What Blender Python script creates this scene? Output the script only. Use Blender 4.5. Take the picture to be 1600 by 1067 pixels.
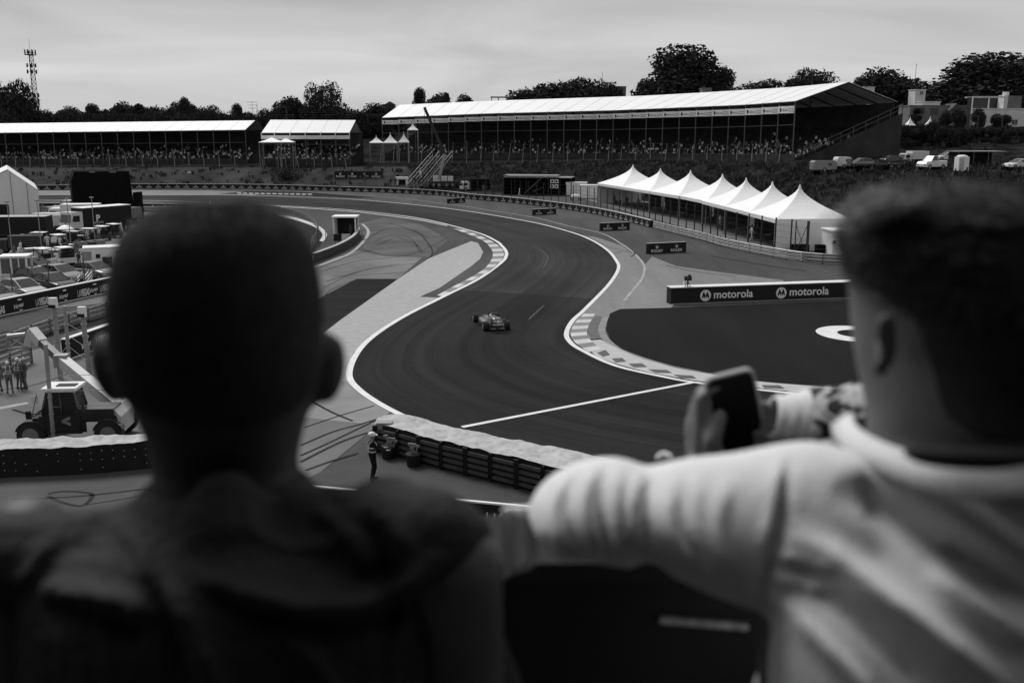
import bpy, bmesh, math, random
from mathutils import Vector, Matrix, Euler, noise
from mathutils.geometry import tessellate_polygon
R = math.radians; PI = math.pi
SC = bpy.context.scene; COL = SC.collection
for o in list(bpy.data.objects): bpy.data.objects.remove(o)
# ------------------------------------------------------------------ camera
FPX = 1555.0; CX = 800.0; CY = 533.5; HZ = 200.0; CAMZ = 12.5
PITCH = math.atan((CY - HZ) / FPX)
cam = bpy.data.cameras.new('camera'); cam.sensor_width = 36; cam.lens = 36 * FPX / 1600
cam.clip_start = .05; cam.clip_end = 3000
camo = bpy.data.objects.new('camera', cam); COL.objects.link(camo); camo.location = (0, 0, CAMZ)
camo.rotation_euler = (PI / 2 - PITCH, 0, 0); SC.camera = camo
cam.dof.use_dof = True; cam.dof.focus_distance = 75; cam.dof.aperture_fstop = 3.6
# ------------------------------------------------------------------ sky: dull overcast
W = bpy.data.worlds.new('World'); SC.world = W; W.use_nodes = True
n = W.node_tree.nodes; l = W.node_tree.links; n.clear()
out = n.new('ShaderNodeOutputWorld'); bg = n.new('ShaderNodeBackground'); bg.inputs[1].default_value = .1
sky = n.new('ShaderNodeTexSky'); sky.sky_type = 'NISHITA'; sky.sun_disc = False
sky.sun_elevation = R(52); sky.sun_rotation = R(-34)
bw = n.new('ShaderNodeRGBToBW'); l.new(sky.outputs[0], bw.inputs[0])
tc = n.new('ShaderNodeTexCoord'); mp = n.new('ShaderNodeMapping'); mp.inputs['Scale'].default_value = (1.5, 1.5, 11)
mp.inputs['Location'].default_value = (.4, 0, .35)
l.new(tc.outputs['Generated'], mp.inputs[0])
nz = n.new('ShaderNodeTexNoise'); nz.inputs['Scale'].default_value = 1.7; nz.inputs['Detail'].default_value = 5
nz.inputs['Roughness'].default_value = .45; nz.inputs['Distortion'].default_value = .9
l.new(mp.outputs[0], nz.inputs['Vector'])
rp = n.new('ShaderNodeValToRGB'); rp.color_ramp.elements[0].position = .3; rp.color_ramp.elements[1].position = .72
rp.color_ramp.elements[0].color = (4.5,) * 3 + (1,); rp.color_ramp.elements[1].color = (6.7,) * 3 + (1,)
l.new(nz.outputs[0], rp.inputs[0])
mx = n.new('ShaderNodeMix'); mx.data_type = 'RGBA'; mx.inputs[0].default_value = .88
l.new(bw.outputs[0], mx.inputs[6]); l.new(rp.outputs[0], mx.inputs[7])
sx_ = n.new('ShaderNodeSeparateXYZ'); l.new(tc.outputs['Generated'], sx_.inputs[0])
r2 = n.new('ShaderNodeValToRGB'); l.new(sx_.outputs[2], r2.inputs[0])      # cloud deck a little thinner just above the horizon
r2.color_ramp.elements[0].color = (.98,) * 3 + (1,); r2.color_ramp.elements[1].color = (.95,) * 3 + (1,)
for p_, v_ in ((.05, 1.06), (.085, 1.0), (.13, .84)): e_ = r2.color_ramp.elements.new(p_); e_.color = (v_, v_, v_, 1)
m2 = n.new('ShaderNodeMix'); m2.data_type = 'RGBA'; m2.blend_type = 'MULTIPLY'; m2.inputs[0].default_value = 1
l.new(mx.outputs[2], m2.inputs[6]); l.new(r2.outputs[0], m2.inputs[7]); l.new(m2.outputs[2], bg.inputs[0]); l.new(bg.outputs[0], out.inputs[0])
sun = bpy.data.lights.new('sun', 'SUN'); sun.energy = 2.6; sun.angle = R(26); sun.color = (1, 1, 1)
so = bpy.data.objects.new('sun', sun); COL.objects.link(so); so.location = (0, 0, 60)
so.rotation_euler = (R(38), 0, R(-146))
SC.view_settings.view_transform = 'Standard'; SC.view_settings.look = 'None'
SC.view_settings.gamma = 1; SC.view_settings.exposure = 0
# ------------------------------------------------------------------ helpers
def ray(px, py):
    x = (px - CX) / FPX; y = (CY - py) / FPX; c, s = math.cos(PITCH), math.sin(PITCH)
    return Vector((x, c + y * s, -s + y * c))
def P(px, py, Y):
    d = ray(px, py); k = Y / d.y; return Vector((d.x * k, Y, CAMZ + d.z * k))
def G(px, py, z=0.):
    d = ray(px, py); k = (z - CAMZ) / d.z; return Vector((d.x * k, d.y * k, z))
def lerp(tab, x):
    if x <= tab[0][0]: return tab[0][1]
    for (a, u), (b, v) in zip(tab, tab[1:]):
        if x <= b: return u + (v - u) * (x - a) / (b - a)
    return tab[-1][1]
def tag(o, label=None, cat=None, group=None, kind=None):
    if label: o['label'] = label
    if cat: o['category'] = cat
    if group: o['group'] = group
    if kind: o['kind'] = kind
    return o
def thing(name, label, cat, loc=(0, 0, 0), rz=0, group=None):
    o = bpy.data.objects.new(name, None); COL.objects.link(o); o.location = loc; o.rotation_euler = (0, 0, rz)
    o.empty_display_size = .2; return tag(o, label, cat, group)
def dup(o, loc=None, rz=None, label=None, group=None, parent=None, scale=None):
    c = o.copy(); COL.objects.link(c); c.parent = parent
    if loc is not None: c.location = loc
    if rz is not None: c.rotation_euler = (0, 0, rz)
    if scale is not None: c.scale = (scale,) * 3 if not hasattr(scale, '__len__') else scale
    if label: c['label'] = label
    if group: c['group'] = group
    for ch in list(o.children): dup(ch, parent=c)
    return c
MATS = {}
def M(name, v, var=.15, sc=3., rough=.75, metal=0., bump=0., bsc=None, spec=.5, stretch=None, coat=0, detail=6, coords='Object', sheen=0, emis=0):
    if name in MATS: return MATS[name]
    m = bpy.data.materials.new(name); MATS[name] = m; m.use_nodes = True
    n = m.node_tree.nodes; l = m.node_tree.links; b = n['Principled BSDF']
    b.inputs['Roughness'].default_value = rough; b.inputs['Metallic'].default_value = metal
    b.inputs['Specular IOR Level'].default_value = spec; b.inputs['Coat Weight'].default_value = coat
    b.inputs['Base Color'].default_value = (v, v, v, 1)
    m.diffuse_color = (v, v, v, 1)
    if var or bump:
        tc = n.new('ShaderNodeTexCoord'); mp = n.new('ShaderNodeMapping'); l.new(tc.outputs[coords], mp.inputs[0])
        if stretch: mp.inputs['Scale'].default_value = stretch
    if var:
        a = n.new('ShaderNodeTexNoise'); a.inputs['Scale'].default_value = sc; a.inputs['Detail'].default_value = detail
        a.inputs['Roughness'].default_value = .62; l.new(mp.outputs[0], a.inputs['Vector'])
        r = n.new('ShaderNodeValToRGB'); r.color_ramp.elements[0].position = .3; r.color_ramp.elements[1].position = .7
        lo = max(.004, v * (1 - var)); hi = min(.95, v * (1 + var))
        r.color_ramp.elements[0].color = (lo, lo, lo, 1); r.color_ramp.elements[1].color = (hi, hi, hi, 1)
        l.new(a.outputs[0], r.inputs[0]); l.new(r.outputs[0], b.inputs['Base Color'])
    if bump:
        c = n.new('ShaderNodeTexNoise'); c.inputs['Scale'].default_value = bsc or sc * 4; c.inputs['Detail'].default_value = 5
        l.new(mp.outputs[0], c.inputs['Vector'])
        k = n.new('ShaderNodeBump'); k.inputs['Strength'].default_value = min(1, bump); k.inputs['Distance'].default_value = .02 if bump <= 1 else bump * .02
        l.new(c.outputs[0], k.inputs['Height']); l.new(k.outputs[0], b.inputs['Normal'])
    return m
class MB:
    """collects shapes; build() links them as ONE mesh object"""
    def __init__(s, off=(0, 0, 0)): s.v = []; s.f = []; s.m = []; s.uv = {}; s.X = Matrix.Identity(4)
    def add(s, vs, fs, mi=0):
        k = len(s.v); s.v += [s.X @ Vector(p) for p in vs]
        for f in fs: s.f.append([k + i for i in f]); s.m.append(mi)
        return s
    def box(s, c, size, rz=0, mi=0, rot=None, taper=1):
        x, y, z = [q / 2 for q in size]; r = (rot if rot is not None else Matrix.Rotation(rz, 3, 'Z')); c = Vector(c); vs = []
        for k, t in ((-1, 1), (1, taper)):
            for a, b in ((-1, -1), (1, -1), (1, 1), (-1, 1)): vs.append(c + r @ Vector((a * x * t, b * y * t, k * z)))
        return s.add(vs, [(3, 2, 1, 0), (4, 5, 6, 7), (0, 1, 5, 4), (1, 2, 6, 5), (2, 3, 7, 6), (3, 0, 4, 7)], mi)
    def beam(s, a, b, w, h=None, mi=0, up=(0, 0, 1)):
        a = Vector(a); b = Vector(b); d = b - a; L = d.length
        if L < 1e-6: return s
        d /= L; u = Vector(up)
        if abs(d.dot(u)) > .98: u = Vector((0, 1, 0))
        x = d.cross(u).normalized(); y = x.cross(d); r = Matrix((x, d, y)).transposed()
        return s.box((a + b) / 2, (w, L, h or w), rot=r, mi=mi)
    def cyl(s, a, b, r0, r1=None, n=8, mi=0, cap=True):
        a = Vector(a); b = Vector(b); r1 = r0 if r1 is None else r1; d = (b - a).normalized()
        u = Vector((0, 0, 1)) if abs(d.z) < .9 else Vector((1, 0, 0)); x = d.cross(u).normalized(); y = d.cross(x)
        vs = []
        for c, r in ((a, r0), (b, r1)):
            for i in range(n):
                t = 2 * PI * i / n; vs.append(c + x * math.cos(t) * r + y * math.sin(t) * r)
        fs = [(i, (i + 1) % n, n + (i + 1) % n, n + i) for i in range(n)]
        if cap: fs += [tuple(range(n - 1, -1, -1)), tuple(range(n, 2 * n))]
        return s.add(vs, fs, mi)
    def tube(s, pts, r, n=6, mi=0):
        for a, b in zip(pts, pts[1:]): s.cyl(a, b, r, r, n, mi)
        return s
    def ball(s, c, r, nu=10, nv=7, mi=0, rot=None):
        c = Vector(c); r = (r, r, r) if not hasattr(r, '__len__') else r; vs = []; fs = []
        for j in range(nv + 1):
            ph = PI * j / nv
            for i in range(nu):
                t = 2 * PI * i / nu; p = Vector((r[0] * math.sin(ph) * math.cos(t), r[1] * math.sin(ph) * math.sin(t), r[2] * math.cos(ph)))
                vs.append(c + (rot @ p if rot is not None else p))
        for j in range(nv):
            for i in range(nu):
                k = j * nu; fs.append((k + i, k + nu + i, k + nu + (i + 1) % nu, k + (i + 1) % nu))
        return s.add(vs, fs, mi)
    def loft(s, rings, mi=0, cap=True):
        n = len(rings[0]); vs = [p for r in rings for p in r]; fs = []
        for j in range(len(rings) - 1):
            for i in range(n): k = j * n; fs.append((k + i, k + (i + 1) % n, k + n + (i + 1) % n, k + n + i))
        if cap: fs += [tuple(range(n - 1, -1, -1)), tuple(range((len(rings) - 1) * n, len(rings) * n))]
        return s.add(vs, fs, mi)
    def prism(s, poly, h, mi=0, mi2=None):
        """poly: 3D points of one flat outline; h: vector"""
        h = Vector(h); poly = [Vector(p) for p in poly]; n = len(poly); tri = tessellate_polygon([poly])
        vs = poly + [p + h for p in poly]
        s.add(vs, [tuple(t) for t in tri] + [tuple(n + q for q in t[::-1]) for t in tri], mi)
        k = len(s.v) - 2 * n
        for i in range(n): s.f.append([k + i, k + (i + 1) % n, k + n + (i + 1) % n, k + n + i]); s.m.append(mi if mi2 is None else mi2)
        return s
    def flat(s, poly, mi=0):
        poly = [Vector(p) for p in poly]; return s.add(poly, [tuple(t) for t in tessellate_polygon([poly])], mi)
    def text(s, body, o, xdir, size, mi=1, align='CENTER', up=(0, 0, 1), depth=.012, sx=1, bold=0):
        """standing letters, o = baseline anchor, xdir = reading direction"""
        vs, fs, w = glyphs(body, bold); x = Vector(xdir).normalized(); u = Vector(up).normalized(); nn = x.cross(u).normalized()
        off = {'CENTER': -w / 2, 'LEFT': 0}[align]; o = Vector(o)
        P3 = [o + x * (v[0] + off) * size * sx + u * v[1] * size + nn * depth for v in vs]
        return s.add(P3, fs, mi)
    def build(s, name, mats, parent=None, smooth=False):
        me = bpy.data.meshes.new(name); me.from_pydata([tuple(v) for v in s.v], [], s.f)
        mats = mats if isinstance(mats, (list, tuple)) else [mats]
        for m in mats: me.materials.append(m)
        if max(s.m, default=0): me.polygons.foreach_set('material_index', s.m)
        if smooth: me.polygons.foreach_set('use_smooth', [True] * len(me.polygons))
        bm = bmesh.new(); bm.from_mesh(me); 
        if smooth: bmesh.ops.remove_doubles(bm, verts=bm.verts, dist=1e-5)
        if not getattr(s, 'keep', 0): bmesh.ops.recalc_face_normals(bm, faces=bm.faces)
        bm.to_mesh(me); bm.free(); me.update()
        o = bpy.data.objects.new(name, me); COL.objects.link(o)
        if parent: o.parent = parent
        return o
GL = {}
def glyphs(body, bold=0):
    k = (body, bold)
    if k in GL: return GL[k]
    c = bpy.data.curves.new('t', 'FONT'); c.body = body; c.size = 1; c.resolution_u = 3; c.offset = bold * .02; c.fill_mode = 'FRONT'
    o = bpy.data.objects.new('t', c); COL.objects.link(o); bpy.context.view_layer.update()
    me = bpy.data.meshes.new_from_object(o.evaluated_get(bpy.context.evaluated_depsgraph_get()))
    vs = [tuple(v.co) for v in me.vertices]; fs = [tuple(p.vertices) for p in me.polygons]
    mn = min(v[0] for v in vs); w = max(v[0] for v in vs) - mn; vs = [(v[0] - mn, v[1], v[2]) for v in vs]
    bpy.data.objects.remove(o); bpy.data.curves.remove(c); bpy.data.meshes.remove(me); GL[k] = (vs, fs, w); return GL[k]
def smooth_line(pts, k=6):
    pts = [Vector(p) for p in pts]; o = []
    for i in range(len(pts) - 1):
        a = pts[max(0, i - 1)]; b = pts[i]; c = pts[i + 1]; d = pts[min(len(pts) - 1, i + 2)]
        for j in range(k):
            t = j / k; o.append(.5 * ((2 * b) + (c - a) * t + (2 * a - 5 * b + 4 * c - d) * t * t + (3 * b - a - 3 * c + d) * t ** 3))
    return o + [pts[-1]]
def resample(pts, step):
    o = [pts[0].copy()]; acc = 0
    for a, b in zip(pts, pts[1:]):
        L = (b - a).length; t = step - acc
        while t <= L: o.append(a + (b - a) * (t / L)); t += step
        acc = (acc + L) % step if L else acc
    return o
def strip(name, A, B, mat, z=.0, nu=1, kind='structure', mats=None, alt=None, label=None):
    """sheet between two point rows, with UV (across, metres along)"""
    me = bpy.data.meshes.new(name); vs = []; uvs = []; L = 0; pm = None
    for a, b in zip(A, B):
        m = (a + b) / 2; L += (m - pm).length if pm else 0; pm = m
        for i in range(nu + 1):
            q = a.lerp(b, i / nu); vs.append((q.x, q.y, q.z + z)); uvs.append((i / nu, L))
    fs = []; mi = []
    for j in range(len(A) - 1):
        for i in range(nu): k = j * (nu + 1) + i; fs.append((k, k + 1, k + nu + 2, k + nu + 1)); mi.append(alt(j) if alt else 0)
    me.from_pydata(vs, [], fs); uv = me.uv_layers.new(name='UVMap')
    for p in me.polygons:
        for li, vi in zip(p.loop_indices, p.vertices): uv.data[li].uv = uvs[vi]
    for m in (mats or [mat]): me.materials.append(m)
    me.polygons.foreach_set('material_index', mi)
    bm = bmesh.new(); bm.from_mesh(me); bmesh.ops.recalc_face_normals(bm, faces=bm.faces)
    if sum(f.normal.z * f.calc_area() for f in bm.faces) < 0: bmesh.ops.reverse_faces(bm, faces=bm.faces)
    bm.to_mesh(me); bm.free()
    o = bpy.data.objects.new(name, me); COL.objects.link(o); o['kind'] = kind; return o
def offs(pts, w0, w1):
    A = []; B = []
    for i, p in enumerate(pts):
        d = (pts[min(len(pts) - 1, i + 1)] - pts[max(0, i - 1)]); d.z = 0; d.normalize(); nn = Vector((-d.y, d.x, 0))
        A.append(p + nn * w0); B.append(p + nn * w1)
    return A, B
def line(name, px, w, mat, z, k=6, wz=None):
    A, B = offs(smooth_line([G(*p) for p in px], k), w / 2, -w / 2); return strip(name, A, B, mat, z)
def sheet(name, px, mat, z, smooth=0):
    pts = [G(*p) for p in px]
    if smooth: pts = smooth_line(pts + [pts[0]], smooth)[:-1]
    b = MB(); b.flat([p + Vector((0, 0, z)) for p in pts]); o = b.build(name, mat)
    if o.data.polygons[0].normal.z < 0: o.data.flip_normals()
    return tag(o, kind='structure')
# ------------------------------------------------------------------ materials of the place
def asphalt(name, v, var=.2, streak=.25, big=.02, uv=False):
    m = M(name, v, 0, rough=.9, spec=.08); n = m.node_tree.nodes; l = m.node_tree.links; b = n['Principled BSDF']
    tc = n.new('ShaderNodeTexCoord'); src = tc.outputs['Object']
    def nz(scale, stretch, det, s=src):
        mp = n.new('ShaderNodeMapping'); mp.inputs['Scale'].default_value = stretch; l.new(s, mp.inputs[0])
        a = n.new('ShaderNodeTexNoise'); a.inputs['Scale'].default_value = scale; a.inputs['Detail'].default_value = det; a.inputs['Roughness'].default_value = .6
        l.new(mp.outputs[0], a.inputs['Vector']); return a.outputs[0]
    def ramp(x, p0, p1, a, c):
        r = n.new('ShaderNodeMapRange'); r.inputs[1].default_value = p0; r.inputs[2].default_value = p1; r.inputs[3].default_value = a; r.inputs[4].default_value = c
        l.new(x, r.inputs[0]); return r.outputs[0]
    def mul(a, c):
        k = n.new('ShaderNodeMath'); k.operation = 'MULTIPLY'; l.new(a, k.inputs[0])
        if isinstance(c, float): k.inputs[1].default_value = c
        else: l.new(c, k.inputs[1])
        return k.outputs[0]
    x = mul(ramp(nz(big, (1, 1, 1), 6), .3, .7, 1 - var, 1 + var), ramp(nz(1.7, (1, 1, 1), 8), .3, .7, .9, 1.1))
    if uv:
        u = tc.outputs['UV']; x = mul(x, ramp(nz(1., (16, .012, 1), 5, u), .32, .68, 1 - streak, 1 + streak)); x = mul(x, ramp(nz(1., (60, .03, 1), 3, u), .35, .65, .93, 1.07))
        # patches of older surface across the lane
        x = mul(x, ramp(nz(.9, (1.5, .05, 1), 2, u), .42, .55, .8, 1.12))
    else: x = mul(x, ramp(nz(.35, (1, .12, 1), 6), .3, .7, 1 - streak, 1 + streak))
    x = mul(x, v); l.new(x, b.inputs['Base Color'])
    k = n.new('ShaderNodeBump'); k.inputs['Strength'].default_value = .3; k.inputs['Distance'].default_value = .01; l.new(nz(25, (1, 1, 1), 3), k.inputs['Height']); l.new(k.outputs[0], b.inputs['Normal'])
    return m
m_track = asphalt('track_asphalt', .018, .2, .32, uv=True); m_track2 = asphalt('older_track_asphalt', .03, .22, .35, uv=True)
m_run = asphalt('runoff_asphalt', .07, .3, .22)
m_conc = asphalt('pale_concrete', .2, .15, .12)
m_paint = asphalt('grey_runoff_paint', .36, .05, .03)
m_dark = asphalt('dark_infield_paint', .0095, .3, .25)
m_patch = M('ribbed_dark_patch', .022, .4, 1, .95, spec=.03, stretch=(.15, 2.2, 1))
m_white = M('white_paint', .68, .12, 1.5, .6)
m_line = M('worn_line_paint', .3, .3, 1, .7)
m_grass = M('grass', .05, .5, .12, .95, bump=1, bsc=2, detail=10, spec=0)
m_scrub = M('scrub_bank', .02, .8, .3, .95, bump=1, bsc=3, detail=12, spec=0)
m_skid = M('tyre_mark', .035, .3, 1, .9, spec=.05)
# ------------------------------------------------------------------ terrain: flat floor, bank, upper terrace, hill
FOOT = [(-900, 205), (0, 214), (400, 213), (700, 203), (900, 192), (1100, 158), (1300, 124), (1600, 112), (2400, 100)]
EDGE = [(-900, 225), (0, 232), (600, 226), (800, 220), (1000, 200), (1250, 158), (1600, 140), (2400, 130)]
EPY = [(-900, 262), (0, 262), (600, 262), (760, 258), (1000, 254), (1240, 258), (1600, 264), (2400, 270)]
def edge(px): Y = lerp(EDGE, px); return Y, P(px, lerp(EPY, px), Y).z
HILLPY = [(-900, 190), (0, 190), (300, 192), (600, 190), (800, 176), (1000, 168), (1250, 160), (1450, 168), (1600, 150), (2400, 140)]
HY = 430
E2W = [(0, 62), (1250, 62), (1400, 32), (2400, 30)]
def terrain_z(px, Y):
    f = lerp(FOOT, px); e, ez = edge(px); hz = P(px, lerp(HILLPY, px), HY).z; e2 = e + lerp(E2W, px)
    if Y <= f: return 0
    if Y <= e: t = (Y - f) / (e - f); return ez * (t * t * (3 - 2 * t) * .5 + t * .5)
    if Y <= e2: return ez + .6 * (Y - e) / (e2 - e)
    if Y <= HY: t = (Y - e2) / (HY - e2); return ez + .6 + (hz - ez - .6) * t ** .8
    return hz + (Y - HY) * .01
vs = []; fs = []; cols = [-60 * 60 + i * 60 for i in range(122)]
rows = [-60, 0, 20, 40, 80]
def colrows(px):
    f = lerp(FOOT, px); e, _ = edge(px); r = [f * q for q in (.02, .1, .3, .6, 1)] + [f + (e - f) * q / 6 for q in range(1, 7)]
    e2 = e + lerp(E2W, px); r += [e + (e2 - e) * q / 3 for q in (1, 2, 3)] + [e2 + (HY - e2) * q / 6 for q in range(1, 7)] + [HY + 100, HY + 500, 2200]; return r
for px in cols:
    for Y in colrows(px):
        x = (px - CX) / FPX * Y; z = terrain_z(px, Y); f = lerp(FOOT, px)
        if Y > f + 1 and Y < 900: z += .35 * noise.noise(Vector((x * .08, Y * .08, 0)))
        vs.append((x, Y, z))
nr = len(colrows(0))
for i in range(len(cols) - 1):
    for j in range(nr - 1): k = i * nr + j; fs.append((k, k + nr, k + nr + 1, k + 1))
b = MB(); gf = [f for f in fs if f[0] % nr >= 4]; b.add(vs, [], 0); lf = lambda f: 4 <= f[0] % nr <= 9 and cols[f[0] // nr] < 640
for f in gf: b.f.append(list(f)); b.m.append(1 if lf(f) else 0)
tag(b.build('hillside', [m_scrub, m_grass], smooth=True), kind='structure')
b = MB(); b.flat([(-1600, -60, -.01), (1600, -60, -.01), (1600, 226, -.01), (-1600, 226, -.01)]); tag(b.build('ground', m_run), kind='structure')
# grass verge and trimmed bank in front of the stands
A = []; B = []; C2 = []
for i in range(50):
    px = -200 + i * 22; f = lerp(FOOT, px); e, ez = edge(px); A.append(Vector(((px - CX) / FPX * (f - 7), f - 7, .0))); B.append(Vector(((px - CX) / FPX * (f + .5), f + .5, .03)))
strip('grass_verge', A, B, m_grass, .0)
# ------------------------------------------------------------------ track
PAIR = [((-260, 314), (-260, 305.5)), ((0, 313.5), (0, 305)), ((216, 313.5), (210, 305)), ((343, 317.5), (340, 305)), ((400, 320.5), (400, 305.8)), ((475, 324), (500, 309.5)), ((550, 329), (575, 313.5)), ((650, 341), (700, 326)), ((737, 362), (820, 345)),
        ((771, 376), (887, 361)), ((782, 385), (925, 375)), ((788, 393), (951, 391)), ((788, 401), (965, 407)), ((780, 411), (969, 420)), ((745, 436), (955, 444)), ((687, 465), (918, 483)), ((620, 499), (898, 502)), ((566, 537), (889, 521)), ((541, 580), (894, 534)), ((556, 610), (912, 547)),
        ((622, 650), (966, 571.5)), ((720, 684), (1047, 590)), ((860, 720), (1091, 597.5)), ((1030, 752), (1168, 606.5)), ((1400, 800), (1400, 628)), ((1900, 860), (1800, 650))]
LL = smooth_line([G(*p[0]) for p in PAIR], 10); RR = smooth_line([G(*p[1]) for p in PAIR], 10)
JC = min(range(len(LL)), key=lambda i: (LL[i] - G(716, 452)).length)
strip('track', LL, RR, m_track, .02, 16, mats=[m_track2, m_track], alt=lambda j: 0 if j < JC else 1)
w = .34
A, B = offs(LL, .0, w); strip('edge_line', A, B, m_white, .03)
A, B = offs(RR, 0, -w * .9); strip('edge_line', A, B, m_white, .03)
line('edge_line', [(-260, 296), (60, 296.5), (210, 296.5), (340, 297), (450, 299), (600, 308), (700, 319), (760, 328), (834, 340), (887, 353), (940, 365), (972, 382), (994, 399), (1006, 414), (1006, 427), (1000, 440), (975, 470)], .22, m_line, .012)
line('start_line', [(722, 668), (1086, 597.5)], .26, m_white, .034)
# pale concrete band right of the track
sheet('concrete_apron', [(900, 366), (932, 371), (972, 384), (994, 400), (1006, 415), (1019, 401), (1057, 416), (1114, 424), (1224, 438), (1224, 447), (1060, 470), (1047, 482), (969, 484), (950, 497), (946, 515), (930, 531), (889, 523), (900, 490), (940, 440), (955, 400)], m_conc, .008)
sheet('concrete_apron', [(-260, 298), (60, 298), (215, 297.5), (330, 298), (400, 300.5), (400, 305.5), (210, 306), (-260, 306)], m_conc, .008)
# dark painted infield with part of a big white ground emblem
IN = [(975, 470), (953, 490), (947, 514), (954, 531), (972.5, 545), (1010, 559), (1054, 571.6), (1094, 579), (1168, 592.5), (1235, 599), (1338, 604.5), (1600, 612), (1900, 618)]
sheet('infield_paint', [(969, 483)] + IN[1:] + [(1900, 450), (1340, 469), (1047, 481)], m_dark, .012)
b = MB(); o_, i_ = [], []
c = G(1334, 521.5); rx = 2.25; ry = 2.5
for k in range(40):
    t = R(28 + 304 * k / 39); o_.append(c + Vector((math.cos(t) * rx, math.sin(t) * ry, .02))); i_.append(c + Vector((.15 + math.cos(t) * rx * .5, math.sin(t) * ry * .47, .02)))
for k in range(39): b.add([o_[k], o_[k + 1], i_[k + 1], i_[k]], [(0, 1, 2, 3)])
tag(b.build('ground_emblem', m_white), kind='structure')
sheet('concrete_apron', [(470, 428), (520, 404), (560, 392), (600, 400), (660, 402), (622, 436), (557, 436), (507, 462), (470, 480)], M('dusty_concrete', .16, .45, .12, .85, stretch=(1, .5, 1), detail=10, spec=.1), .0085)
sheet('concrete_apron', [(560, 350), (600, 340), (660, 352), (700, 375), (670, 402), (600, 399), (566, 388), (572, 372)], M('worn_concrete', .095, .4, .15, .85, detail=10, spec=.1), .008)
# painted grey run-off on the left
sheet('grey_runoff', [(736, 377), (747, 380), (755, 394), (750, 405), (735, 417), (687, 450), (656, 464), (687, 465.5), (620, 500), (576, 527), (552, 552), (541, 578), (546, 596), (470, 590), (470, 548), (532, 500), (622, 436), (670, 404)], m_paint, .01)
sheet('grey_runoff', [(470, 589), (546, 595), (560, 613), (615, 648), (590, 664), (470, 652)], M('dusty_runoff_paint', .2, .2, .4, .85), .009)
sheet('ribbed_patch', [(557, 436), (622, 436), (532, 500), (470, 545), (440, 545), (440, 505), (507, 462)], m_patch, .011)
sheet('patch_band', [(557, 436), (622, 436), (606, 447), (541, 446)], M('patch_dark_edge', .012, .2, 1, spec=.03), .015)
# kerbs
def kerb(name, outer, inner, n, mats, h=.035, k=8, ins=0.):
    O = resample_n(smooth_line([G(*p) for p in outer], k), n); I = resample_n(smooth_line([G(*p) for p in inner], k), n)
    return strip(name, O, I, None, h, mats=mats, alt=lambda j: 0 if ins == 0 else 0) if len(mats) == 1 else strip(name, O, I, None, h, mats=mats, alt=lambda j: (j // 2) % 2)
def resample_n(pts, n):
    S = [0]
    for a, b in zip(pts, pts[1:]): S.append(S[-1] + (b - a).length)
    o = []; j = 0
    for i in range(n):
        t = S[-1] * i / (n - 1)
        while j < len(S) - 2 and S[j + 1] < t: j += 1
        q = (t - S[j]) / max(1e-6, S[j + 1] - S[j]); o.append(pts[j].lerp(pts[j + 1], q))
    return o
m_kw = M('kerb_white', .5, .15, 1, .6); m_kg = M('kerb_grey', .17, .2, 1, .6); m_kd = M('kerb_dark', .06, .2, 1, .6)
kerb('kerb', [(690, 463.5), (722, 447), (747, 434), (771, 419.5), (785, 405), (787.5, 396), (784, 389), (768, 377), (737, 363.5), (715, 357)], [(683, 462), (710, 447), (735, 434), (757, 420), (768, 406), (770, 397), (767, 389), (755, 377), (728, 365), (708, 358.5)], 53, [m_kw, m_kg], .03)
kerb('kerb', [(700, 352.5), (650, 342.3), (600, 336), (550, 330.3), (475, 325), (420, 322)], [(698, 354), (650, 344), (600, 337.4), (550, 331.5), (475, 326), (420, 323)], 20, [m_line], .028)
oc = [(912, 491), (897, 507), (892, 522), (896, 533), (911, 545.5), (936, 559), (967, 570), (1011, 581.5), (1048, 588.5), (1092, 596), (1169, 605), (1236, 612), (1400, 627)]
ic = [(975, 470), (953, 490), (947, 514), (954, 531), (972.5, 545), (1010, 559), (1054, 571.6), (1094, 579), (1168, 592.5), (1235, 599), (1400, 610)]
kerb('kerb_base', [(912, 534), (925, 551), (936, 559), (967, 570), (1011, 581.5), (1048, 588.5), (1092, 596), (1169, 605), (1236, 612), (1400, 627)], [(938, 531), (956, 539), (972.5, 548), (1010, 562), (1054, 574.6), (1094, 582), (1168, 594.5), (1235, 601), (1400, 613)], 60, [M('kerb_pale', .42, .12, .7)], .024)
kerb('kerb_backing', [(951, 496), (946, 514), (952, 530), (972.5, 546.5), (1010, 560.5), (1054, 573), (1094, 580.5)], [(941, 496), (935, 514), (940, 530), (958, 541), (1000, 559.5), (1054, 574), (1094, 581)], 30, [M('kerb_grey_edge', .2, .2, 1)], .031)
kerb('kerb', oc[:5] + [(920, 551)], [(930, 491), (921, 507), (917, 520), (920, 529), (933, 541), (941, 547)], 23, [m_kw, m_kg], .036)
for a in [(933, 552, 946, 547.5, 953, 555, 942, 558), (956, 561, 972, 560, 978, 565.5, 962, 567), (982, 569, 1003, 568.5, 1011, 574, 990, 574.5), (1013, 578, 1042, 579, 1050, 583.5, 1024, 583), (1052, 586, 1082, 588, 1088, 592, 1064, 591.5), (1190, 602.5, 1218, 603, 1226, 608, 1194, 607), (1120, 597.5, 1150, 599.5, 1156, 602.5, 1128, 601.5)]:
    sheet('kerb_block', [a[0:2], a[2:4], a[4:6], a[6:8]], m_kd, .04)
sheet('kerb_gravel', [(932, 494), (947, 497), (944, 514), (948, 530), (925, 530), (917, 519), (921, 506)], M('gravel', .1, .7, 6, .9, bump=1, bsc=12), .03)
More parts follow.
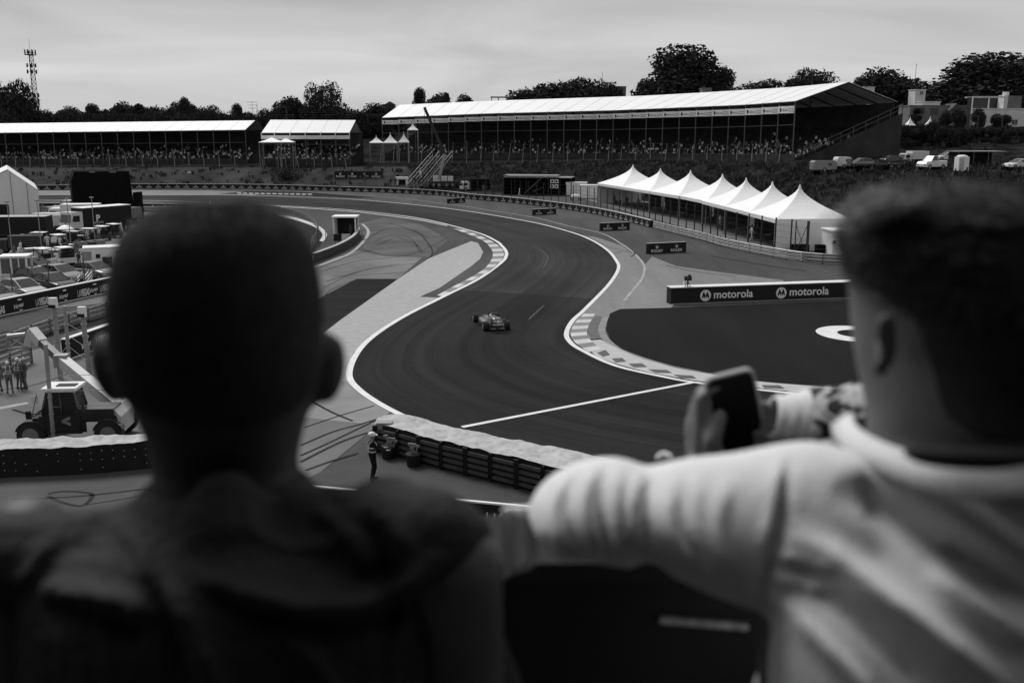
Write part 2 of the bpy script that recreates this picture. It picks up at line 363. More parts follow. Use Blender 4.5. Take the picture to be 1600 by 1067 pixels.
# pit exit lane and its kerb
sheet('pit_exit_road', [(200, 338), (330, 337), (412, 334), (450, 339), (482, 347.5), (500, 356), (507, 368), (500, 385), (468, 408), (400, 438), (320, 462), (250, 482), (250, 464), (320, 444), (390, 420), (440, 396), (455, 380), (450, 366), (420, 356), (360, 350), (200, 350)], m_track, .014)
kerb('pit_exit_kerb', [(330, 329), (412, 333), (450, 338), (482, 346.5), (502, 356), (511, 367), (505, 378)], [(330, 331), (410, 335.6), (448, 341), (478, 349.5), (496, 358), (504, 367), (499, 377)], 40, [m_kw], .03)
line('runoff_line', [(566, 350), (575, 360), (572, 372), (550, 394), (510, 411), (480, 420)], .35, m_line, .013)
line('runoff_line', [(-30, 330), (60, 331), (212, 333), (260, 334)], 2.5, m_conc, .012)
sheet('paddock_ground', [(-260, 335), (240, 335), (300, 420), (200, 470), (-260, 520)], M('paddock_asphalt', .085, .2, .2, .8), .009)
sheet('service_road', [(-260, 552), (0, 520), (170, 482), (262, 462), (262, 480), (0, 545), (-260, 590)], m_track, .0155)
sheet('paddock_ground', [(-260, 640), (0, 560), (160, 520), (330, 500), (470, 547), (545, 598), (606, 646), (588, 666), (500, 738), (468, 754), (200, 700), (-260, 700)], M('marshal_apron', .11, .22, .15, .85), .0065)
sheet('near_apron', [(-260, 740), (0, 700), (240, 690), (480, 745), (600, 770), (900, 800), (900, 1200), (-260, 1200)], M('near_asphalt', .05, .25, .3, .85), .0115)
sheet('near_apron', [(470, 752), (500, 738), (600, 690), (700, 700), (900, 760), (960, 800), (700, 800)], M('near_dark_asphalt', .034, .3, .5, .85), .0125)
sheet('dashed_line', [(-5, 637), (0, 640), (45, 631), (42, 628.5)], m_line, .015)
# tyre marks
rnd = random.Random(5)
for q in [[(470, 712), (510, 694), (560, 670), (615, 644)], [(470, 696), (520, 675), (560, 664), (600, 652)], [(488, 628), (520, 645), (551, 658)], [(470, 722), (530, 692), (575, 676)], [(478, 735), (520, 720), (560, 708)],
          [(75, 772), (100, 768), (140, 771), (142, 780), (125, 791), (90, 783), (75, 775)], [(135, 789), (180, 782), (235, 772)], [(500, 425), (560, 408), (640, 398), (700, 372)], [(580, 368), (610, 357), (650, 362), (672, 385), (675, 398), (668, 404)],
          [(510, 440), (580, 420), (650, 412)], [(560, 345), (620, 352), (670, 372)], [(520, 432), (600, 428), (640, 425)], [(575, 372), (600, 364), (640, 372), (655, 392)], [(585, 378), (612, 368), (648, 380), (660, 396)], [(590, 384), (620, 372), (652, 386)], [(500, 418), (560, 396), (600, 388)], [(505, 450), (560, 425), (625, 412)], [(500, 470), (520, 452), (560, 436)], [(476, 668), (530, 650), (585, 634)], [(1040, 415), (1090, 425), (1150, 432)], [(1110, 400), (1180, 412), (1260, 424)], [(860, 352), (910, 366), (950, 386), (985, 392)], [(20, 640), (60, 655), (55, 672)], [(0, 610), (60, 600), (130, 575)], [(20, 780), (120, 776), (230, 764)], [(640, 345), (700, 356), (735, 372)], [(1030, 356), (1000, 352), (960, 357)], [(960, 396), (975, 393), (992, 396), (985, 402)], [(830, 385), (850, 395), (856, 405), (848, 420)], [(826, 500), (850, 478)]]:
    sp = q[0] in ((826, 500), (830, 385)); o = line('track_repair' if sp else 'tyre_mark', q, .14 if sp else .07 + rnd.random() * .09, m_run if sp else m_skid, .04 if sp else .0175)
# white run-off lettering on the far side
b = MB()
sheet('runoff_panel', [(340, 303), (395, 299), (470, 300), (590, 309), (560, 309.5), (480, 306.5), (400, 304)], m_dark, .016)
rr = random.Random(2)
for i in range(13):
    x0 = 370 + i * 9.2; p = [G(x0, 301.6 + i * .14), G(x0 + 6.5, 301.6 + i * .14), G(x0 + 7.5, 303.2 + i * .14), G(x0 + 1, 303.2 + i * .14)]
    b.flat([q + Vector((0, 0, .04)) for q in p])
tag(b.build('runoff_lettering', m_line), kind='structure')
# ------------------------------------------------------------------ trees
m_leaf = M('dark_foliage', .04, .5, .8, .9, spec=0.05); m_leaf2 = M('mid_foliage', .045, .5, .8, .9, spec=0.05); m_bark = M('bark', .03, .3, 4, .95)
def tree_proto(name, seed, w, h, crown0=.25, lobes=14, n=2600, gaps=0., leaf=.42, mat=None, flat=False):
    r = random.Random(seed); t = thing(name, '', 'tree'); b = MB()
    top = Vector((0, 0, h * .72)); b.cyl((0, 0, -3), (r.uniform(-.1, .1), 0, h * .45), h * .035 + .1, h * .022 + .05, 7)
    L = []
    for i in range(lobes):
        a = r.uniform(0, 2 * PI); q = math.sqrt(r.random()); zz = r.uniform(crown0, 1)
        env = math.sin(min(1, max(0, (zz - crown0) / (1 - crown0))) * PI * .5 + PI * .5) ** .6 if not flat else 1
        env = max(.15, env); rad = w * (.2 + .09 * r.random())
        c = Vector((math.cos(a) * q * (w / 2 - rad * .8) * env, math.sin(a) * q * (w / 2 - rad * .8) * env, h * (zz * .86)))
        if i < 2: c = Vector((r.uniform(-.1, .1) * w, 0, h - rad * .9))
        L.append((c, rad)); b.cyl((0, 0, h * (.3 + .12 * r.random())), c, h * .014 + .03, .03, 5)
    b.build('trunk', m_bark, t)
    f = MB(); f.keep = 1; tot = sum(x[1] ** 2 for x in L)
    for c, rad in L:
        k = int(n * 2.6 * rad * rad / tot)
        for _ in range(k):
            d = Vector((r.gauss(0, 1), r.gauss(0, 1), r.gauss(0, 1))).normalized(); rr_ = rad * (r.random() ** (.33 if gaps < .5 else .2)) * (1 + .16 * noise.noise(d * 3 + c)); p = c + Vector((d.x * rr_, d.y * rr_, d.z * rr_ * .72))
            if gaps and noise.noise(p * (2.6 / rad)) > .42 - gaps * .35: continue
            s = leaf * r.uniform(.45, 1.1); u = Vector((r.gauss(0, 1), r.gauss(0, 1), r.gauss(0, .6))).normalized() * s; v = u.cross(Vector((r.gauss(0, 1), r.gauss(0, 1), r.gauss(0, 1))).normalized()) 
            f.add([p - u, p - v * .6, p + u, p + v * .7], [(0, 1, 2, 3)])
    f.build('crown', mat or m_leaf, t); return t
tp = [tree_proto('broadleaf_tree', 11, 22, 15, .12, 26, 7000, 0, .55), tree_proto('broadleaf_tree', 12, 15, 13, .2, 18, 4500, .15, .42),
      tree_proto('broadleaf_tree', 13, 14, 8, .25, 15, 3800, .1, .4, flat=True), tree_proto('airy_tree', 14, 16, 15, .2, 22, 4200, .75, .4, m_leaf2), tree_proto('slim_tree', 15, 5, 11, .15, 10, 1800, .2, .35), tree_proto('low_tree', 16, 11, 7, .05, 12, 2800, .1, .38)]
TW = [22, 15, 14, 16, 5, 11]; TH = [15, 13, 8, 15, 11, 7]; used = set()
def tree(px, py, Y, wpx, kind, label, group=None, sink=3., hmin=0):
    """tree whose top stands at pixel (px,py) at distance Y, wpx wide"""
    top = P(px, py, Y); gz = terrain_z(px, Y) - .3; h = max(2.5, top.z - gz); s = (wpx / FPX * Y) / TW[kind]
    o = tp[kind] if kind not in used else dup(tp[kind]); used.add(kind)
    o.location = (top.x, Y, gz); o.scale = (s, s, h / TH[kind] * 1.0); o.rotation_euler = (0, 0, rnd.uniform(0, 6.28))
    tag(o, label, 'tree', group or ''); 
    if not group and 'group' in o: del o['group']
    return o
tree(1070, 82, 330, 185, 0, 'huge dark dome-shaped tree rising highest behind the long grandstand')
tree(1010, 122, 335, 60, 1, 'smaller tree leaning on the left flank of the huge dome-shaped tree')
tree(1128, 104, 332, 80, 1, 'bushy tree filling the right flank of the huge dome-shaped tree')
tree(1548, 92, 300, 225, 0, 'broad dark domed tree above the white house at the right edge')
tree(1610, 100, 302, 130, 0, 'dark tree cut off by the right edge of the photo above the white house')
tree(1492, 124, 300, 110, 1, 'lower tree on the left slope of the domed tree by the white house')
tree(1392, 114, 310, 125, 2, 'flat-topped dark tree between the grandstand gable and the right-hand dome tree')
tree(1350, 118, 312, 60, 1, 'rounded tree just behind the right gable of the long grandstand')
tree(1270, 112, 330, 75, 2, 'spreading umbrella-crowned tree behind the roof ridge of the long grandstand')
tree(1240, 122, 335, 60, 1, 'small tree left of the umbrella-crowned tree behind the roof ridge')
tree(1195, 130, 345, 90, 2, 'low dark tree between the huge dome tree and the umbrella-crowned tree')
tree(865, 132, 340, 135, 2, 'wide flat-topped tree left of centre behind the long grandstand roof')
tree(825, 141, 338, 90, 2, 'low flat tree at the far left of the flat-topped clump over the roof')
tree(925, 127, 345, 90, 2, 'round-headed tree nearest the hillside houses behind the roof')
tree(960, 138, 350, 60, 5, 'low tree squeezed under the hillside houses')
tree(655, 136, 360, 38, 1, 'upright bushy tree over the left end of the long grandstand roof')
tree(698, 144, 362, 16, 4, 'thin pointed tree over the left end of the long grandstand roof')
tree(680, 150, 358, 60, 2, 'low tree right of the upright bushy tree over the roof end')
tree(728, 150, 360, 50, 5, 'low rounded tree at the right end of the clump over the roof end')
tree(600, 166, 365, 90, 2, 'low tree on the hill between middle grandstand and long grandstand')
tree(512, 129, 300, 78, 3, 'tall airy tree with sky showing through behind the middle grandstand')
tree(490, 131, 303, 60, 3, 'dense half of the tall airy tree pair, on its left side')
tree(455, 150, 305, 75, 1, 'dark sloping tree left of the tall airy tree')
tree(440, 163, 305, 60, 5, 'low dark tree above the left roof corner of the middle grandstand')
tree(20, 136, 300, 75, 2, 'wide umbrella-shaped tree beside the lattice mast')
tree(-12, 142, 300, 70, 2, 'wide tree cut off by the left edge behind the left grandstand')
tree(38, 150, 303, 45, 3, 'small airy tree between umbrella-shaped tree and lattice mast')
tree(288, 151, 330, 36, 1, 'rounded tree rising above the treeline over the left grandstand')
tree(370, 161, 330, 34, 1, 'small rounded tree near the right end of the left treeline')
tree(218, 161, 332, 24, 4, 'narrow tree rising slightly above the left treeline')
for i in range(34):
    px = -60 + i * 20 + rnd.uniform(-5, 5)
    if 395 < px < 420: continue
    tree(px, 164 + rnd.uniform(-4, 8) + (6 if px > 540 else 0) + (10 if 330 < px < 400 else 0) + (8 if px<120 else 0), 345 + rnd.uniform(-12, 12), rnd.uniform(40, 62), rnd.choice([1, 2, 5, 1]), 'dark tree in the continuous treeline behind the grandstands', 'trees of the continuous treeline behind the grandstands')
tree(1455, 140, 305, 70, 1, 'dark tree in the dip between the flat-topped tree and the dome tree')
for i in range(14):
    px = 1000 + i * 47 + rnd.uniform(-8, 8); tree(px, 148 + rnd.uniform(-6, 8), 300 + rnd.uniform(-10, 10), rnd.uniform(50, 70), rnd.choice([1, 2, 5]), 'low dark tree filling the hillside behind the long grandstand and houses', 'low trees filling the right-hand hillside')
# ------------------------------------------------------------------ grandstands
m_roof = M('roof_membrane', .78, .04, .2, .5); m_rsteel = M('painted_steel', .09, .2, 1, .5, metal=.3); m_under = M('dark_soffit', .02, .3, .5, .9, spec=.1)
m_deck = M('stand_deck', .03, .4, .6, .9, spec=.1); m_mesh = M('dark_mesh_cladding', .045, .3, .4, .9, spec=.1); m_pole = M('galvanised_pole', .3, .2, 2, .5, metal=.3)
m_seam = M('roof_seam', .73, .2, 1, .7); m_ban = M('white_banner', .75, .08, .6, .6); m_ink = M('black_ink', .015, 0, rough=.6, spec=.2)
CROWD = [M('shirt_pale', .7, .1, 3, .9), M('shirt_grey', .2, .2, 3, .9), M('shirt_dark', .02, .2, 3, .9), M('skin_far', .12, .1, 3, .8), M('hair_far', .01, 0, rough=.8)]
def spectator_mesh(tone, seed):
    r = random.Random(seed); b = MB()
    b.box((0, .18, .42), (.34, .5, .16), mi=2); b.box((0, .42, .2), (.32, .16, .42), mi=2)         # thighs and shins, seated
    b.loft([[(x * w_, y * d_ + o, z) for x, y in [(math.cos(2 * PI * i / 8), math.sin(2 * PI * i / 8)) for i in range(8)]] for z, w_, d_, o in ((.34, .17, .13, 0), (.6, .19, .12, .02), (.86, .22, .11, .04), (.95, .08, .07, .05))], mi=tone)
    for s in (-1, 1):
        if r.random() < .75: b.cyl((s * .21, .04, .86), (s * .25, .12, .58), .055, .045, 6, tone); b.cyl((s * .25, .12, .58), (s * .12, .36, .58), .045, .035, 6, 3)
        else: b.cyl((s * .21, .04, .86), (s * .3, .1, 1.1), .055, .045, 6, tone); b.cyl((s * .3, .1, 1.1), (s * .2, .14, 1.34), .045, .035, 6, 3)
    b.ball((0, .06, 1.08), (.085, .1, .12), 8, 6, 3); b.ball((0, .03, 1.12), (.095, .105, .11), 8, 6, tone if r.random() < .3 else 4)
    return b
SPEC = []
def add_spectator(loc, rz, label, group, rr):
    if len(SPEC) < 9:
        b = spectator_mesh([0, 0, 1, 1, 0, 2, 0, 1, 2][len(SPEC)], len(SPEC)); o = b.build('spectator', CROWD); SPEC.append(o)
    else: o = dup(SPEC[rr.choice([0, 1, 2, 3, 4, 6, 7, 0, 4])] if rr.random() < .8 else SPEC[rr.choice([5, 8, 3])])
    o.location = loc; o.rotation_euler = (0, 0, rz); tag(o, label, 'person', group)
SMV = {}
def crowd_stuff(name, places, label, group=None):
    b = MB(); rr = random.Random(4)
    for p, rz, sc in places:
        t = rr.choice([0, 1, 1, 2, 2, 2, 2]); c, s = math.cos(rz), math.sin(rz)
        def q(x, y, z): return (p[0] + (x * c - y * s) * sc, p[1] + (x * s + y * c) * sc, p[2] + z * sc)
        vs = [q(x, y, z) for z, w_, d_ in ((.3, .2, .3), (.6, .2, .12), (.93, .22, .1)) for x, y in ((-w_, -d_), (w_, -d_), (w_, d_), (-w_, d_))]
        b.add(vs, [(0, 1, 5, 4), (1, 2, 6, 5), (2, 3, 7, 6), (3, 0, 4, 7), (4, 5, 9, 8), (5, 6, 10, 9), (6, 7, 11, 10), (7, 4, 8, 11), (8, 9, 10, 11)], t)
        h = .1; vs = [q(x * k, y * k, z) for z, k in ((.95, .6), (1.05, 1), (1.2, .7)) for x, y in ((-h, -h), (h, -h), (h, h), (-h, h))]
        b.add(vs, [(0, 1, 5, 4), (1, 2, 6, 5), (2, 3, 7, 6), (3, 0, 4, 7), (4, 5, 9, 8), (5, 6, 10, 9), (6, 7, 11, 10), (7, 4, 8, 11), (8, 9, 10, 11)], rr.choice([3, 4, 4]))
    o = b.build(name, CROWD); return tag(o, label, 'crowd', group, 'stuff')
def stand(name, label, pxs, Yf, eave, crowd, base, depth, rise, nrot, banner=None, ban_py=None, density=.5, fill=1., nind=60, toppy=None, where='', gablew=1, colr=.11, wid=None):
    t = thing(name, label, 'grandstand'); F = [P(px, lerp(eave, px), lerp(Yf, px)) for px in pxs]; N = []
    for i in range(len(F)):
        d = F[min(len(F) - 1, i + 1)] - F[max(0, i - 1)]; d.z = 0; d.normalize(); nn = Vector((-d.y, d.x, 0)); nn.rotate(Euler((0, 0, nrot))); N.append(nn)
    C_ = [P(px, lerp(crowd, px), f.y).z for px, f in zip(pxs, F)]; B_ = [P(px, lerp(base, px), f.y).z for px, f in zip(pxs, F)]
    mid = [f + n_ * depth / 2 + Vector((0, 0, rise)) for f, n_ in zip(F, N)]; bk = [f + n_ * depth for f, n_ in zip(F, N)]
    def rib(b, A, B, mi=0, th=.12):
        for i in range(len(A) - 1):
            q = [A[i], A[i + 1], B[i + 1], B[i]]; n_ = (q[1] - q[0]).cross(q[3] - q[0]).normalized() * th
            b.add(q + [p - n_ for p in q], [(0, 1, 2, 3), (7, 6, 5, 4), (0, 4, 5, 1), (1, 5, 6, 2), (2, 6, 7, 3), (3, 7, 4, 0)], mi)
    b = MB(); rib(b, F, mid); rib(b, mid, bk)
    for i in range(len(F)): b.beam(F[i] + Vector((0, 0, -.2)), mid[i] + Vector((0, 0, -.22)), .12, .25, 1); b.beam(mid[i] + Vector((0, 0, -.22)), bk[i] + Vector((0, 0, -.2)), .12, .25, 1)
    for i in range(1, len(F) - 1): u_ = Vector((0, 0, .03)); b.beam(F[i] + u_, mid[i] + u_, .06, .03, 2)
    b.build('roof', [m_roof, m_under, m_seam], t)
    for i in range(len(F)):
        b = MB(); b.cyl((F[i].x, F[i].y, B_[i] - 2), F[i], colr, colr, 7); b.build('column', m_rsteel, t)
        b = MB(); b.cyl((bk[i].x, bk[i].y, B_[i] - 2), bk[i], colr, colr, 6); b.build('column', m_under, t)
    b = MB()
    for i in range(len(F) - 1): b.beam(F[i] - Vector((0, 0, (F[i].z - C_[i]) * .45)), F[i + 1] - Vector((0, 0, (F[i + 1].z - C_[i + 1]) * .45)), .09, .09)
    b.build('cross_rail', m_rsteel, t)
    # stepped seating deck, closed underneath
    K = 13; top = [C_[i] - .9 + (F[i].z - C_[i]) * .62 for i in range(len(F))]; b = MB(); rowp = []
    for k in range(K):
        z = [C_[i] - .9 + (top[i] - C_[i] + .9) * k / (K - 1) for i in range(len(F))]
        A = [F[i] + N[i] * (1.2 + (depth - 2.4) * k / K) for i in range(len(F))]; D = [F[i] + N[i] * (1.2 + (depth - 2.4) * (k + 1) / K) for i in range(len(F))]
        for i in range(len(F) - 1):
            a0, a1, d0, d1 = A[i], A[i + 1], D[i], D[i + 1]; zl = (z[i] - (z[i] - z[i - 1] if 0 else (top[i] - C_[i] + .9) / (K - 1))) if k else B_[i] - 2
            zl1 = z[i + 1] - (top[i + 1] - C_[i + 1] + .9) / (K - 1) if k else B_[i + 1] - 2
            b.add([(a0.x, a0.y, z[i]), (a1.x, a1.y, z[i + 1]), (d1.x, d1.y, z[i + 1]), (d0.x, d0.y, z[i]), (a0.x, a0.y, zl), (a1.x, a1.y, zl1)], [(0, 1, 2, 3), (4, 5, 1, 0)])
        rowp.append((A, D, z))
    for i in (0, len(F) - 1):      # end walls of the deck
        pl = [Vector((F[i] + N[i] * 1.2).to_tuple()[:2] + (B_[i] - 2,)), Vector((F[i] + N[i] * 1.2).to_tuple()[:2] + (C_[i] - .9,)), Vector((F[i] + N[i] * (depth - 1.2)).to_tuple()[:2] + (top[i],)), Vector((F[i] + N[i] * (depth - 1.2)).to_tuple()[:2] + (B_[i] - 2,))]
        b.add(pl, [(0, 1, 2, 3)])
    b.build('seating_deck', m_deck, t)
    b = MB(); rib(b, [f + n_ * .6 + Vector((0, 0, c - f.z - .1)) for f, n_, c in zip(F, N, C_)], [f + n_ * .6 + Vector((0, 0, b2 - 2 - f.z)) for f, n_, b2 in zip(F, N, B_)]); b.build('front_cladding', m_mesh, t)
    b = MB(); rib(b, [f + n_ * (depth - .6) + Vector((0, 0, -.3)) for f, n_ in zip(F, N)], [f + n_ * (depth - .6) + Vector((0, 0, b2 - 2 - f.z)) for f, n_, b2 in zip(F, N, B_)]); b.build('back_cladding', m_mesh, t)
    # crowd
    rr = random.Random(len(pxs)); pl = []
    for k, (A, D, z) in enumerate(rowp):
        for i in range(len(F) - 1):
            L = (A[i + 1] - A[i]).length; m = int(L / .62)
            for j in range(m):
                den = density * max(0, 1 - k / (K * fill)) * (.55 + .9 * noise.noise(Vector((i * .9 + j * .12, k * .35, len(pxs)))) + .25)
                if rr.random() > den: continue
                u = (j + rr.random()) / m; p = A[i].lerp(A[i + 1], u).lerp(D[i].lerp(D[i + 1], u), .35); zz = z[i] + (z[i + 1] - z[i]) * u
                rz = math.atan2(-N[i].y, -N[i].x) - PI / 2 + rr.uniform(-.4, .4); pl.append((Vector((p.x, p.y, zz)), rz, rr.uniform(.7, .92), k))
    pl.sort(key=lambda q: q[0].length + q[3] * 3); ind = pl[:nind * 3:3]; rest = [q for q in pl if q not in ind]
    for p, rz, s_, k in ind: add_spectator(p, rz, 'spectator seated in the crowd ' + where, 'spectators ' + where, rr)
    if rest: crowd_stuff('crowd', [q[:3] for q in rest], 'dense crowd of spectators on the tiers ' + where)
    return t, F, N, mid, bk, B_, C_
step = lambda a, b, s: [a + s * i for i in range(int((b - a) / s + .5) + 1)]
stand('grandstand', 'long low grandstand with white roof at the left, running out of the photo', step(-118, 383, 25.05), [(0, 250)], [(-118, 209), (0, 207.5), (382, 203)], [(0, 248), (382, 247)], [(0, 263)], 20, 2.3, 0, density=1.25, fill=.8, nind=110, where='of the long low left grandstand')
t, F, N, mid, bk, B_, C_ = stand('grandstand', 'short middle grandstand with steep white roof and double white eave band', [408.5, 429, 453, 477, 501, 524, 546], [(408, 231), (546, 236)], [(408, 207.5), (546, 207.5)], [(408, 247), (546, 249)], [(408, 262)], 17, 2.9, -.28, density=1.3, fill=1.15, nind=70, where='of the short middle grandstand')
b = MB()
for i in range(len(F) - 1): b.box((F[i] + F[i + 1]) / 2 - N[i] * .1 - Vector((0, 0, 1.05)), ((F[i + 1] - F[i]).length, .05, .85), rz=math.atan2(F[i + 1].y - F[i].y, F[i + 1].x - F[i].x))
for f in F: b.beam(f - Vector((0, .15, 0)), f - Vector((0, .15, 1.4)), .18)
b.build('eave_band', m_ban, t)
t, F, N, mid, bk, B_, C_ = stand('grandstand', 'largest grandstand, long white roof with printed banner along its eave, open gable at right', step(597, 1243, 25.84), [(597, 262), (760, 252), (960, 232), (1160, 197), (1243, 180)], [(597, 184), (760, 177.5), (960, 172.5), (1160, 164), (1243, 158)],
                                 [(597, 238), (900, 239), (1243, 240)], [(597, 258), (1243, 252)], 21, 3.4, 0, density=1.05, fill=.62, nind=120, where='of the largest grandstand', colr=.12)
for i in range(len(F) - 1):
    b = MB(); d = F[i + 1] - F[i]; rz = math.atan2(d.y, d.x); px = 597 + 25.84 * (i + .5)
    sc = lerp([(597, 1.0), (1243, 1.25)], px); c = (F[i] + F[i + 1]) / 2 - N[i] * .12 - Vector((0, 0, .5 + .75 * sc))
    b.box(c, (d.length * .985, .06, sc), rz=rz)
    xd = Vector((math.cos(rz), math.sin(rz), 0)); o_ = c - N[i] * .04
    b.box(o_ - xd * d.length * .34 - N[i] * .01, (.35, .04, sc * .55), rz=rz, mi=1)
    b.text('INTERLAGOS', o_ - xd * d.length * .08 - Vector((0, 0, sc * .2)), xd, sc * .42, 1, depth=.03, sx=.8)
    b.text('SAO PAULO', o_ + xd * d.length * .33 + Vector((0, 0, .0)), xd, sc * .34, 1, depth=.03, sx=.8); b.text('GRAND PRIX', o_ + xd * d.length * .33 - Vector((0, 0, sc * .34)), xd, sc * .3, 1, depth=.03, sx=.8)
    b.build('banner_panel', [m_ban, m_ink], t)
# side stair rail up the right gable of the largest stand
a = F[-1] + N[-1] * 1 + Vector((1, 0, C_[-1] - F[-1].z)); z2 = bk[-1] + Vector((1, 0, -1)); b = MB()
for k in range(9):
    p = a.lerp(z2, k / 8); b.beam(p - Vector((0, 0, 1)), p + Vector((0, 0, .6)), .1)
b.beam(a + Vector((0, 0, .6)), z2 + Vector((0, 0, .6)), .1); b.beam(a - Vector((0, 0, .2)), z2 - Vector((0, 0, .2)), .1)
b.build('gable_stair_rail', m_rsteel, t)
b = MB(); pts = [a - Vector((0, 0, 1)), z2 - Vector((0, 0, 1)), Vector((z2.x, z2.y, B_[-1] - 2)), Vector((a.x, a.y, B_[-1] - 2))]; b.prism(pts, Vector((.1, .05, 0))); b.build('side_cladding', m_mesh, t)
# spectator fence below the stands: pale leaning posts
def fence_row(label, px0, px1, dpx, ytop, ybot, Yf, lean, rr=random.Random(3), group=None):
    t = thing('debris_fence', label, 'fence'); px = px0; prev = None; w_ = MB()
    while px <= px1:
        Y = lerp(Yf, px); bt = P(px, lerp(ybot, px), Y); bt.z = max(bt.z, terrain_z(px, Y) - .3); tp_ = P(px + lean * rr.uniform(.3, 1.3) , lerp(ytop, px) + rr.uniform(-3, 3), Y); b = MB(); b.cyl(bt - Vector((0, 0, .5)), bt.lerp(tp_, .6), .075, .065, 6); b.cyl(bt.lerp(tp_, .6), tp_ + Vector((0, -.35, 0)), .065, .05, 6); b.build('post', m_pole, t)
        if prev:
            for k in (.25, .5, .75, .98): w_.beam(prev[0].lerp(prev[1], k), bt.lerp(tp_, k), .025)
        prev = (bt, tp_); px += dpx * rr.uniform(.88, 1.12)
    w_.build('wire', m_rsteel, t); return t
fence_row('pale leaning fence posts in front of the long low left grandstand', -20, 392, 24, [(0, 238), (392, 236)], [(0, 264), (392, 262)], [(0, 233)], -3)
fence_row('short pale fence posts in front of the middle grandstand', 412, 560, 25, [(412, 240), (560, 243)], [(412, 260), (560, 262)], [(412, 228)], -4)
fence_row('upright pale fence posts in front of the largest grandstand', 594, 1236, 22, [(594, 226), (900, 225), (1236, 228)], [(594, 252), (900, 252), (1236, 256)], [(594, 238), (760, 232), (960, 212), (1160, 178), (1243, 164)], 3)
# ------------------------------------------------------------------ pagoda tents
m_tent = M('tent_fabric', .82, .03, .5, .55); m_tside = M('tent_side_fabric', .72, .05, .5, .6)
def pagoda_roof(b, w, d, z0, rise, K=9, val=.0):
    rings = []
    for j in range(K + 1):
        u = j / K; s = (1 - u) ** 1.75 * .985 + .012; z = z0 + rise * u; r = []
        for a in range(16):
            t = a / 16 * 4; k = int(t); f = t - k; cs = [(-1, -1), (1, -1), (1, 1), (-1, 1)]; p = cs[k]; q = cs[(k + 1) % 4]; x = p[0] + (q[0] - p[0]) * f; y = p[1] + (q[1] - p[1]) * f
            r.append((x * w / 2 * s, y * d / 2 * s, z - (.0 if j else 0)))
        rings.append(r)
    b.loft(rings, cap=False); b.loft([[(p[0], p[1], z0 - val) for p in rings[0]], rings[0]], cap=False)
def pagoda(name, label, loc, rz, w, d, z0, rise, group=None, sides=(), posts=True, val=.35):
    t = thing(name, label, 'tent', loc, rz, group); b = MB(); pagoda_roof(b, w, d, z0, rise, val=val); b.ball((0, 0, z0 + rise + .05), .07, 6, 4); b.build('canopy', m_tent, t, smooth=False)
    if posts:
        for sx in (-1, 1):
            for sy in (-1, 1): b = MB(); b.cyl((sx * (w / 2 - .08), sy * (d / 2 - .08), 0), (sx * (w / 2 - .08), sy * (d / 2 - .08), z0), .06, .06, 6); b.build('post', m_pole, t)
    for s_ in sides:
        b = MB()
        if s_ == 'front': b.box((0, -d / 2 + .05, z0 / 2 - .1), (w - .1, .04, z0 - .3))
        if s_ == 'left': b.box((-w / 2 + .05, 0, z0 / 2 - .1), (.04, d - .1, z0 - .3))
        if s_ == 'right': b.box((w / 2 - .05, 0, z0 / 2 - .1), (.04, d - .1, z0 - .3))
        if s_ == 'back': b.box((0, d / 2 - .05, z0 / 2 - .1), (w - .1, .04, z0 - .3))
        b.build('side_wall', m_tside, t)
    return t
# the row of seven: front eave line from (947,302 ground) to (1222,388 ground)
FA = G(1224, 391); FB = G(948, 316); dv = FB - FA; Ln = dv.length; dv.normalize(); nv = Vector((dv.y, -dv.x, 0)); TL = Ln / 7; DEP = 8.2
if nv.x < 0: nv = -nv
peaks = [1250, 1207, 1166, 1129, 1079, 1032, 989]; ordn = ['first and nearest', 'second from the near end', 'third from the near end', 'middle', 'third from the far end', 'second from the far end', 'last and farthest']
ez = 3.35
TPX = [(1250, 290, 107), (1207, 285, 115.5), (1166, 279, 124.5), (1129, 273, 134), (1079, 267, 144.5), (1032, 264, 155), (989, 258.5, 166)]
TC = [Vector((P(x, y, Y).x, Y, 0)) for x, y, Y in TPX]
def tent_dir(i): return (TC[min(6, i + 1)] - TC[max(0, i - 1)]).normalized()
def tent_pos(u, off):
    """point u (0 near .. 1 far) along the row, off metres behind its front edge"""
    q = min(5.999, max(0, u * 7 - .5)); i = int(q); d = tent_dir(i); nn = Vector((d.y, -d.x, 0)); p = TC[i].lerp(TC[i + 1], q - i) + d * min(0, u * 7 - .5) * 8.5 + d * max(0, u * 7 - 6.5) * 10; return p + nn * (off - DEP / 2)
for i in range(7):
    d = tent_dir(i); wl_ = ((TC[min(6, i + 1)] - TC[max(0, i - 1)]).length) / (2 if 0 < i < 6 else 1) * 1.02; pk = P(TPX[i][0], TPX[i][1], TPX[i][2]).z
    pagoda('pagoda_tent', 'white pointed pagoda tent, %s of the long row beside the runoff' % ordn[i], TC[i], math.atan2(d.y, d.x), wl_, DEP, ez + (.0 if i else 0), pk - ez, 'white pagoda tents in a row', sides=['left'] if i == 0 else (['right'] if i == 6 else []), val=.4)
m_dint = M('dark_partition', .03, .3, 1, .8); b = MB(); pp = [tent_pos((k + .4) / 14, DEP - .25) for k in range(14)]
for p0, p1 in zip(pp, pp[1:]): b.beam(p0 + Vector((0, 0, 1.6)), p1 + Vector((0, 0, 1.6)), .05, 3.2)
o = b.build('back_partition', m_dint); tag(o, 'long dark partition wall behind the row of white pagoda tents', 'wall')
# paved terrace of the tents
q = [FA - nv * 2.2 - dv * 9, FB - nv * 2.2 + dv * 20, FB + nv * 14 + dv * 20, FA + nv * 14 - dv * 9]; b = MB(); b.flat([p + Vector((0, 0, .03)) for p in q]); o = b.build('tent_terrace', M('terrace_gravel', .11, .3, .7, .9)); tag(o, kind='structure')
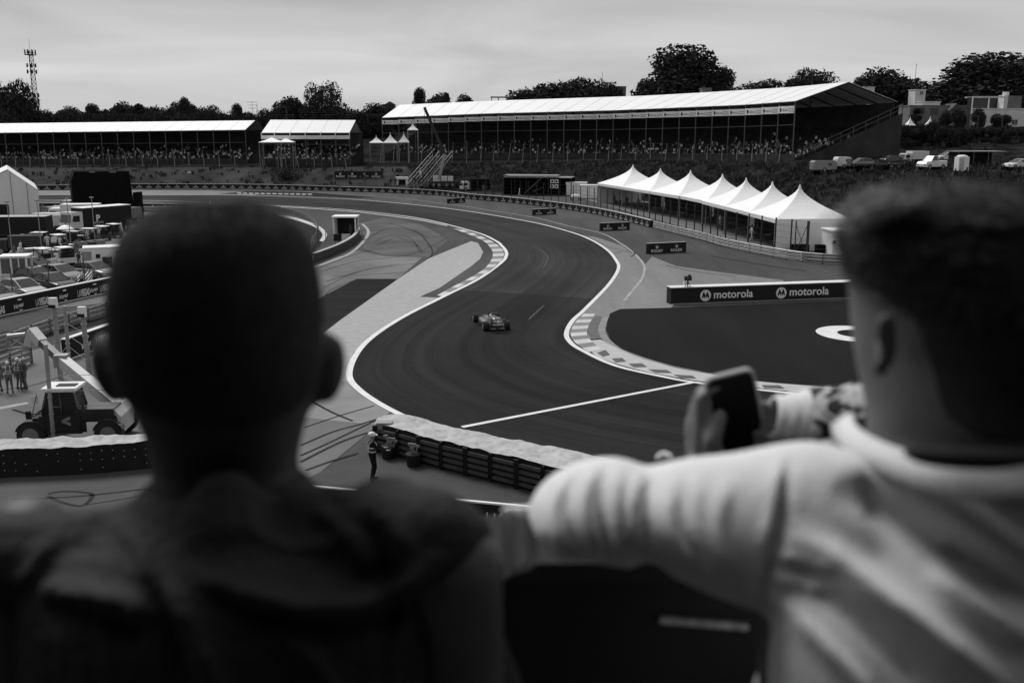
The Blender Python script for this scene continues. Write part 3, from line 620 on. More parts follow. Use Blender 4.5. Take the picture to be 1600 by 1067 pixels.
# ------------------------------------------------------------------ people prototypes (standing, ~1.75 m)
def blob(name, parts, voxel, mat, parent=None, smooth=8, mats=None, fac=.5):
    b = MB()
    for p in parts:
        k = p[0]
        if k == 'c':
            _, a, c, r0, r1 = p; b.cyl(a, c, r0, r1, 14); b.ball(a, r0, 12, 8); b.ball(c, r1, 12, 8)
        elif k == 'e': b.ball(p[1], p[2], 20, 12, rot=p[3] if len(p) > 3 else None)
        elif k == 'l':
            rings = []
            for c, rx, ry in p[1]: rings.append([Vector(c) + Vector((math.cos(2 * PI * i / 24) * rx, math.sin(2 * PI * i / 24) * ry, 0)) for i in range(24)])
            b.loft(rings)
        elif k == 'r': b.loft(p[1])
        elif k == 'b': b.box(*p[1:])
    o = b.build(name, mat if not mats else mats, None)
    m = o.modifiers.new('r', 'REMESH'); m.mode = 'VOXEL'; m.voxel_size = voxel; m.use_smooth_shade = True
    if smooth: s = o.modifiers.new('s', 'SMOOTH'); s.iterations = smooth; s.factor = fac
    bpy.context.view_layer.update(); me = bpy.data.meshes.new_from_object(o.evaluated_get(bpy.context.evaluated_depsgraph_get())); me.name = name
    old = o.data; o.modifiers.clear(); o.data = me; bpy.data.meshes.remove(old)
    if not me.materials: me.materials.append(mat if not isinstance(mat, list) else mat[0])
    me.polygons.foreach_set('use_smooth', [True] * len(me.polygons))
    if parent: o.parent = parent
    return o
m_skin = M('skin', .2, .1, 8, .6); m_ov = M('dark_overalls', .035, .25, 4, .85); m_ovg = M('grey_overalls', .1, .25, 4, .85); m_hi = M('reflective_tape', .55, .1, 6, .5); m_helm = M('white_helmet', .6, .1, 5, .35)
def figure(name, label, cat, suit, pose='stand', hat=True, vest=False, voxel=.022, H=1.75):
    t = thing(name, label, cat); k = H / 1.75; S = lambda *a: tuple(x * k for x in a)
    if pose == 'walk': feet = [(-.1, .18, .05), (.1, -.16, .05)]
    else: feet = [(-.12, .02, .05), (.13, -.02, .05)]
    hands = {'stand': [(-.3, .08, .86), (.3, .06, .84)], 'walk': [(-.3, -.12, .88), (.3, .2, .92)], 'hold': [(-.1, .36, 1.12), (.14, .38, 1.1)], 'hips': [(-.26, .05, 1.0), (.26, .05, 1.0)]}[pose]
    pr = []
    for s, f in zip((-1, 1), feet):
        hip = Vector((s * .09, 0, .92)); ft = Vector(f); kn = hip.lerp(Vector((f[0], f[1], .1)), .5) + Vector((0, .05, 0)); pr += [('c', S(*hip), S(*kn), .095 * k, .07 * k), ('c', S(*kn), S(f[0], f[1] - .03, .12), .068 * k, .05 * k), ('c', S(f[0], f[1] - .05, .05), S(f[0] * 1.15, f[1] + .14, .045), .05 * k, .04 * k)]
    pr += [('l', [(S(0, 0, z), a * k, c * k) for z, a, c in ((.86, .15, .1), (.98, .165, .115), (1.1, .15, .105), (1.25, .18, .115), (1.38, .19, .11), (1.45, .13, .085), (1.5, .06, .06))])]
    for s, h in zip((-1, 1), hands):
        sh = Vector((s * .19, 0, 1.4)); hd = Vector(h); el = sh.lerp(hd, .5) + Vector((s * .06, -.06, -.04)); pr += [('c', S(*sh), S(*el), .058 * k, .046 * k), ('c', S(*el), S(*hd), .044 * k, .032 * k)]
    pr += [('c', S(0, 0, 1.44), S(0, .01, 1.56), .055 * k, .05 * k), ('e', S(0, .015, 1.64), S(.078, .098, .118)), ('e', S(0, .11, 1.62), S(.014, .02, .02)), ('e', S(-.08, 0, 1.63), S(.012, .02, .03)), ('e', S(.08, 0, 1.63), S(.012, .02, .03))]
    o = blob('body', pr, voxel, suit, t, 3); me = o.data; me.materials.append(m_skin); me.materials.append(m_ink)
    for p in me.polygons:
        c = p.center / k
        if c.z > 1.5: p.material_index = 1
        elif c.z < .08: p.material_index = 2
    for s, h in zip((-1, 1), hands):      # five-fingered hands, slightly curled
        b = MB(); hd = Vector(h) * k; d = Vector((0, .25, -1)).normalized() if pose in ('stand', 'walk', 'hips') else Vector((0, 1, .1)).normalized(); sd = Vector((0, 1, 0)) if d.z < -.5 else Vector((1, 0, 0)); hp = hd + d * .05 * k; b.ball(hp, S(.03, .045, .05) if d.z < -.5 else S(.045, .05, .025), 8, 6)
        for i in range(4):
            a = hp + d * .04 * k + sd * (i - 1.5) * .02 * k; m2 = a + d * (.035 + .008 * (i in (1, 2))) * k; b.tube([a, m2, m2 + (d * .02 + Vector((-s * .014, 0, -.006))) * k], .0095 * k, 5)
        b.tube([hp + sd * .035 * k, hp + (sd * .06 + d * .03) * k, hp + (sd * .055 + d * .055) * k], .011 * k, 5); b.build('hand', m_skin, t, smooth=True)
    if hat: b = MB(); b.ball(S(0, .0, 1.685), S(.105, .125, .1), 14, 9); b.box(S(0, .12, 1.66), S(.16, .1, .015)); b.build('helmet', m_helm, t, smooth=True)
    else: b = MB(); b.ball(S(0, -.012, 1.67), S(.088, .1, .105), 12, 8); b.build('hair', CROWD[4], t, smooth=True)
    if vest:
        b = MB()
        for z, a, c in ((1.1, .158, .113), (1.24, .186, .123)): b.loft([[S(math.cos(2 * PI * i / 20) * a, math.sin(2 * PI * i / 20) * c, z + q) for i in range(20)] for q in (-.025, .025)], cap=False)
        for s in (-1, 1): b.tube([S(s * .1, -.125, 1.1), S(s * .11, -.128, 1.25), S(s * .1, -.11, 1.4), S(s * .09, -.02, 1.475), S(s * .1, .1, 1.4), S(s * .11, .13, 1.2)], .016 * k, 5)
        b.build('reflective_tape', m_hi, t)
    return t
def T(px, Y, dz=0): return Vector(((px - CX) / FPX * Y, Y, max(0, terrain_z(px, Y)) + dz))
# ------------------------------------------------------------------ boards and barriers
m_board = M('black_board', .016, .1, 1, .6, spec=.2); m_wp = M('white_print', .72, .04, 2, .6); m_foam = M('barrier_foam_top', .42, .15, 2, .8); m_rail = M('guard_rail_zinc', .26, .2, 2, .5, metal=.4); m_tyre = M('tyre_rubber', .018, .3, 6, .9)
def crown(b, o, xd, s, mi=1, d=.02):
    x = Vector(xd).normalized(); u = Vector((0, 0, 1)); nn = x.cross(u)
    q = lambda a, c: o + x * a * s + u * c * s + nn * d
    pts = [(-.3, 0), (.3, 0), (.34, .12), (.62, .78), (.24, .32), (.3, .92), (.07, .36), (0, 1.02), (-.07, .36), (-.3, .92), (-.24, .32), (-.62, .78), (-.34, .12)]
    b.flat([q(*p) for p in pts], mi)
    for a, c in ((-.62, .82), (-.3, .98), (0, 1.08), (.3, .98), (.62, .82)): b.flat([q(a + .07 * math.cos(t * PI / 3), c + .07 * math.sin(t * PI / 3)) for t in range(6)], mi)
def watch_board(n, wd, h, dep=.35, first=True):
    b = MB(); b.box((0, dep / 2, h / 2), (wd, dep, h)); b.box((0, dep / 2, h + .012), (wd * 1.0, dep * 1.02, .024), mi=2)
    for i in range(n):
        x = -wd / 2 + wd * (i + .5) / n; crown(b, Vector((x, 0, h * .5)), (1, 0, 0), h * .3); b.text('ROLEX', (x, 0, h * .14), (1, 0, 0), h * .36, 1, depth=.02, sx=1.15, bold=1)
    return b
def place(o, a, c):
    d = c - a; o.location = (a + c) / 2; o.rotation_euler = (0, 0, math.atan2(d.y, d.x)); return o
wb = None; PT = resample(smooth_line([G(*p) for p in [(-60, 297.5), (61, 297), (140, 296), (210, 294.5), (300, 294.5), (380, 295), (456, 296.5), (532, 299), (608, 301.5), (684, 305.5), (734, 311.5), (780, 315.5), (824, 320), (887, 328), (940, 337), (994, 350), (1021, 357.5)]], 8), 2.0)
for a, c in zip(PT, PT[1:]):
    if wb is None: wb = watch_board(1, 1.97, .92, .5).build('advertising_board', [m_board, m_wp, m_foam]); o = wb
    else: o = dup(wb)
    place(o, a, c); tag(o, 'black barrier board with white crown in the endless row around the far runoff', 'advertising board', 'crown boards in the row around the far runoff')
pt2 = resample([G(*p) for p in [(-60, 325), (120, 325), (216, 325.5), (300, 326.5), (345, 328)]], 2.0)
for a, c in zip(pt2, pt2[1:]):
    o = dup(wb); place(o, a, c); o.scale = (1, 1, .8); tag(o, 'black barrier board with white crown in the row between track and paddock', 'advertising board', 'crown boards in the row between track and paddock')
def board2(xa, ya, xb, yb, h, label, n=2):
    a, c = G(xa, ya), G(xb, yb); o = watch_board(n, (c - a).length, h, .25).build('advertising_board', [m_board, m_wp, m_foam]); place(o, a, c); return tag(o, label, 'advertising board')
board2(700, 318.5, 727, 316.5, .85, 'smallest free-standing black crown board on the runoff, farthest from the camera'); board2(833, 336.5, 869, 334.5, .85, 'second farthest free-standing black crown board on the runoff')
board2(938, 361, 984, 359, .95, 'free-standing black crown board before the dark fence posts, second nearest'); board2(1011, 397, 1072, 394, 1.05, 'nearest free-standing black crown board with two crowns on the runoff')
a, c = T(526, 218), T(600, 217); o = watch_board(4, (c - a).length, 1.5, .2).build('advertising_board', [m_board, m_wp, m_board]); place(o, a, c); o.location.z -= .2; tag(o, 'long black board with four dim crowns on the grass bank', 'advertising board')
# armco guard rails
def armco(name, label, pts, h=.95, n=3, step_=2.0, mat=None, post=m_rsteel):
    t = thing(name, label, 'guard rail'); pts = resample(pts, step_)
    for k in range(n):
        z = h - .16 - k * (h - .1) / n; b = MB()
        for a, c in zip(pts, pts[1:]):
            d = (c - a).normalized(); nn = Vector((d.y, -d.x, 0)); 
            if nn.y > 0: nn = -nn
            hh = (h - .1) / n * .42; b.add([a + Vector((0, 0, z + hh)) , c + Vector((0, 0, z + hh)), c + nn * .07 + Vector((0, 0, z + hh * .5)), a + nn * .07 + Vector((0, 0, z + hh * .5)), c + Vector((0, 0, z)), a + Vector((0, 0, z)), c + nn * .07 + Vector((0, 0, z - hh * .5)), a + nn * .07 + Vector((0, 0, z - hh * .5)), c + Vector((0, 0, z - hh)), a + Vector((0, 0, z - hh))], [(0, 1, 2, 3), (3, 2, 4, 5), (5, 4, 6, 7), (7, 6, 8, 9)])
        b.build('rail', mat or m_rail, t)
    for p in pts[:95]: b = MB(); b.box(p + Vector((0, .08, h / 2)), (.12, .12, h)); b.build('post', post, t)
    return t
armco('guard_rail', 'curving triple-rail guard rail below the white pagoda tents', smooth_line([G(*p) for p in [(1021, 357), (1060, 367), (1100, 377), (1130, 386), (1200, 400.5), (1259, 410), (1325, 414), (1420, 416)]], 6), 1.0)
armco('guard_rail', 'triple guard rail behind the parked lifting vehicle, left of the tall posts', [G(0 - 60, 566), G(0, 549), G(90, 516), G(178, 490)], .95)
armco('guard_rail', 'short triple guard rail end behind the group of marshals', [G(-60, 612), G(0, 588), G(52, 566)], 1.05)
armco('guard_rail', 'pale guard rail behind the crown boards between track and paddock', [G(-60, 331), G(212, 331.5), G(300, 331), G(335, 331)], .9)
armco('guard_rail', 'thin guard rail following the pit exit lane up to the white marshal booth', smooth_line([G(*p) for p in [(402, 325.5), (440, 331), (470, 339), (490, 350), (497, 362), (492, 380)]], 6), .8, mat=m_rsteel)
# dark debris fence along the runoff and tents
def posts(label, pts, sp, h, wires=6, r=.06, mat=None, lab_m=None, skip=0):
    t = thing('debris_fence', label, 'fence'); pts = resample(pts, sp); w_ = MB(); pv = None
    for i, p in enumerate(pts[:98]):
        b = MB(); b.box(p + Vector((0, 0, h / 2)), (r * 2, r * 2, h)); b.build('post', mat or m_rsteel, t)
        if pv is not None:
            for k in range(1, wires + 1): w_.beam(pv + Vector((0, 0, h * k / (wires + .2))), p + Vector((0, 0, h * k / (wires + .2))), .016)
        pv = p
    w_.build('wire', mat or m_rsteel, t); return t
m_dpost = M('dark_post_paint', .022, .2, 3, .7)
FP = smooth_line([G(*p) + Vector((.6, .8, 0)) for p in [(640, 303), (684, 305), (734, 311), (780, 315), (824, 319), (887, 327), (940, 336), (994, 348.5), (1021, 356), (1060, 365), (1100, 375), (1130, 384), (1200, 398), (1262, 408)]], 8)
posts('row of tall dark fence posts along the runoff, in front of the white pagoda tents', FP, 2.3, 3.7, mat=m_dpost)
# big phone-maker board
m_tw = M('white_board_top', .7, .05, 1, .6)
a, c = G(1048, 476), G(1620, 455); d = (c - a).normalized(); t = thing('advertising_wall', 'long black advertising wall with round logos and white top, beside the dark infield', 'advertising board', a, math.atan2(d.y, d.x))
L_ = (c - a).length; b = MB(); b.box((L_ / 2, .45, .6), (L_, .9, 1.2)); sc = L_ / (1620 - 1048)
def sx(px): 
    lo = (px - 800) / FPX; # intersection of the pixel column with the wall line, metres along
    dc = ray(px, 470); k = (a.x * dc.y - a.y * dc.x) / (d.y * dc.x - d.x * dc.y); return k
for px in (1102, 1220, 1338, 1456):
    x = sx(px); z = .58; ci = [Vector((x + .42 * math.cos(q * PI / 16), -.012, z + .42 * math.sin(q * PI / 16))) for q in range(32)]; b.flat(ci, 1)
    for s in (-1, 1): b.flat([Vector((x + s * p, -.022, z + q)) for p, q in ((.0, .0), (.0, -.04), (.06, .12), (.13, .27), (.16, .27), (.22, .12), (.3, -.16), (.2, -.2), (.15, -.04), (.1, -.14), (.05, -.22), (.02, -.05))], 0)
    x0, x1 = sx(px + 13), sx(px + 74); v_, f_, w_ = glyphs('motorola', 1); size = (x1 - x0) / w_; b.text('motorola', (x0, 0, z - size * .27), (1, 0, 0), size, 1, 'LEFT', depth=.012, bold=1)
b.build('board', [m_board, m_wp], t); b = MB(); b.box((L_ / 2, .46, 1.22), (L_ + .04, .96, .05)); b.build('top_cover', m_tw, t); b = MB(); b.box((L_ / 2, -.02, .03), (L_, .06, .08)); b.build('base_strip', m_rail, t)
p = G(1076, 449, 1.24) + Vector((0, .4, 0)); t = thing('remote_camera', 'small remote television camera on a bracket above the black advertising wall', 'camera', p)
b = MB(); b.cyl((0, 0, 0), (0, 0, .45), .05); b.beam((-.2, 0, 0), (0, 0, .4), .04); b.beam((.2, 0, 0), (0, 0, .4), .04); b.build('stand', m_rsteel, t); b = MB(); b.box((0, 0, .6), (.5, .35, .3)); b.cyl((0, -.15, .6), (0, -.45, .6), .1, .12, 10); b.box((.1, 0, .8), (.2, .15, .12)); b.build('camera_head', m_dpost, t); b = MB(); b.box((-.25, 0, .25), (.18, .2, .2)); b.build('junction_box', m_ban, t)
# las vegas wall
def lv_wall(name, label, a, c, h, items, ms=1.0, dep=.3, tilt=0):
    d = (c - a).normalized(); t = thing(name, label, 'advertising board', a, math.atan2(d.y, d.x)); L_ = (c - a).length; b = MB(); b.box((L_ / 2, dep / 2, h / 2 + .03), (L_, dep, h - .06))
    for kind, px in items:
        dc = ray(px, 470); x = (a.x * dc.y - a.y * dc.x) / (d.y * dc.x - d.x * dc.y)
        if kind == 'T': b.text('LAS', (x - .36 * ms, 0, h * .17), (1, 0, 0), h * .82 * ms, 1, depth=.015, sx=.42); b.text('VEGAS', (x + .36 * ms, 0, h * .17), (1, 0, 0), h * .82 * ms, 1, depth=.015, sx=.42, bold=2)
        else:
            v0 = len(b.v); b.text('Vegas', (x, 0, h * .3), (1, 0, 0), h * .5 * ms, 1, depth=.015, sx=.9, bold=1)
            for k in range(v0, len(b.v)): b.v[k].x += (b.v[k].z - h * .3) * .35; b.v[k].z += (b.v[k].x - x) * .12
            b.box((x + .25 * ms, -.01, h * .8), (.42 * ms, .012, h * .1), mi=1); b.box((x + .3 * ms, -.01, h * .14), (.3 * ms, .012, h * .06), mi=1)
    b.build('board', [m_board, m_wp], t); b = MB(); b.box((L_ / 2, dep / 2, h + .02), (L_, dep + .03, .05)); b.box((L_ / 2, -.02, .03), (L_, .06, .06)); b.build('edge_strip', m_tw, t); return t
lv_wall('advertising_wall', 'long black banner wall with city lettering below the parked cars', G(-70, 510), G(185, 454), 1.1, [('T', -8), ('V', 27), ('T', 64), ('V', 99), ('T', 130), ('V', 147), ('T', 165)], .78)
lv_wall('advertising_wall', 'short black banner wall with city lettering behind the tall posts', G(106, 563), G(186, 533), 1.15, [('V', 127), ('T', 153)], .8)
lv_wall('advertising_wall', 'nearest black banner wall with pale top edge, mostly hidden by the dark jacket', G(440, 801), G(900, 848), 1.0, [('T', 568), ('T', 790)], 1, .09)
# ------------------------------------------------------------------ foam-topped tyre barriers at the bottom
m_tarp = M('crumpled_tarp', .38, .3, 2.2, .7, bump=3, bsc=3.5); m_belt = M('conveyor_belt', .012, .15, 2, .7, spec=.2); m_slat = M('barrier_slats', .05, .3, 3, .8)
def tyre_barrier(name, label, near, far, h, slats=True, m=None, bolts=False):
    t = thing(name, label, 'tyre barrier'); N_ = resample_n(smooth_line([G(p[0], p[1], h) for p in near], 6), 90); F_ = resample_n(smooth_line([G(p[0], p[1], h) for p in far], 6), 90)
    b = MB(); W_ = 10; vs = []
    for i, (p, q) in enumerate(zip(N_, F_)):
        for j in range(W_ + 1):
            u = j / W_; v = p.lerp(q, u); z = .14 * noise.noise(Vector((v.x * 1.3, v.y * 1.6, 1))) * (1 if slats else 1.5) + .05 * noise.noise(v * 5); vs.append((v.x, v.y, h + .02 + max(-.03, z + .04) * math.sin(PI * (u * .92 + .04)) ** .4))
    fs = [(i * (W_ + 1) + j, i * (W_ + 1) + j + 1, (i + 1) * (W_ + 1) + j + 1, (i + 1) * (W_ + 1) + j) for i in range(89) for j in range(W_)]
    b.add(vs, fs); b.build('tarp_cover', m_tarp, t, smooth=True)
    b = MB()
    for R_, s in ((N_, 1), (F_, 1)):
        b.add([(p.x, p.y, h) for p in R_] + [(p.x, p.y, 0) for p in R_], [(i, i + 1, 91 + i, 90 + i) for i in range(89)])
    for p, q in ((N_[0], F_[0]), (N_[-1], F_[-1])): b.add([(p.x, p.y, h), (q.x, q.y, h), (q.x, q.y, 0), (p.x, p.y, 0)], [(0, 1, 2, 3)])
    b.build('belt_wall', m_belt, t)
    P_ = resample(N_, 1.15); out = Vector((0, -1, 0)); S_ = MB(); V_ = MB(); Q_ = MB()
    if slats:
        for k in range(4):
            z = .2 + k * (h - .3) / 3.4
            for a, c in zip(P_, P_[1:]):
                d = (c - a).normalized(); nn = Vector((d.y, -d.x, 0)); u = Vector((0, 0, 1)); zz = z - h
                S_.beam(a + d * .06 + nn * .05 + u * zz, c - d * .06 + nn * .05 + u * zz, .07, .13)
        S_.build('slats', m_slat, t)
        for i, p in enumerate(P_): Vb = MB(); Vb.box((p.x, p.y - .1, h / 2), (.09 if i % 2 else .17, .14, h + .02)); Vb.build('frame_post', m_belt, t)
    if bolts:
        rr = random.Random(8); P2 = resample(N_, .38)
        for i, p in enumerate(P2):
            for z in (.25, .55, .85):
                if rr.random() < .55: Q_.box((p.x, p.y - .012, z + rr.uniform(-.05, .05)), (.022, .02, .022))
        Q_.build('bolt_heads', m_wp, t)
    return t
tyre_barrier('tyre_barrier', 'long slatted tyre barrier with sandy tarp on top, beside the marshal in dark overalls', [(586, 664), (605, 667), (660, 682), (700, 692), (770, 708), (850, 727), (900, 739), (960, 753), (1060, 780)], [(590, 653), (622, 648), (660, 655), (700, 666), (780, 684), (840, 695), (900, 707), (960, 721), (1060, 745)], 1.08)
tyre_barrier('tyre_barrier', 'black belted barrier with crumpled pale tarp on top in front of the lifting vehicle', [(-70, 712), (0, 704), (60, 702), (140, 698), (236, 690), (300, 684)], [(-70, 694), (0, 687), (60, 686), (140, 684), (236, 679), (300, 676)], 1.05, slats=False, bolts=True)
# white-topped belt edge seen on track side
# ------------------------------------------------------------------ tall fence posts at left
def tall_post(px, yt, xb, yb, r, label, box=False):
    g = G(xb, yb); top = P(px, yt, g.y); t = thing('fence_post', label, 'post', g); b = MB(); b.cyl((0, 0, -.3), top - g, r, r * .95, 10)
    for k in range(1, 6): b.cyl((top - g) * (k / 6) - Vector((0, 0, .03)), (top - g) * (k / 6) + Vector((0, 0, .03)), r * 1.25, r * 1.25, 10)
    b.build('pole', m_pole, t)
    if box: b = MB(); b.box(top - g + Vector((.02, -.1, .05)), (.36, .25, .5)); b.build('equipment_box', m_ban, t); b = MB(); b.box(top - g + Vector((0, -.27, -.12)), (.36, .03, .16)); b.build('dark_panel', m_ink, t)
    return t, g, top
q1 = tall_post(84, 474, 95, 592, .13, 'tall grey post with a white box on top, left of the banner wall logo', True); q2 = tall_post(101, 478, 108, 566, .1, 'tall grey post just right of the post carrying the left white box'); q3 = tall_post(129, 488, 141, 598, .12, 'tall grey post with white box on top in front of the short banner wall', True)
q4 = tall_post(71, 538, 85, 700, .085, 'tall grey post rising from the crumpled tarp before the lifting vehicle cab'); q5 = tall_post(186, 650, 189, 695, .07, 'short grey post at the rear of the lifting vehicle')
for k in (.1, .25, .4, .55, .7): tag(MB().cyl(q4[1].lerp(q4[2], k), q5[1].lerp(q5[1] + Vector((0, 0, 4.2)), k), .012, None, 4).build('cable', m_pole), 'thin steel cable stretched across the front of the lifting vehicle between two grey posts', 'cable', 'cables across the lifting vehicle')
for k in (.3, .5, .7, .9): tag(MB().tube([q1[1].lerp(q1[2], k), q2[1].lerp(q2[2], k), q3[1].lerp(q3[2], k)], .012, 4).build('cable', m_pole), 'thin steel cable across the three tall posts by the banner wall', 'cable', 'cables across the three tall posts')
# ------------------------------------------------------------------ vehicles
m_glass = M('dark_glass', .02, 0, rough=.08, spec=.8); m_wpaint = M('white_vehicle_paint', .62, .06, 1, .3, coat=.3); m_gpaint = M('grey_vehicle_paint', .22, .1, 1, .3, coat=.4, metal=.2); m_dpaint = M('dark_vehicle_paint', .025, .1, 1, .25, coat=.5); m_rim = M('rim_metal', .3, .1, 3, .4, metal=.5); m_spaint = M('silver_vehicle_paint', .42, .1, 1, .3, coat=.4, metal=.3)
def wheel(t, c, r, w, axis=(1, 0, 0), name='wheel'):
    ax = Vector(axis).normalized(); c = Vector(c); b = MB(); b.cyl(c - ax * w / 2, c + ax * w / 2, r, r, 18); b.cyl(c - ax * (w / 2 + .01), c + ax * (w / 2 + .01), r * .97, r * .97, 18); o = b.build(name, m_tyre, t)
    b = MB(); b.cyl(c - ax * (w / 2 + .02), c + ax * (w / 2 + .02), r * .58, r * .58, 12); b.cyl(c - ax * (w / 2 + .03), c + ax * (w / 2 + .03), r * .2, r * .2, 8); b.build('rim', m_rim, o); return o
def car(label, loc, rz, paint, L=4.3, Wd=1.78, H=1.45, kind='hatch', cat='car', group=None, name='parked_car'):
    """nose points to local +Y"""
    t = thing(name, label, cat, loc, rz, group); k = L / 4.3; hh = H / 1.45
    prof = {'hatch': [(-2.1, .35), (-2.12, .75), (-2.02, 1.0), (-1.2, .98), (.9, .93), (1.75, .78), (2.1, .6), (2.14, .35)], 'sedan': [(-2.12, .35), (-2.15, .8), (-1.9, .98), (-1.3, 1.0), (.85, .93), (1.75, .78), (2.1, .6), (2.14, .35)], 'pickup': [(-2.15, .4), (-2.15, 1.05), (-.6, 1.05), (.8, 1.05), (1.9, .95), (2.12, .7), (2.15, .38)]}[kind]
    top = {'hatch': [(-1.95, 1.0), (-1.45, 1.4), (-.9, 1.45), (.0, 1.44), (.95, .93)], 'sedan': [(-1.6, 1.0), (-.95, 1.38), (-.4, 1.44), (.1, 1.42), (1.0, .93)], 'pickup': [(-.55, 1.05), (-.45, 1.6), (.35, 1.6), (.95, 1.05)]}[kind]
    def side(pr, w0, w1, zsplit=99):
        n = len(pr); A = []
        for s, ww in ((-1, 1), (1, 1)):
            A.append([Vector((s * (w0 if z < .7 else w0 + (w1 - w0) * (z - .7) / .8) / 2 * 1, y * k, z * hh)) for y, z in pr])
        return A
    b = MB(); A = side(prof, Wd, Wd * .94); secs = [[Vector((x * f, p.y * (1 if abs(f) < .9 else .97), p.z - (.05 if abs(f) > .9 else 0))) for p, x in zip(A[1], [q.x for q in A[1]])] for f in (-1, -.9, .9, 1)]; b.loft(secs); b.build('body', paint, t)
    b = MB(); A = side(top, Wd * .96, Wd * .72); b.loft([A[0], A[1]]); o = b.build('windows', m_glass, t)
    b = MB(); r_ = [(y, z) for y, z in top if z > 1.3]; b.loft([[Vector((s * Wd * .37, y * k, z * hh + .02)) for y, z in r_ + [(r_[-1][0], r_[-1][1] - .04), (r_[0][0], r_[0][1] - .04)]] for s in (-1, 1)]); b.build('roof', paint, t)
    for i in range(0, len(top) - 1):
        pass
    b = MB()
    for s in (-1, 1):
        for (y, z), (y2, z2) in zip(top, top[1:]): 
            w0 = Wd * .96 + (Wd * .72 - Wd * .96) * (z - .7) / .8; w1 = Wd * .96 + (Wd * .72 - Wd * .96) * (z2 - .7) / .8; b.beam((s * w0 / 2, y * k, z * hh), (s * w1 / 2, y2 * k, z2 * hh), .07, .06)
        b.beam((s * Wd * .44, -.25 * k, .95 * hh), (s * Wd * .37, -.25 * k, 1.43 * hh), .07)
    b.beam((-Wd * .37, top[1][0] * k, top[1][1] * hh), (Wd * .37, top[1][0] * k, top[1][1] * hh), .06)
    b.build('pillars', paint, t)
    for s in (-1, 1):
        for y in (-1.3, 1.32): wheel(t, (s * (Wd / 2 - .09), y * k, .32 * hh), .32 * hh, .22)
        b = MB(); b.box((s * Wd * .36, 2.08 * k, .64 * hh), (.34, .12, .13)); b.build('headlight', m_rim, t); b = MB(); b.box((s * Wd * .4, -2.1 * k, .82 * hh), (.26, .08, .16)); b.build('tail_light', m_rsteel, t)
        b = MB(); b.box((s * (Wd / 2 + .06), .62 * k, 1.0 * hh), (.18, .1, .13)); b.build('mirror', paint, t)
    return t
rzd = lambda ax, ay: math.atan2(ay, ax) - PI / 2
car('silver hatchback parked behind the banner wall, second car from the left', G(38, 466), rzd(1, -.55), m_spaint, 3.9); car('pale car cut off by the left edge behind the banner wall', G(-8, 477), rzd(1, -.5), m_gpaint, 4, kind='sedan')
car('dark saloon parked beside the silver hatchback by the banner wall', G(84, 455), rzd(1, -.55), m_dpaint, 4.1, kind='sedan'); car('dark car with pale bonnet parked behind the dark saloon near the white ramp', G(97, 441), rzd(1, -.5), m_gpaint, 3.9); car('low dark car behind the silver hatchback, beside the glass booth', G(60, 446), rzd(1, -.5), m_dpaint, 3.9)
Yv = 150
car('white pickup truck nose-left on the upper terrace beside the portable toilet', T(1446, 146), rzd(-1, -.5), m_wpaint, 4.4, 1.8, 1.75, 'pickup', 'pickup truck', name='pickup_truck'); car('white car at the right edge of the upper terrace', T(1582, 141), rzd(-1, -.25), m_wpaint, 4.7, 1.8, 1.35, 'sedan'); car('small white car farther back above the white pickup', T(1468, 165), rzd(-1, -.1), m_wpaint, 4.0, 1.7, 1.4); car('grey car on the upper terrace left of the white van', T(1335, 152), rzd(-1, -.1), m_gpaint, 4.0); car('dark car behind the portable toilet on the upper terrace', T(1388, 156), rzd(1, .1), m_dpaint, 4.2, kind='sedan')
def boxvan(name, label, cat, loc, rz, paint, cargo, L=5.5, Wd=2.1, H=2.4, cab=1.6, text=None, wheels=2, ch=None, roofm=None):
    """cab toward +Y; cargo body behind"""
    t = thing(name, label, cat, loc, rz); ch = ch or H * .82; y1 = L / 2
    b = MB(); b.loft([[Vector((s * Wd / 2 * f, y, z)) for y, z in ((y1 - cab, .45), (y1 - cab, ch), (y1 - .35, ch), (y1 - .08, ch * .55), (y1, ch * .4), (y1, .45))] for s, f in ((-1, .98), (-1, .9), (1, .9), (1, .98))]); b.build('cab', paint, t)
    b = MB(); b.add([(-Wd * .42, y1 - .29, ch * .9), (Wd * .42, y1 - .29, ch * .9), (Wd * .44, y1 - .04, ch * .55), (-Wd * .44, y1 - .04, ch * .55)], [(0, 1, 2, 3)]); b.build('windscreen', m_glass, t)
    for s in (-1, 1): b = MB(); b.box((s * (Wd / 2), y1 - cab * .5, ch * .72), (.03, cab * .5, ch * .26)); b.build('side_window', m_glass, t); b = MB(); b.box((s * Wd * .36, y1 + .02, .75), (.28, .06, .18)); b.build('headlight', m_rim, t); b = MB(); b.box((s * (Wd / 2 + .14), y1 - .3, ch * .68), (.12, .08, .32)); b.build('mirror', m_dpaint, t)
    if cargo is not None:
        b = MB(); b.box((0, -cab / 2 - .03, (H + .7) / 2), (Wd, L - cab - .1, H - .7))
        if text:
            for s in (-1, 1): b.text(text, (s * (Wd / 2), -cab / 2 + s * 0 - (L - cab) * .2 * s, H * .48), (0, s, 0), H * .34, 1, depth=.02, bold=2); b.text('RACING', (s * (Wd / 2), -cab / 2 - (L - cab) * .2 * s, H * .38), (0, s, 0), H * .12, 1, depth=.02)
        b.build('cargo_box', [cargo, m_wp], t)
        if roofm: b = MB(); b.box((0, -cab / 2 - .03, H + .03), (Wd + .04, L - cab - .1, .06)); b.build('roof_edge', roofm, t)
    b = MB(); b.box((0, 0, .55), (Wd * .5, L * .96, .2)); b.build('chassis', m_dpaint, t)
    ys = [y1 - .75] + [-L / 2 + .9 + .95 * i for i in range(wheels - 1)]
    for s in (-1, 1):
        for y in ys: wheel(t, (s * (Wd / 2 - .15), y, .42), .42, .26)
    return t
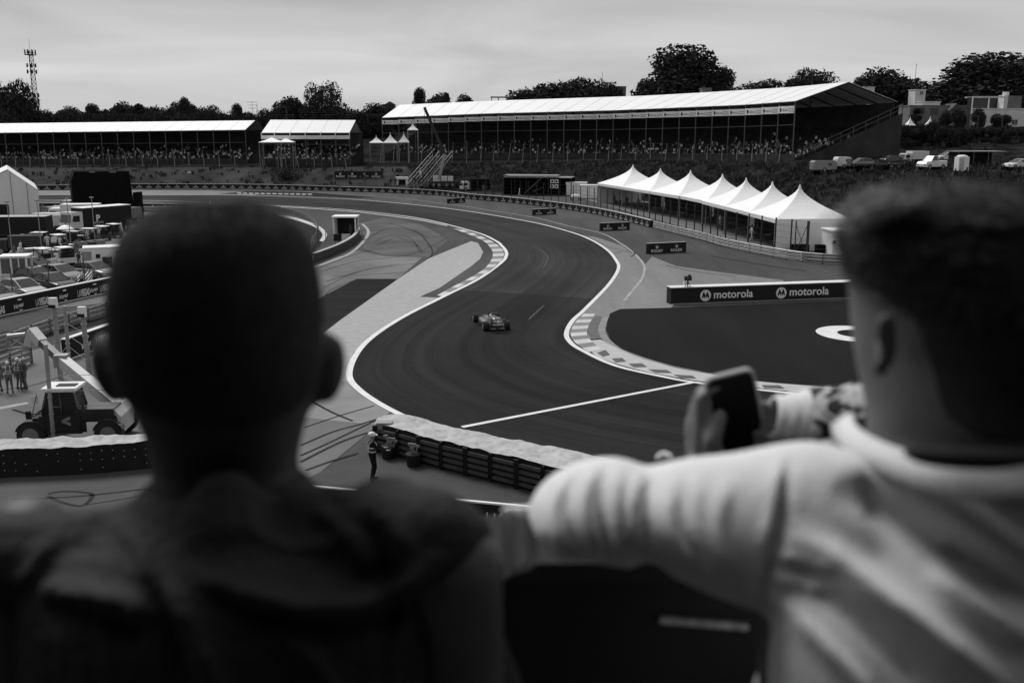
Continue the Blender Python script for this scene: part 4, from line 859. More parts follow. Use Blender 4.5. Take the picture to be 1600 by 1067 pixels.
boxvan('race_truck', 'white-cab truck with dark trailer lettered in white in the paddock', 'truck', G(152, 363), rzd(-.62, -1), m_wpaint, m_board, 8.6, 2.3, 3.1, 1.7, 'P', 4, 2.7, roofm=m_ban)
boxvan('trailer_truck', 'dark articulated trailer with grey end at the left edge of the paddock', 'truck', G(14, 381), rzd(-1, -.1), m_dpaint, m_board, 9, 2.3, 3.0, 1.8, None, 4, roofm=m_rail)
boxvan('panel_van', 'white van with boxy body left of the white-cab truck', 'van', G(96, 362), rzd(-1, -.25), m_wpaint, m_wpaint, 4.9, 1.9, 2.1, 1.5); boxvan('panel_van', 'white van nearest the white marquee in the paddock', 'van', G(66, 361), rzd(-1, -.2), m_wpaint, m_wpaint, 4.6, 1.9, 2.2, 1.4)
boxvan('minivan', 'white van facing left on the upper terrace above the white pickup', 'van', T(1417, 158), rzd(-1, -.2), m_wpaint, m_wpaint, 4.3, 1.8, 1.95, 1.3)
boxvan('flatbed_truck', 'white-cab truck with low dark flatbed behind the far crown boards', 'truck', G(353, 291) + Vector((0, 3, 0)), rzd(-1, -.1), m_wpaint, None, 6.2, 2.2, 2.3, 1.7, wheels=3)
t = boxvan('crane_truck', 'white recovery truck with folded crane arm behind the far crown boards', 'truck', G(303, 291) + Vector((0, 3, 0)), rzd(1, -.1), m_wpaint, None, 5.2, 2.1, 2.1, 1.5); b = MB()
b.tube([(0, -.6, .8), (0, -1.0, 2.4), (0, -2.0, 2.9), (0, -2.6, 2.2), (0, -2.5, 1.5)], .16, 6); b.beam((0, .2, 1.6), (0, -1.6, 2.6), .25); b.box((0, -.2, 1.1), (1.6, 1.4, .7)); b.build('crane_arm', m_wpaint, t)
for px, Y, L, H, lb, m in ((1279, 152, 3.6, 1.35, 'grey box trailer at the left end of the upper terrace vehicles', m_gpaint), (1308, 153, 2.3, 1.35, 'small white caravan next to the grey box trailer', m_wpaint)):
    p = T(px, Y); t = thing('trailer', lb, 'trailer', p, .05); b = MB(); b.loft([[Vector((x, y, z)) for x, z in ((-L / 2, .3), (-L / 2 + .05, .3 + H * .8), (-L / 2 + .3, .3 + H), (L / 2 - .3, .3 + H), (L / 2, .3 + H * .8), (L / 2, .3))] for y in (-.9, .9)]); b.build('body', m, t)
    for s in (-1, 1): wheel(t, (0, s * .8, .3), .3, .2, (0, 1, 0))
    b = MB(); b.box((L * .2, -.92, .3 + H * .6), (.5, .03, .4)); b.build('window', m_glass, t); b = MB(); b.beam((L / 2, 0, .35), (L / 2 + .9, 0, .35), .08); b.build('tow_bar', m_rsteel, t)
p = T(1360, 150); t = thing('flatbed_trailer', 'long low empty flatbed trailer on the upper terrace', 'trailer', p, .03); b = MB(); b.box((0, 0, .75), (8, 2, .18)); b.box((-3.9, 0, 1.1), (.1, 2, .8)); b.build('bed', m_dpaint, t)
for x in (2, 3): wheel(t, (x, -.9, .35), .35, .22, (0, 1, 0)); wheel(t, (x, .9, .35), .35, .22, (0, 1, 0))
p = T(1492, 143); t = thing('portable_toilet', 'pale portable toilet cabin between white pickup and dark shelter', 'toilet cabin', p, .1); b = MB(); b.box((0, 0, 1), (1.55, 1.2, 1.95)); b.build('cabin', m_tside, t); b = MB(); b.ball((0, 0, 1.98), (.82, .64, .28), 14, 8); b.build('domed_roof', m_tent, t, smooth=True); b = MB(); b.box((-.3, -.62, 1), (.6, .04, 1.7)); b.build('door', m_spaint, t); b = MB(); b.box((-.05, -.65, 1), (.04, .04, .12)); b.build('handle', m_ink, t)
p = T(1512, 150); t = thing('shelter', 'dark open shelter with flat pale roof behind the portable toilet', 'shelter', p, .05); b = MB(); b.box((0, 0, 2.1), (7.5, 3.4, .1)); b.build('roof', m_rail, t); b = MB(); b.box((0, 1.5, 1), (6.6, .1, 2)); b.box((-3.3, 0, 1), (.1, 3, 2)); b.build('wall', m_under, t)
for x in (-3.3, -1, 1.2, 3.3): b = MB(); b.cyl((x, -1.5, 0), (x, -1.5, 2.1), .06); b.build('post', m_rsteel, t)
# ------------------------------------------------------------------ racing car
g = G(767, 509); t = thing('racing_car', 'open-wheel racing car seen from behind, turning through the bend', 'racing car', g, R(14)); t.scale = (.86,) * 3; S = lambda b, n, m, sm=False: b.build(n, m, t, sm)
def sect(y, w, z0, z1, n=10, pw=.6): 
    r = []
    for i in range(n): a = 2 * PI * i / n; c, s = math.cos(a), math.sin(a); r.append(Vector((math.copysign(abs(c) ** pw, c) * w / 2, y, (z0 + z1) / 2 + math.copysign(abs(s) ** pw, s) * (z1 - z0) / 2)))
    return r
m_rc = M('race_car_paint', .09, .8, 2.2, .35, coat=.3)
b = MB(); b.loft([sect(2.75, .16, .2, .32), sect(2.2, .3, .22, .45), sect(1.3, .46, .18, .6), sect(.6, .62, .12, .66), sect(.3, .7, .1, .62), sect(-.3, .75, .1, .7), sect(-.7, .5, .1, .95), sect(-1.3, .36, .12, .82), sect(-2.1, .2, .15, .5)]); S(b, 'body', m_rc, True)
for s in (-1, 1): b = MB(); b.loft([[p + Vector((s * x, 0, 0)) for p in sect(y, w, z0, z1)] for y, x, w, z0, z1 in ((.75, .52, .5, .28, .58), (.3, .55, .62, .12, .6), (-.6, .5, .55, .1, .52), (-1.5, .28, .3, .1, .38))]); S(b, 'sidepod', m_rc, True)
b = MB(); b.box((0, -.1, .06), (1.5, 2.9, .05)); b.box((0, -1.9, .12), (1.1, .7, .1)); S(b, 'floor', m_ink)
b = MB(); b.box((0, -2.35, .86), (1.0, .3, .04), rot=Matrix.Rotation(R(-12), 3, 'X')); b.box((0, -2.5, .93), (1.0, .2, .04), rot=Matrix.Rotation(R(-25), 3, 'X')); b.box((0, -2.3, .5), (.9, .16, .03)); S(b, 'rear_wing', m_gpaint)
for s in (-1, 1): b = MB(); b.prism([(s * .5, -2.62, .98), (s * .5, -2.15, .95), (s * .5, -2.1, .7), (s * .5, -2.2, .2), (s * .5, -2.45, .25), (s * .5, -2.6, .7)], (.02, 0, 0)); S(b, 'wing_endplate', m_dpaint)
b = MB(); b.loft([[Vector((x, 2.75 - abs(x) * .22 + y, z)) for y, z in ((.0, .1), (-.3, .13), (-.3, .16), (.0, .12))] for x in (-.95, -.4, 0, .4, .95)]); b.loft([[Vector((x, 2.45 - abs(x) * .2 + y, z)) for y, z in ((.0, .2), (-.18, .26), (-.18, .28), (0, .22))] for x in (-.93, -.4, 0, .4, .93)]); S(b, 'front_wing', m_gpaint)
for s in (-1, 1): b = MB(); b.box((s * .96, 2.45, .2), (.02, .55, .26)); S(b, 'wing_endplate', m_dpaint)
for s in (-1, 1):
    wheel(t, (s * .83, 1.75, .34), .34, .33); wheel(t, (s * .78, -1.7, .35), .35, .42); b = MB()
    for y0, y1, z in ((1.2, 1.75, .42), (1.9, 1.75, .25), (-1.2, -1.7, .42), (-1.9, -1.7, .25)): b.beam((s * .2, y0, z), (s * .7, y1, z - .03), .035)
    S(b, 'suspension', m_ink)
b = MB(); b.tube([(0, .75, .62), (0, .62, .85), (0, .5, .9)], .03, 6); b.tube([(0, .5, .9), (.2, .3, .9), (.27, -.1, .88), (.25, -.4, .8)], .03, 6); b.tube([(0, .5, .9), (-.2, .3, .9), (-.27, -.1, .88), (-.25, -.4, .8)], .03, 6); S(b, 'halo', m_ink)
b = MB(); b.ball((0, .05, .74), (.13, .15, .15), 12, 8); S(b, 'driver_helmet', m_helm, True); b = MB(); b.box((0, -.4, 1.02), (.22, .14, .07)); b.cyl((0, -.55, .9), (0, -.55, 1.0), .03); S(b, 'roll_hoop_camera', m_dpaint)
b = MB(); b.box((0, -2.05, .3), (.08, .06, .25)); S(b, 'rain_light', m_rim)
# ------------------------------------------------------------------ telescopic lifting vehicle
m_lift = M('pale_machine_paint', .45, .12, 1.5, .45); g = G(126, 687); ang = R(4); t = thing('telescopic_handler', 'telescopic lifting vehicle with raised pale boom and dark cab behind the tarp barrier', 'lifting vehicle', g, ang)
def W2L(p): v = Vector(p) - g; v.rotate(Euler((0, 0, -ang))); return v
S = lambda b, n, m, sm=False: b.build(n, m, t, sm)
b = MB(); b.box((0, 0, .75), (3.5, 1.1, .5)); b.box((-.35, -.55, .95), (1.6, .98, .75)); b.box((1.0, -.5, 1.15), (1.5, 1.05, .85)); b.box((-1.15, -.6, .95), (.5, .9, .6)); b.box((.75, -1.04, 1.3), (.5, .06, .3)); b.cyl((.55, -.9, 1.5), (.55, -.9, 2.2), .05); b.loft([[Vector((x, y, z)) for x, z in ((.2, .7), (.2, 1.25), (1.3, 1.3), (1.75, 1.1), (1.8, .6))] for y in (-.98, -.15)]); S(b, 'body', m_dpaint)
b = MB(); b.loft([[Vector((x, y, z)) for x, z in ((1.25, .55), (1.25, 1.35), (1.75, 1.5), (1.98, 1.2), (1.98, .5))] for y in (-.9, .9)]); S(b, 'counterweight', m_lift)
b = MB(); b.text('JCB', (1.6, -.9, 1.05), (1, 0, 0), .3, 0, depth=.02, bold=2); S(b, 'lettering', m_ink)
b = MB(); b.box((.9, -1.0, .8), (.42, .2, .5)); S(b, 'tool_box', m_tside)
cab_ = [(-.95, .75), (-1.0, 1.5), (-.75, 2.35), (.25, 2.35), (.45, 1.4), (.4, .75)]
b = MB(); b.loft([[Vector((x, y, z)) for x, z in cab_] for y in (-1.02, -.12)]); S(b, 'cab_glass', M('cab_glass', .012, 0, rough=.35, spec=.3))
b = MB()
for y in (-1.03, -.11):
    for (x, z), (x2, z2) in zip(cab_, cab_[1:] + cab_[:1]): b.beam((x, y, z), (x2, y, z2), .07)
b.beam((-.25, -1.03, .8), (-.25, -1.03, 2.3), .06); b.beam((-.75, -1.03, 2.35), (-.75, -.11, 2.35), .07); b.beam((.25, -1.03, 2.35), (.25, -.11, 2.35), .07); S(b, 'cab_frame', m_dpaint)
b = MB(); b.box((-.25, -.57, 2.42), (1.35, 1.15, .1)); b.box((-.25, -.57, 2.35), (1.25, 1.05, .08)); S(b, 'cab_roof', m_tside); b = MB(); b.box((-.1, -.6, 2.485), (.75, .4, .03)); S(b, 'roof_hatch', m_ink)
b = MB(); b.text('<', (-.1, -1.04, .9), (1, 0, 0), .6, 0, depth=.03, bold=3); S(b, 'arrow_mark', m_rail)
for x in (-1.5, 1.5):
    for y in (-.95, .95): wheel(t, (x, y, .55), .55, .36, (0, 1, 0)); b = MB(); b.loft([[Vector((x + math.cos(a) * .62, y + q, .53 + math.sin(a) * .62)) for a in [R(20 + 14 * i) for i in range(11)]] + [Vector((x + math.cos(a) * .57, y + q, .53 + math.sin(a) * .57)) for a in [R(160 - 14 * i) for i in range(11)]] for q in (-.2, .2)]); S(b, 'mudguard', m_dpaint)
A_, B2, C2_ = W2L(P(190, 640, 39.5)), W2L(P(95, 562, 43)), W2L(P(66, 536, 44.5)); up = Vector((0, 0, 1))
b = MB(); b.beam(A_, B2, .42, .46); S(b, 'boom', m_lift); b = MB(); b.beam(A_ + (B2 - A_) * .2 - up * .32, A_ + (B2 - A_) * .8 - up * .3, .1); b.cyl(A_ + (B2 - A_) * .12 - up * .5, A_ + (B2 - A_) * .5 - up * .28, .06); S(b, 'hose_rail', m_dpaint)
b = MB(); b.box(B2 - (B2 - A_).normalized() * .1, (.56, .5, .56)); S(b, 'boom_collar', m_rail); b = MB(); b.beam(B2, C2_, .28, .32); S(b, 'inner_boom', m_rsteel)
D_ = W2L(P(50, 517, 45)); E_ = W2L(P(44, 540, 45)); b = MB(); b.beam(C2_, D_, .4, .42); b.beam(D_, E_, .3, .34); S(b, 'gooseneck', m_lift)
b = MB(); F1_, F2_ = W2L(P(12, 526, 45.3)), W2L(P(40, 523, 45.3)); G1, G2 = W2L(P(12, 545, 45.3)), W2L(P(42, 542, 45.3)); b.tube([F1_, F2_, G2, G1, F1_], .07, 6); b.tube([F1_, G2], .05, 5); b.tube([F2_, G1], .05, 5); b.cyl(F1_, F2_, .12); b.tube([E_, W2L(P(34, 548, 45)), W2L(P(34, 560, 45))], .03, 5); S(b, 'fork_carriage', m_rim)
b = MB(); b.beam((-1.05, -1.0, 1.4), (-1.45, -1.1, 1.45), .04); b.box((-1.5, -1.12, 1.4), (.2, .06, .32)); S(b, 'mirror', m_ink)
# flag on a stick and warning things beside it
g2 = G(42, 690); top = P(57, 616, g2.y + .4); t = thing('flag_pole', 'thin leaning stick with a white square flag left of the lifting vehicle', 'flag', g2); b = MB(); b.cyl((0, 0, 0), top - g2, .02, .015, 6); b.build('pole', m_rsteel, t); b = MB(); q = top - g2; b.prism([q + Vector((-.28, 0, -.1)), q + Vector((.05, 0, -.05)), q + Vector((.02, .05, -.42)), q + Vector((-.25, .03, -.4))], (0, .015, 0)); b.build('flag', m_tside, t)
# ------------------------------------------------------------------ marshals and staff
def put(t, loc, rz, s=1): t.scale = (s, s, 1); t.location = loc; t.rotation_euler = (0, 0, rz); return t
put(figure('person', 'marshal in dark overalls and white helmet standing at the end of the slatted barrier', 'person', M('black_overalls', .012, .2, 4, .9, spec=.1), 'hold', True, True, H=1.82), G(583, 751), R(-70), 1.15)
f1 = put(figure('person', 'marshal in dark overalls with reflective stripes, back turned, near the short rail', 'person', m_ovg, 'stand', True, True, H=1.55), G(16, 614), R(25)); f2 = put(figure('person', 'marshal in grey overalls leaning by a colleague, right of the group of four', 'person', m_ovg, 'hips', True, False, H=1.55), G(40, 607), R(150))
put(dup(f1, label='marshal in pale helmet facing away, third from the left of the marshal group'), G(31, 608), R(-10)); put(dup(f2, label='marshal cut off by the left edge of the photo'), G(-1, 612), R(60))
fb = figure('person', 'x', 'person', m_ov, 'stand', False, voxel=.035); fc = figure('person', 'x', 'person', m_tside, 'walk', False, voxel=.035); fd = figure('person', 'x', 'person', m_ovg, 'hips', False, voxel=.035)
FIG = [fb, fc, fd]; usedf = set(); rq = random.Random(9)
def person(px, py, k, label, rz=None, loc=None, sc=1, group=None):
    t = FIG[k]
    if k in usedf: t = dup(FIG[k])
    usedf.add(k); t.location = loc if loc is not None else G(px, py); t.rotation_euler = (0, 0, rq.uniform(0, 6.28) if rz is None else rz); t.scale = (sc,) * 3
    t['label'] = label
    if group: t['group'] = group
    elif 'group' in t: del t['group']
    return t
for i, (px, py, k) in enumerate([(124, 418, 0), (130, 421, 1), (137, 417, 2), (142, 421, 0), (149, 416, 0), (153, 421, 2)]): person(px, py, k, 'person standing in the cluster at the top of the white ramp', sc=.85, group='people clustered at the top of the white ramp')
for i, (px, py, k) in enumerate([(34, 388, 1), (62, 387, 0), (75, 389, 1), (99, 386, 2), (118, 382, 0), (138, 378, 1), (166, 372, 2), (178, 369, 0), (190, 366, 1), (201, 362, 0), (205, 361, 2), (150, 372, 0)]): person(px, py, k, 'person among the paddock buggies behind the parked cars', sc=.9, group='people among the paddock buggies')
rt = random.Random(21)
for i in range(22):
    u = (i + .5 + rt.uniform(-.3, .3)) / 22; q = tent_pos(u, rt.uniform(.6, 5)); person(0, 0, rt.choice([0, 1, 2, 0, 2]), 'guest standing in the shade under the white pagoda tents', loc=q + Vector((0, 0, .03)), sc=rt.uniform(.92, 1.05), group='guests under the row of pagoda tents')
for i, (px, py) in enumerate([(541, 371), (548, 371.5)]): person(px, py, i * 2, ['marshal at the left inside the white-framed booth', 'marshal at the right inside the white-framed booth'][i], sc=.9)
for i, (px, k) in enumerate([(662, 0), (671, 1), (680, 2), (690, 0)]): Y = 204 + i * 3.6; person(0, 0, k, 'person climbing the steel stairway beside the crane boom', loc=Vector(((px - 12 - CX) / FPX * Y, Y, 1.2 + i * 1.15)), group='people on the steel stairway')
# ------------------------------------------------------------------ paddock structures
def box_at(g, px0, px1): return (px1 - px0) / FPX * g.y
g = G(10, 338); Y = g.y; pr = [P(x, y, Y) for x, y in ((-60, 336), (-60, 300), (12, 266), (60, 298), (62, 336))]; pr[0].z = pr[-1].z = 0
t = thing('marquee', 'large white gabled marquee at the left edge of the paddock', 'tent', (pr[2].x, Y, 0)); off = Vector((pr[2].x, Y, 0)); lp = [p - off for p in pr]
b = MB(); b.prism([lp[0], lp[1], lp[2], lp[3], lp[4]], (-8, 16, 0)); b.build('fabric_walls', m_tside, t)
b = MB()
for k in (1, 2): b.prism([lp[k] + Vector((0, -.1, .02)), lp[k + 1] + Vector((0, -.1, .02)), lp[k + 1] + Vector((0, -.1, .14)), lp[k] + Vector((0, -.1, .14))], (-8.1, 16.2, 0))
b.build('roof', m_tent, t)
b = MB()
for x, zt in ((.25, 1.0), (2.5, .8)): b.beam((x, -.04, 0), (x, -.04, lp[2].z - x * .66), .06)
b.build('seam', m_rail, t); b = MB(); b.box((-2.2, -.05, .85), (3.6, .06, 1.7)); b.build('doorway', m_ink, t)
g = G(164, 342); Y = g.y; w_ = box_at(g, 118, 210); h = P(164, 268, Y).z; t = thing('stage_block', 'tall black draped box structure standing in the paddock', 'stage tower', (g.x, Y, 0), R(3)); m_drape = M('black_drape', .008, .2, 1, .95, spec=.05)
b = MB(); b.loft([[Vector((x - y * .42, y, z)) for x, z in ((-w_ / 2, 0), (-w_ / 2 - .05, h * .8), (-w_ / 2 + .5, h), (w_ / 2 - .3, h), (w_ / 2 - .1, h * .5), (w_ / 2 + .1, 0))] for y in (0, 6)]); b.build('drape', m_drape, t)
b = MB(); b.box((-1.2, -.02, h - .1), (.8, .04, .1)); b.box((1.6, -.02, h - .1), (.9, .04, .1)); b.build('roof_clip', m_rail, t); b = MB(); b.box((w_ / 2 + .3, 1, h * .28), (.7, 2, h * .55)); b.build('side_bay', m_drape, t)
for x0, x1, yb, hh, lb in ((74, 118, 341, 1.5, 'low black flat-roofed structure left of the black draped box'), (96, 166, 335, 1.9, 'low dark canopy with pale edge in front of the black draped box')):
    g = G((x0 + x1) / 2, yb); w_ = box_at(g, x0, x1); t = thing('low_canopy', lb, 'canopy', g); b = MB(); b.box((0, 1.5, hh), (w_, 3, .12)); b.build('roof', m_rail, t); b = MB(); b.box((0, 2.9, hh / 2), (w_ * .96, .1, hh - .1)); b.build('back_wall', m_drape, t)
    for x in (-.48, -.16, .16, .48): b = MB(); b.cyl((x * w_, 0, 0), (x * w_, 0, hh), .05); b.build('post', m_rsteel, t)
# glazed ticket booth
g = G(24, 445); w_ = box_at(g, 4, 46); h = P(24, 402, g.y).z; t = thing('glass_booth', 'white-framed glazed booth behind the parked cars', 'booth', g, R(12)); k = w_ / 2 * .92
b = MB()
for x in (-k, -.15 * k, k):
    for y in (0, 1.6): b.box((x, y, h / 2), (.14, .14, h))
for z in (.05, h * .38, h - .05):
    for y in (0, 1.6): b.box((0, y, z), (2 * k, .1, .12))
    for x in (-k, k): b.box((x, .8, z), (.1, 1.6, .12))
b.box((.42 * k, -.01, h * .68), (.08, .1, h * .55)); b.build('frame', m_ban, t); b = MB(); b.box((0, .8, h + .04), (2 * k + .3, 1.9, .12)); b.build('roof', m_tent, t)
b = MB(); b.box((0, .02, h * .2), (2 * k, .06, h * .34)); b.box((-k + .01, .8, h * .2), (.06, 1.5, h * .34)); b.build('lower_panel', m_tside, t); m_pane = M('booth_pane', .12, .2, 1, .15, spec=.6); b = MB(); b.box((0, .03, h * .68), (2 * k - .1, .02, h * .55)); b.box((-k, .8, h * .68), (.02, 1.5, h * .55)); b.build('pane', m_pane, t)
g = G(170, 424); w_ = 3.9; t = thing('site_container', 'pale box container between the people cluster and the dark head', 'container', g, R(22)); b = MB(); b.box((0, 1, 1.05), (w_, 2, 2.1)); b.box((0, 1, 2.13), (w_ + .1, 2.1, .08)); b.build('body', m_tside, t); b = MB(); b.box((-w_ * .2, -.02, 1.4), (.35, .04, .35)); b.build('vent', m_ink, t)
for x in (-1.7, 1.1): b = MB(); b.box((x, -.02, .95), (.75, .04, 1.75)); b.build('door', m_rail, t)
# access ramp with white railings
t = thing('access_ramp', 'white-railed ramp leading down from the people cluster to the banner wall', 'ramp', (0, 0, 0)); b = MB()
for xo in (0, 10, 20, 26):
    a_ = P(112 + xo, 447 - xo * .15, 80); c_ = P(136 + xo * .95, 414 - xo * .1, 89)
    for dz in (0, .28, .56): b.cyl(a_ + Vector((0, 0, dz)), c_ + Vector((0, 0, dz)), .035, .035, 5)
    for k in range(5): p = a_.lerp(c_, k / 4); b.cyl((p.x, p.y, max(0, p.z - 1.0)), p + Vector((0, 0, .58)), .03, .03, 5)
b.build('railing', m_ban, t); b = MB(); a_, c_, e_, f_ = P(112, 449, 80), P(136, 416, 89), P(160, 414, 89), P(138, 446, 80); b.prism([a_, f_, e_, c_], (0, 0, -.1)); b.build('walkway', m_rail, t)
def buggy(label, px, py, rz, s=1, paint=None, group=None):
    t = thing('utility_buggy', label, 'buggy', G(px, py), rz, group); t.scale = (s,) * 3; b = MB(); b.loft([[Vector((x, y, z)) for y, z in ((-1.2, .3), (-1.2, .8), (-.4, .8), (-.35, .55), (.4, .5), (.6, .8), (1.15, .65), (1.2, .3))] for x in (-.6, .6)]); b.build('body', paint or m_tside, t)
    b = MB(); b.box((0, -.1, 1.85), (1.25, 1.7, .07)); b.build('roof', m_tent, t); b = MB()
    for x in (-.55, .55):
        b.beam((x, -.85, .8), (x, -.8, 1.82), .05); b.beam((x, .75, .8), (x, .6, 1.82), .05)
    b.beam((-.55, -.8, 1.8), (.55, -.8, 1.8), .05); b.beam((-.55, .6, 1.8), (.55, .6, 1.8), .05); b.beam((-.55, -.8, 1.8), (-.55, .6, 1.8), .05)
    b.build('roof_frame', m_dpost, t); b = MB(); b.box((0, -.35, .85), (1.1, .45, .12)); b.box((0, -.55, 1.1), (1.1, .1, .45)); b.build('seat', m_ink, t)
    for x in (-.55, .55):
        for y in (-.8, .8): wheel(t, (x, y, .24), .24, .18)
    return t
buggy('white-roofed golf buggy left of the pair behind the parked cars', 68, 416, R(60), .9); buggy('white-roofed golf buggy right of the pair, nearest the people cluster', 101, 414, R(50), .9)
for i, (px, py) in enumerate([(38, 391), (62, 386), (92, 390), (112, 384), (140, 379), (160, 375), (178, 371)]): buggy('dark utility buggy with pale roof in the row behind the golf buggies', px, py, R(70 + 20 * math.sin(i * 2)), .85, m_dpaint, 'dark buggies in a row in the paddock')
g = G(104, 385); t = thing('sun_umbrella', 'pale open umbrella above the row of dark buggies', 'umbrella', g); b = MB(); b.loft([[Vector((math.cos(a * PI / 4) * r_, math.sin(a * PI / 4) * r_, z)) for a in range(8)] for z, r_ in ((1.9, .9), (2.15, .5), (2.3, .05))]); b.build('canopy', m_tent, t); b = MB(); b.cyl((0, 0, 0), (0, 0, 2.25), .04); b.build('pole', m_rsteel, t)
for i, (px, py, w_, h_) in enumerate([(8, 386, 2.2, 1.2), (48, 396, 1.5, .8), (150, 388, 1.8, .8), (126, 394, 1.2, 1.0), (30, 404, 1.4, .6)]):
    g = G(px, py); t = thing('equipment_case', ['dark upright case at the left edge of the paddock', 'low grey case left of the golf buggies', 'grey case before the pale box container', 'upright grey case above the people cluster', 'low case above the glazed booth'][i], 'equipment case', g, R(20 * i)); b = MB(); b.box((0, 0, h_ / 2 + .06), (w_, .8, h_)); b.build('body', m_gpaint if i else m_drape, t); b = MB(); b.box((0, 0, h_ * .7), (w_ + .03, .83, .05)); b.build('trim', m_rail, t)
# wire fence before the paddock
posts('thin wire fence between the parked cars and the banner wall', [G(-40, 484), G(60, 466), G(178, 446)], 3.2, 2.6, 5, .035, m_rsteel)
# ------------------------------------------------------------------ marshal booth and curved wall of small boards
g = G(539, 374); Y = g.y; w_ = box_at(g, 521, 557); h = P(539, 340, Y).z; t = thing('marshal_booth', 'white-framed marshal booth with dark opening beside the pit exit lane', 'booth', g); k = w_ / 2
b = MB()
for x in (-k, k):
    for y in (0, 2): b.box((x * .95, y, h / 2), (.16, .16, h))
b.box((-k * .9, 1, h / 2), (.1, 2, h)); b.box((k * .95, 1, .5), (.1, 2, 1)); b.build('frame', m_tside, t); b = MB(); b.box((0, 1, h + .06), (w_ * 1.08, 2.4, .16)); b.build('roof', m_tent, t); b = MB(); b.box((0, 2, h / 2), (w_ * .95, .08, h)); b.build('back_wall', m_ink, t)
g = G(541, 378); t = thing('equipment_box', 'white box standing at the foot of the marshal booth', 'box', g); b = MB(); b.box((0, 0, .4), (.9, .5, .8)); b.build('body', m_tside, t); b = MB(); b.box((0, 0, .82), (.96, .56, .05)); b.build('lid', m_rail, t)
g = G(527, 382); t = thing('monitor', 'black square panel left of the marshal booth', 'display panel', g); b = MB(); b.box((0, 0, .75), (.75, .15, .75)); b.build('screen', m_ink, t); b = MB(); b.beam((-.2, 0, 0), (-.2, 0, .5), .05); b.beam((.2, 0, 0), (.2, 0, .5), .05); b.build('legs', m_rsteel, t)
cw = resample(smooth_line([G(*p) for p in [(489, 411), (510, 403), (531, 394), (548, 384), (558, 374), (560, 366)]], 8), 1.15); cb = None
t0 = thing('board_wall', 'low curved wall carrying a row of small white notices below the marshal booth', 'wall')
b = MB()
for a, c in zip(cw, cw[1:]): b.beam(a + Vector((0, .2, .42)), c + Vector((0, .2, .42)), .3, .84)
b.build('wall', m_dpost, t0); b = MB()
for a, c in zip(cw, cw[1:]): b.beam(a + Vector((0, .2, .87)), c + Vector((0, .2, .87)), .34, .06)
b.build('coping', m_foam, t0)
for i, (a, c) in enumerate(zip(cw, cw[1:])):
    if i % 2 == 0: d = (c - a).normalized(); nn = Vector((d.y, -d.x, 0)); nn = nn if nn.y < 0 else -nn; b = MB(); b.beam(a + nn * .0 + Vector((0, 0, .45)), c + Vector((0, 0, .45)), .08, .55); b.build('notice_panel', m_tside, t0)
posts('low railing beside the pit exit, left of the curved wall of notices', smooth_line([G(*p) for p in [(487, 398), (489, 385), (500, 377), (518, 376)]], 4), 1.2, 1.1, 3, .04, m_rail)
# pylon cone seen over the dark head
g = G(329, 329); t = thing('pyramid_marker', 'small white pointed marker seen just above the dark head', 'marker', g); b = MB(); b.loft([[Vector((math.cos(a * PI / 4) * r_, math.sin(a * PI / 4) * r_, z)) for a in range(8)] for z, r_ in ((.1, .75), (.9, .3), (1.5, .03))]); b.build('cone', m_tside, t); b = MB(); b.box((0, 0, .05), (1.6, 1.6, .1)); b.build('foot', m_rail, t)
# ------------------------------------------------------------------ containers, shed, crane, stairway beyond the runoff
g = G(901, 309) + Vector((0, 6, 0))
for px, py, w_, lb in ((900, 306, 3.9, 'white container left of the row of pagoda tents, rear one'), (921, 311, 3.6, 'white container touching the last pagoda tent, front one')):
    g = G(px, py); t = thing('container', lb, 'container', g, R(-8)); b = MB(); b.box((0, 1.2, 1.25), (w_, 2.4, 2.3)); 
    b.box((0, 1.2, 2.43), (w_ + .08, 2.5, .07)); b.build('body', m_tside, t); b = MB(); b.box((0, -.02, 1.2), (.05, .04, 2.1)); b.build('door_seam', m_rail, t)
g = G(840, 305); w_ = 13; t = thing('shed', 'long dark open shed with thin pale roof edges left of the white containers', 'shed', g, R(-12)); b = MB(); b.box((0, 2, 3.3), (w_, 5, .12)); b.box((-w_ * .1, 1, 3.7), (w_ * .8, 4, .08)); b.build('roof', m_rail, t); b = MB(); b.box((0, 4.4, 1.6), (w_, .1, 3.2)); b.box((-w_ / 2, 2, 1.6), (.1, 4.8, 3.2)); b.build('wall', m_drape, t)
for i in range(7): b = MB(); b.cyl((-w_ / 2 + w_ * i / 6, -.4, 0), (-w_ / 2 + w_ * i / 6, -.4, 3.3), .07); b.build('post', m_dpost, t)
b = MB()
for i in range(4): x = w_ * .22 + (i % 2) * .85; z = 1.7 + (i // 2) * .95; b.box((x, -.45, z), (.7, .1, .7)); b.box((x, -.51, z), (.35, .04, .35), mi=1)
b.build('speaker_panel', [m_tside, m_ink], t); b = MB(); b.cyl((-2.5, -.2, .3), (.8, -.4, 3.2), .06); b.cyl((-1, -.2, .6), (1, -.3, 1.4), .04); b.build('brace', m_rail, t)
g = G(900, 313.5); t = thing('parked_motorcycle', 'small pale vehicle in front of the front white container', 'buggy', g, R(80)); b = MB(); b.ball((0, 0, .75), (.35, 1.0, .38), 10, 6); b.build('body', m_tent, t, smooth=True)
for y in (-.7, .7): wheel(t, (0, y, .32), .32, .14)
g = T(694, 207); t = thing('mobile_crane', 'mobile crane with steep two-stage boom crossing the roof of the largest grandstand', 'crane', g, 0); b = MB(); b.box((0, 0, .9), (5.6, 2.2, .6)); b.build('carrier', m_dpaint, t); b = MB(); b.box((.5, 0, 1.7), (3.2, 1.8, .9)); b.box((-1.6, -.3, 1.7), (1.1, 1, 1.2)); b.build('turret', m_wpaint, t)
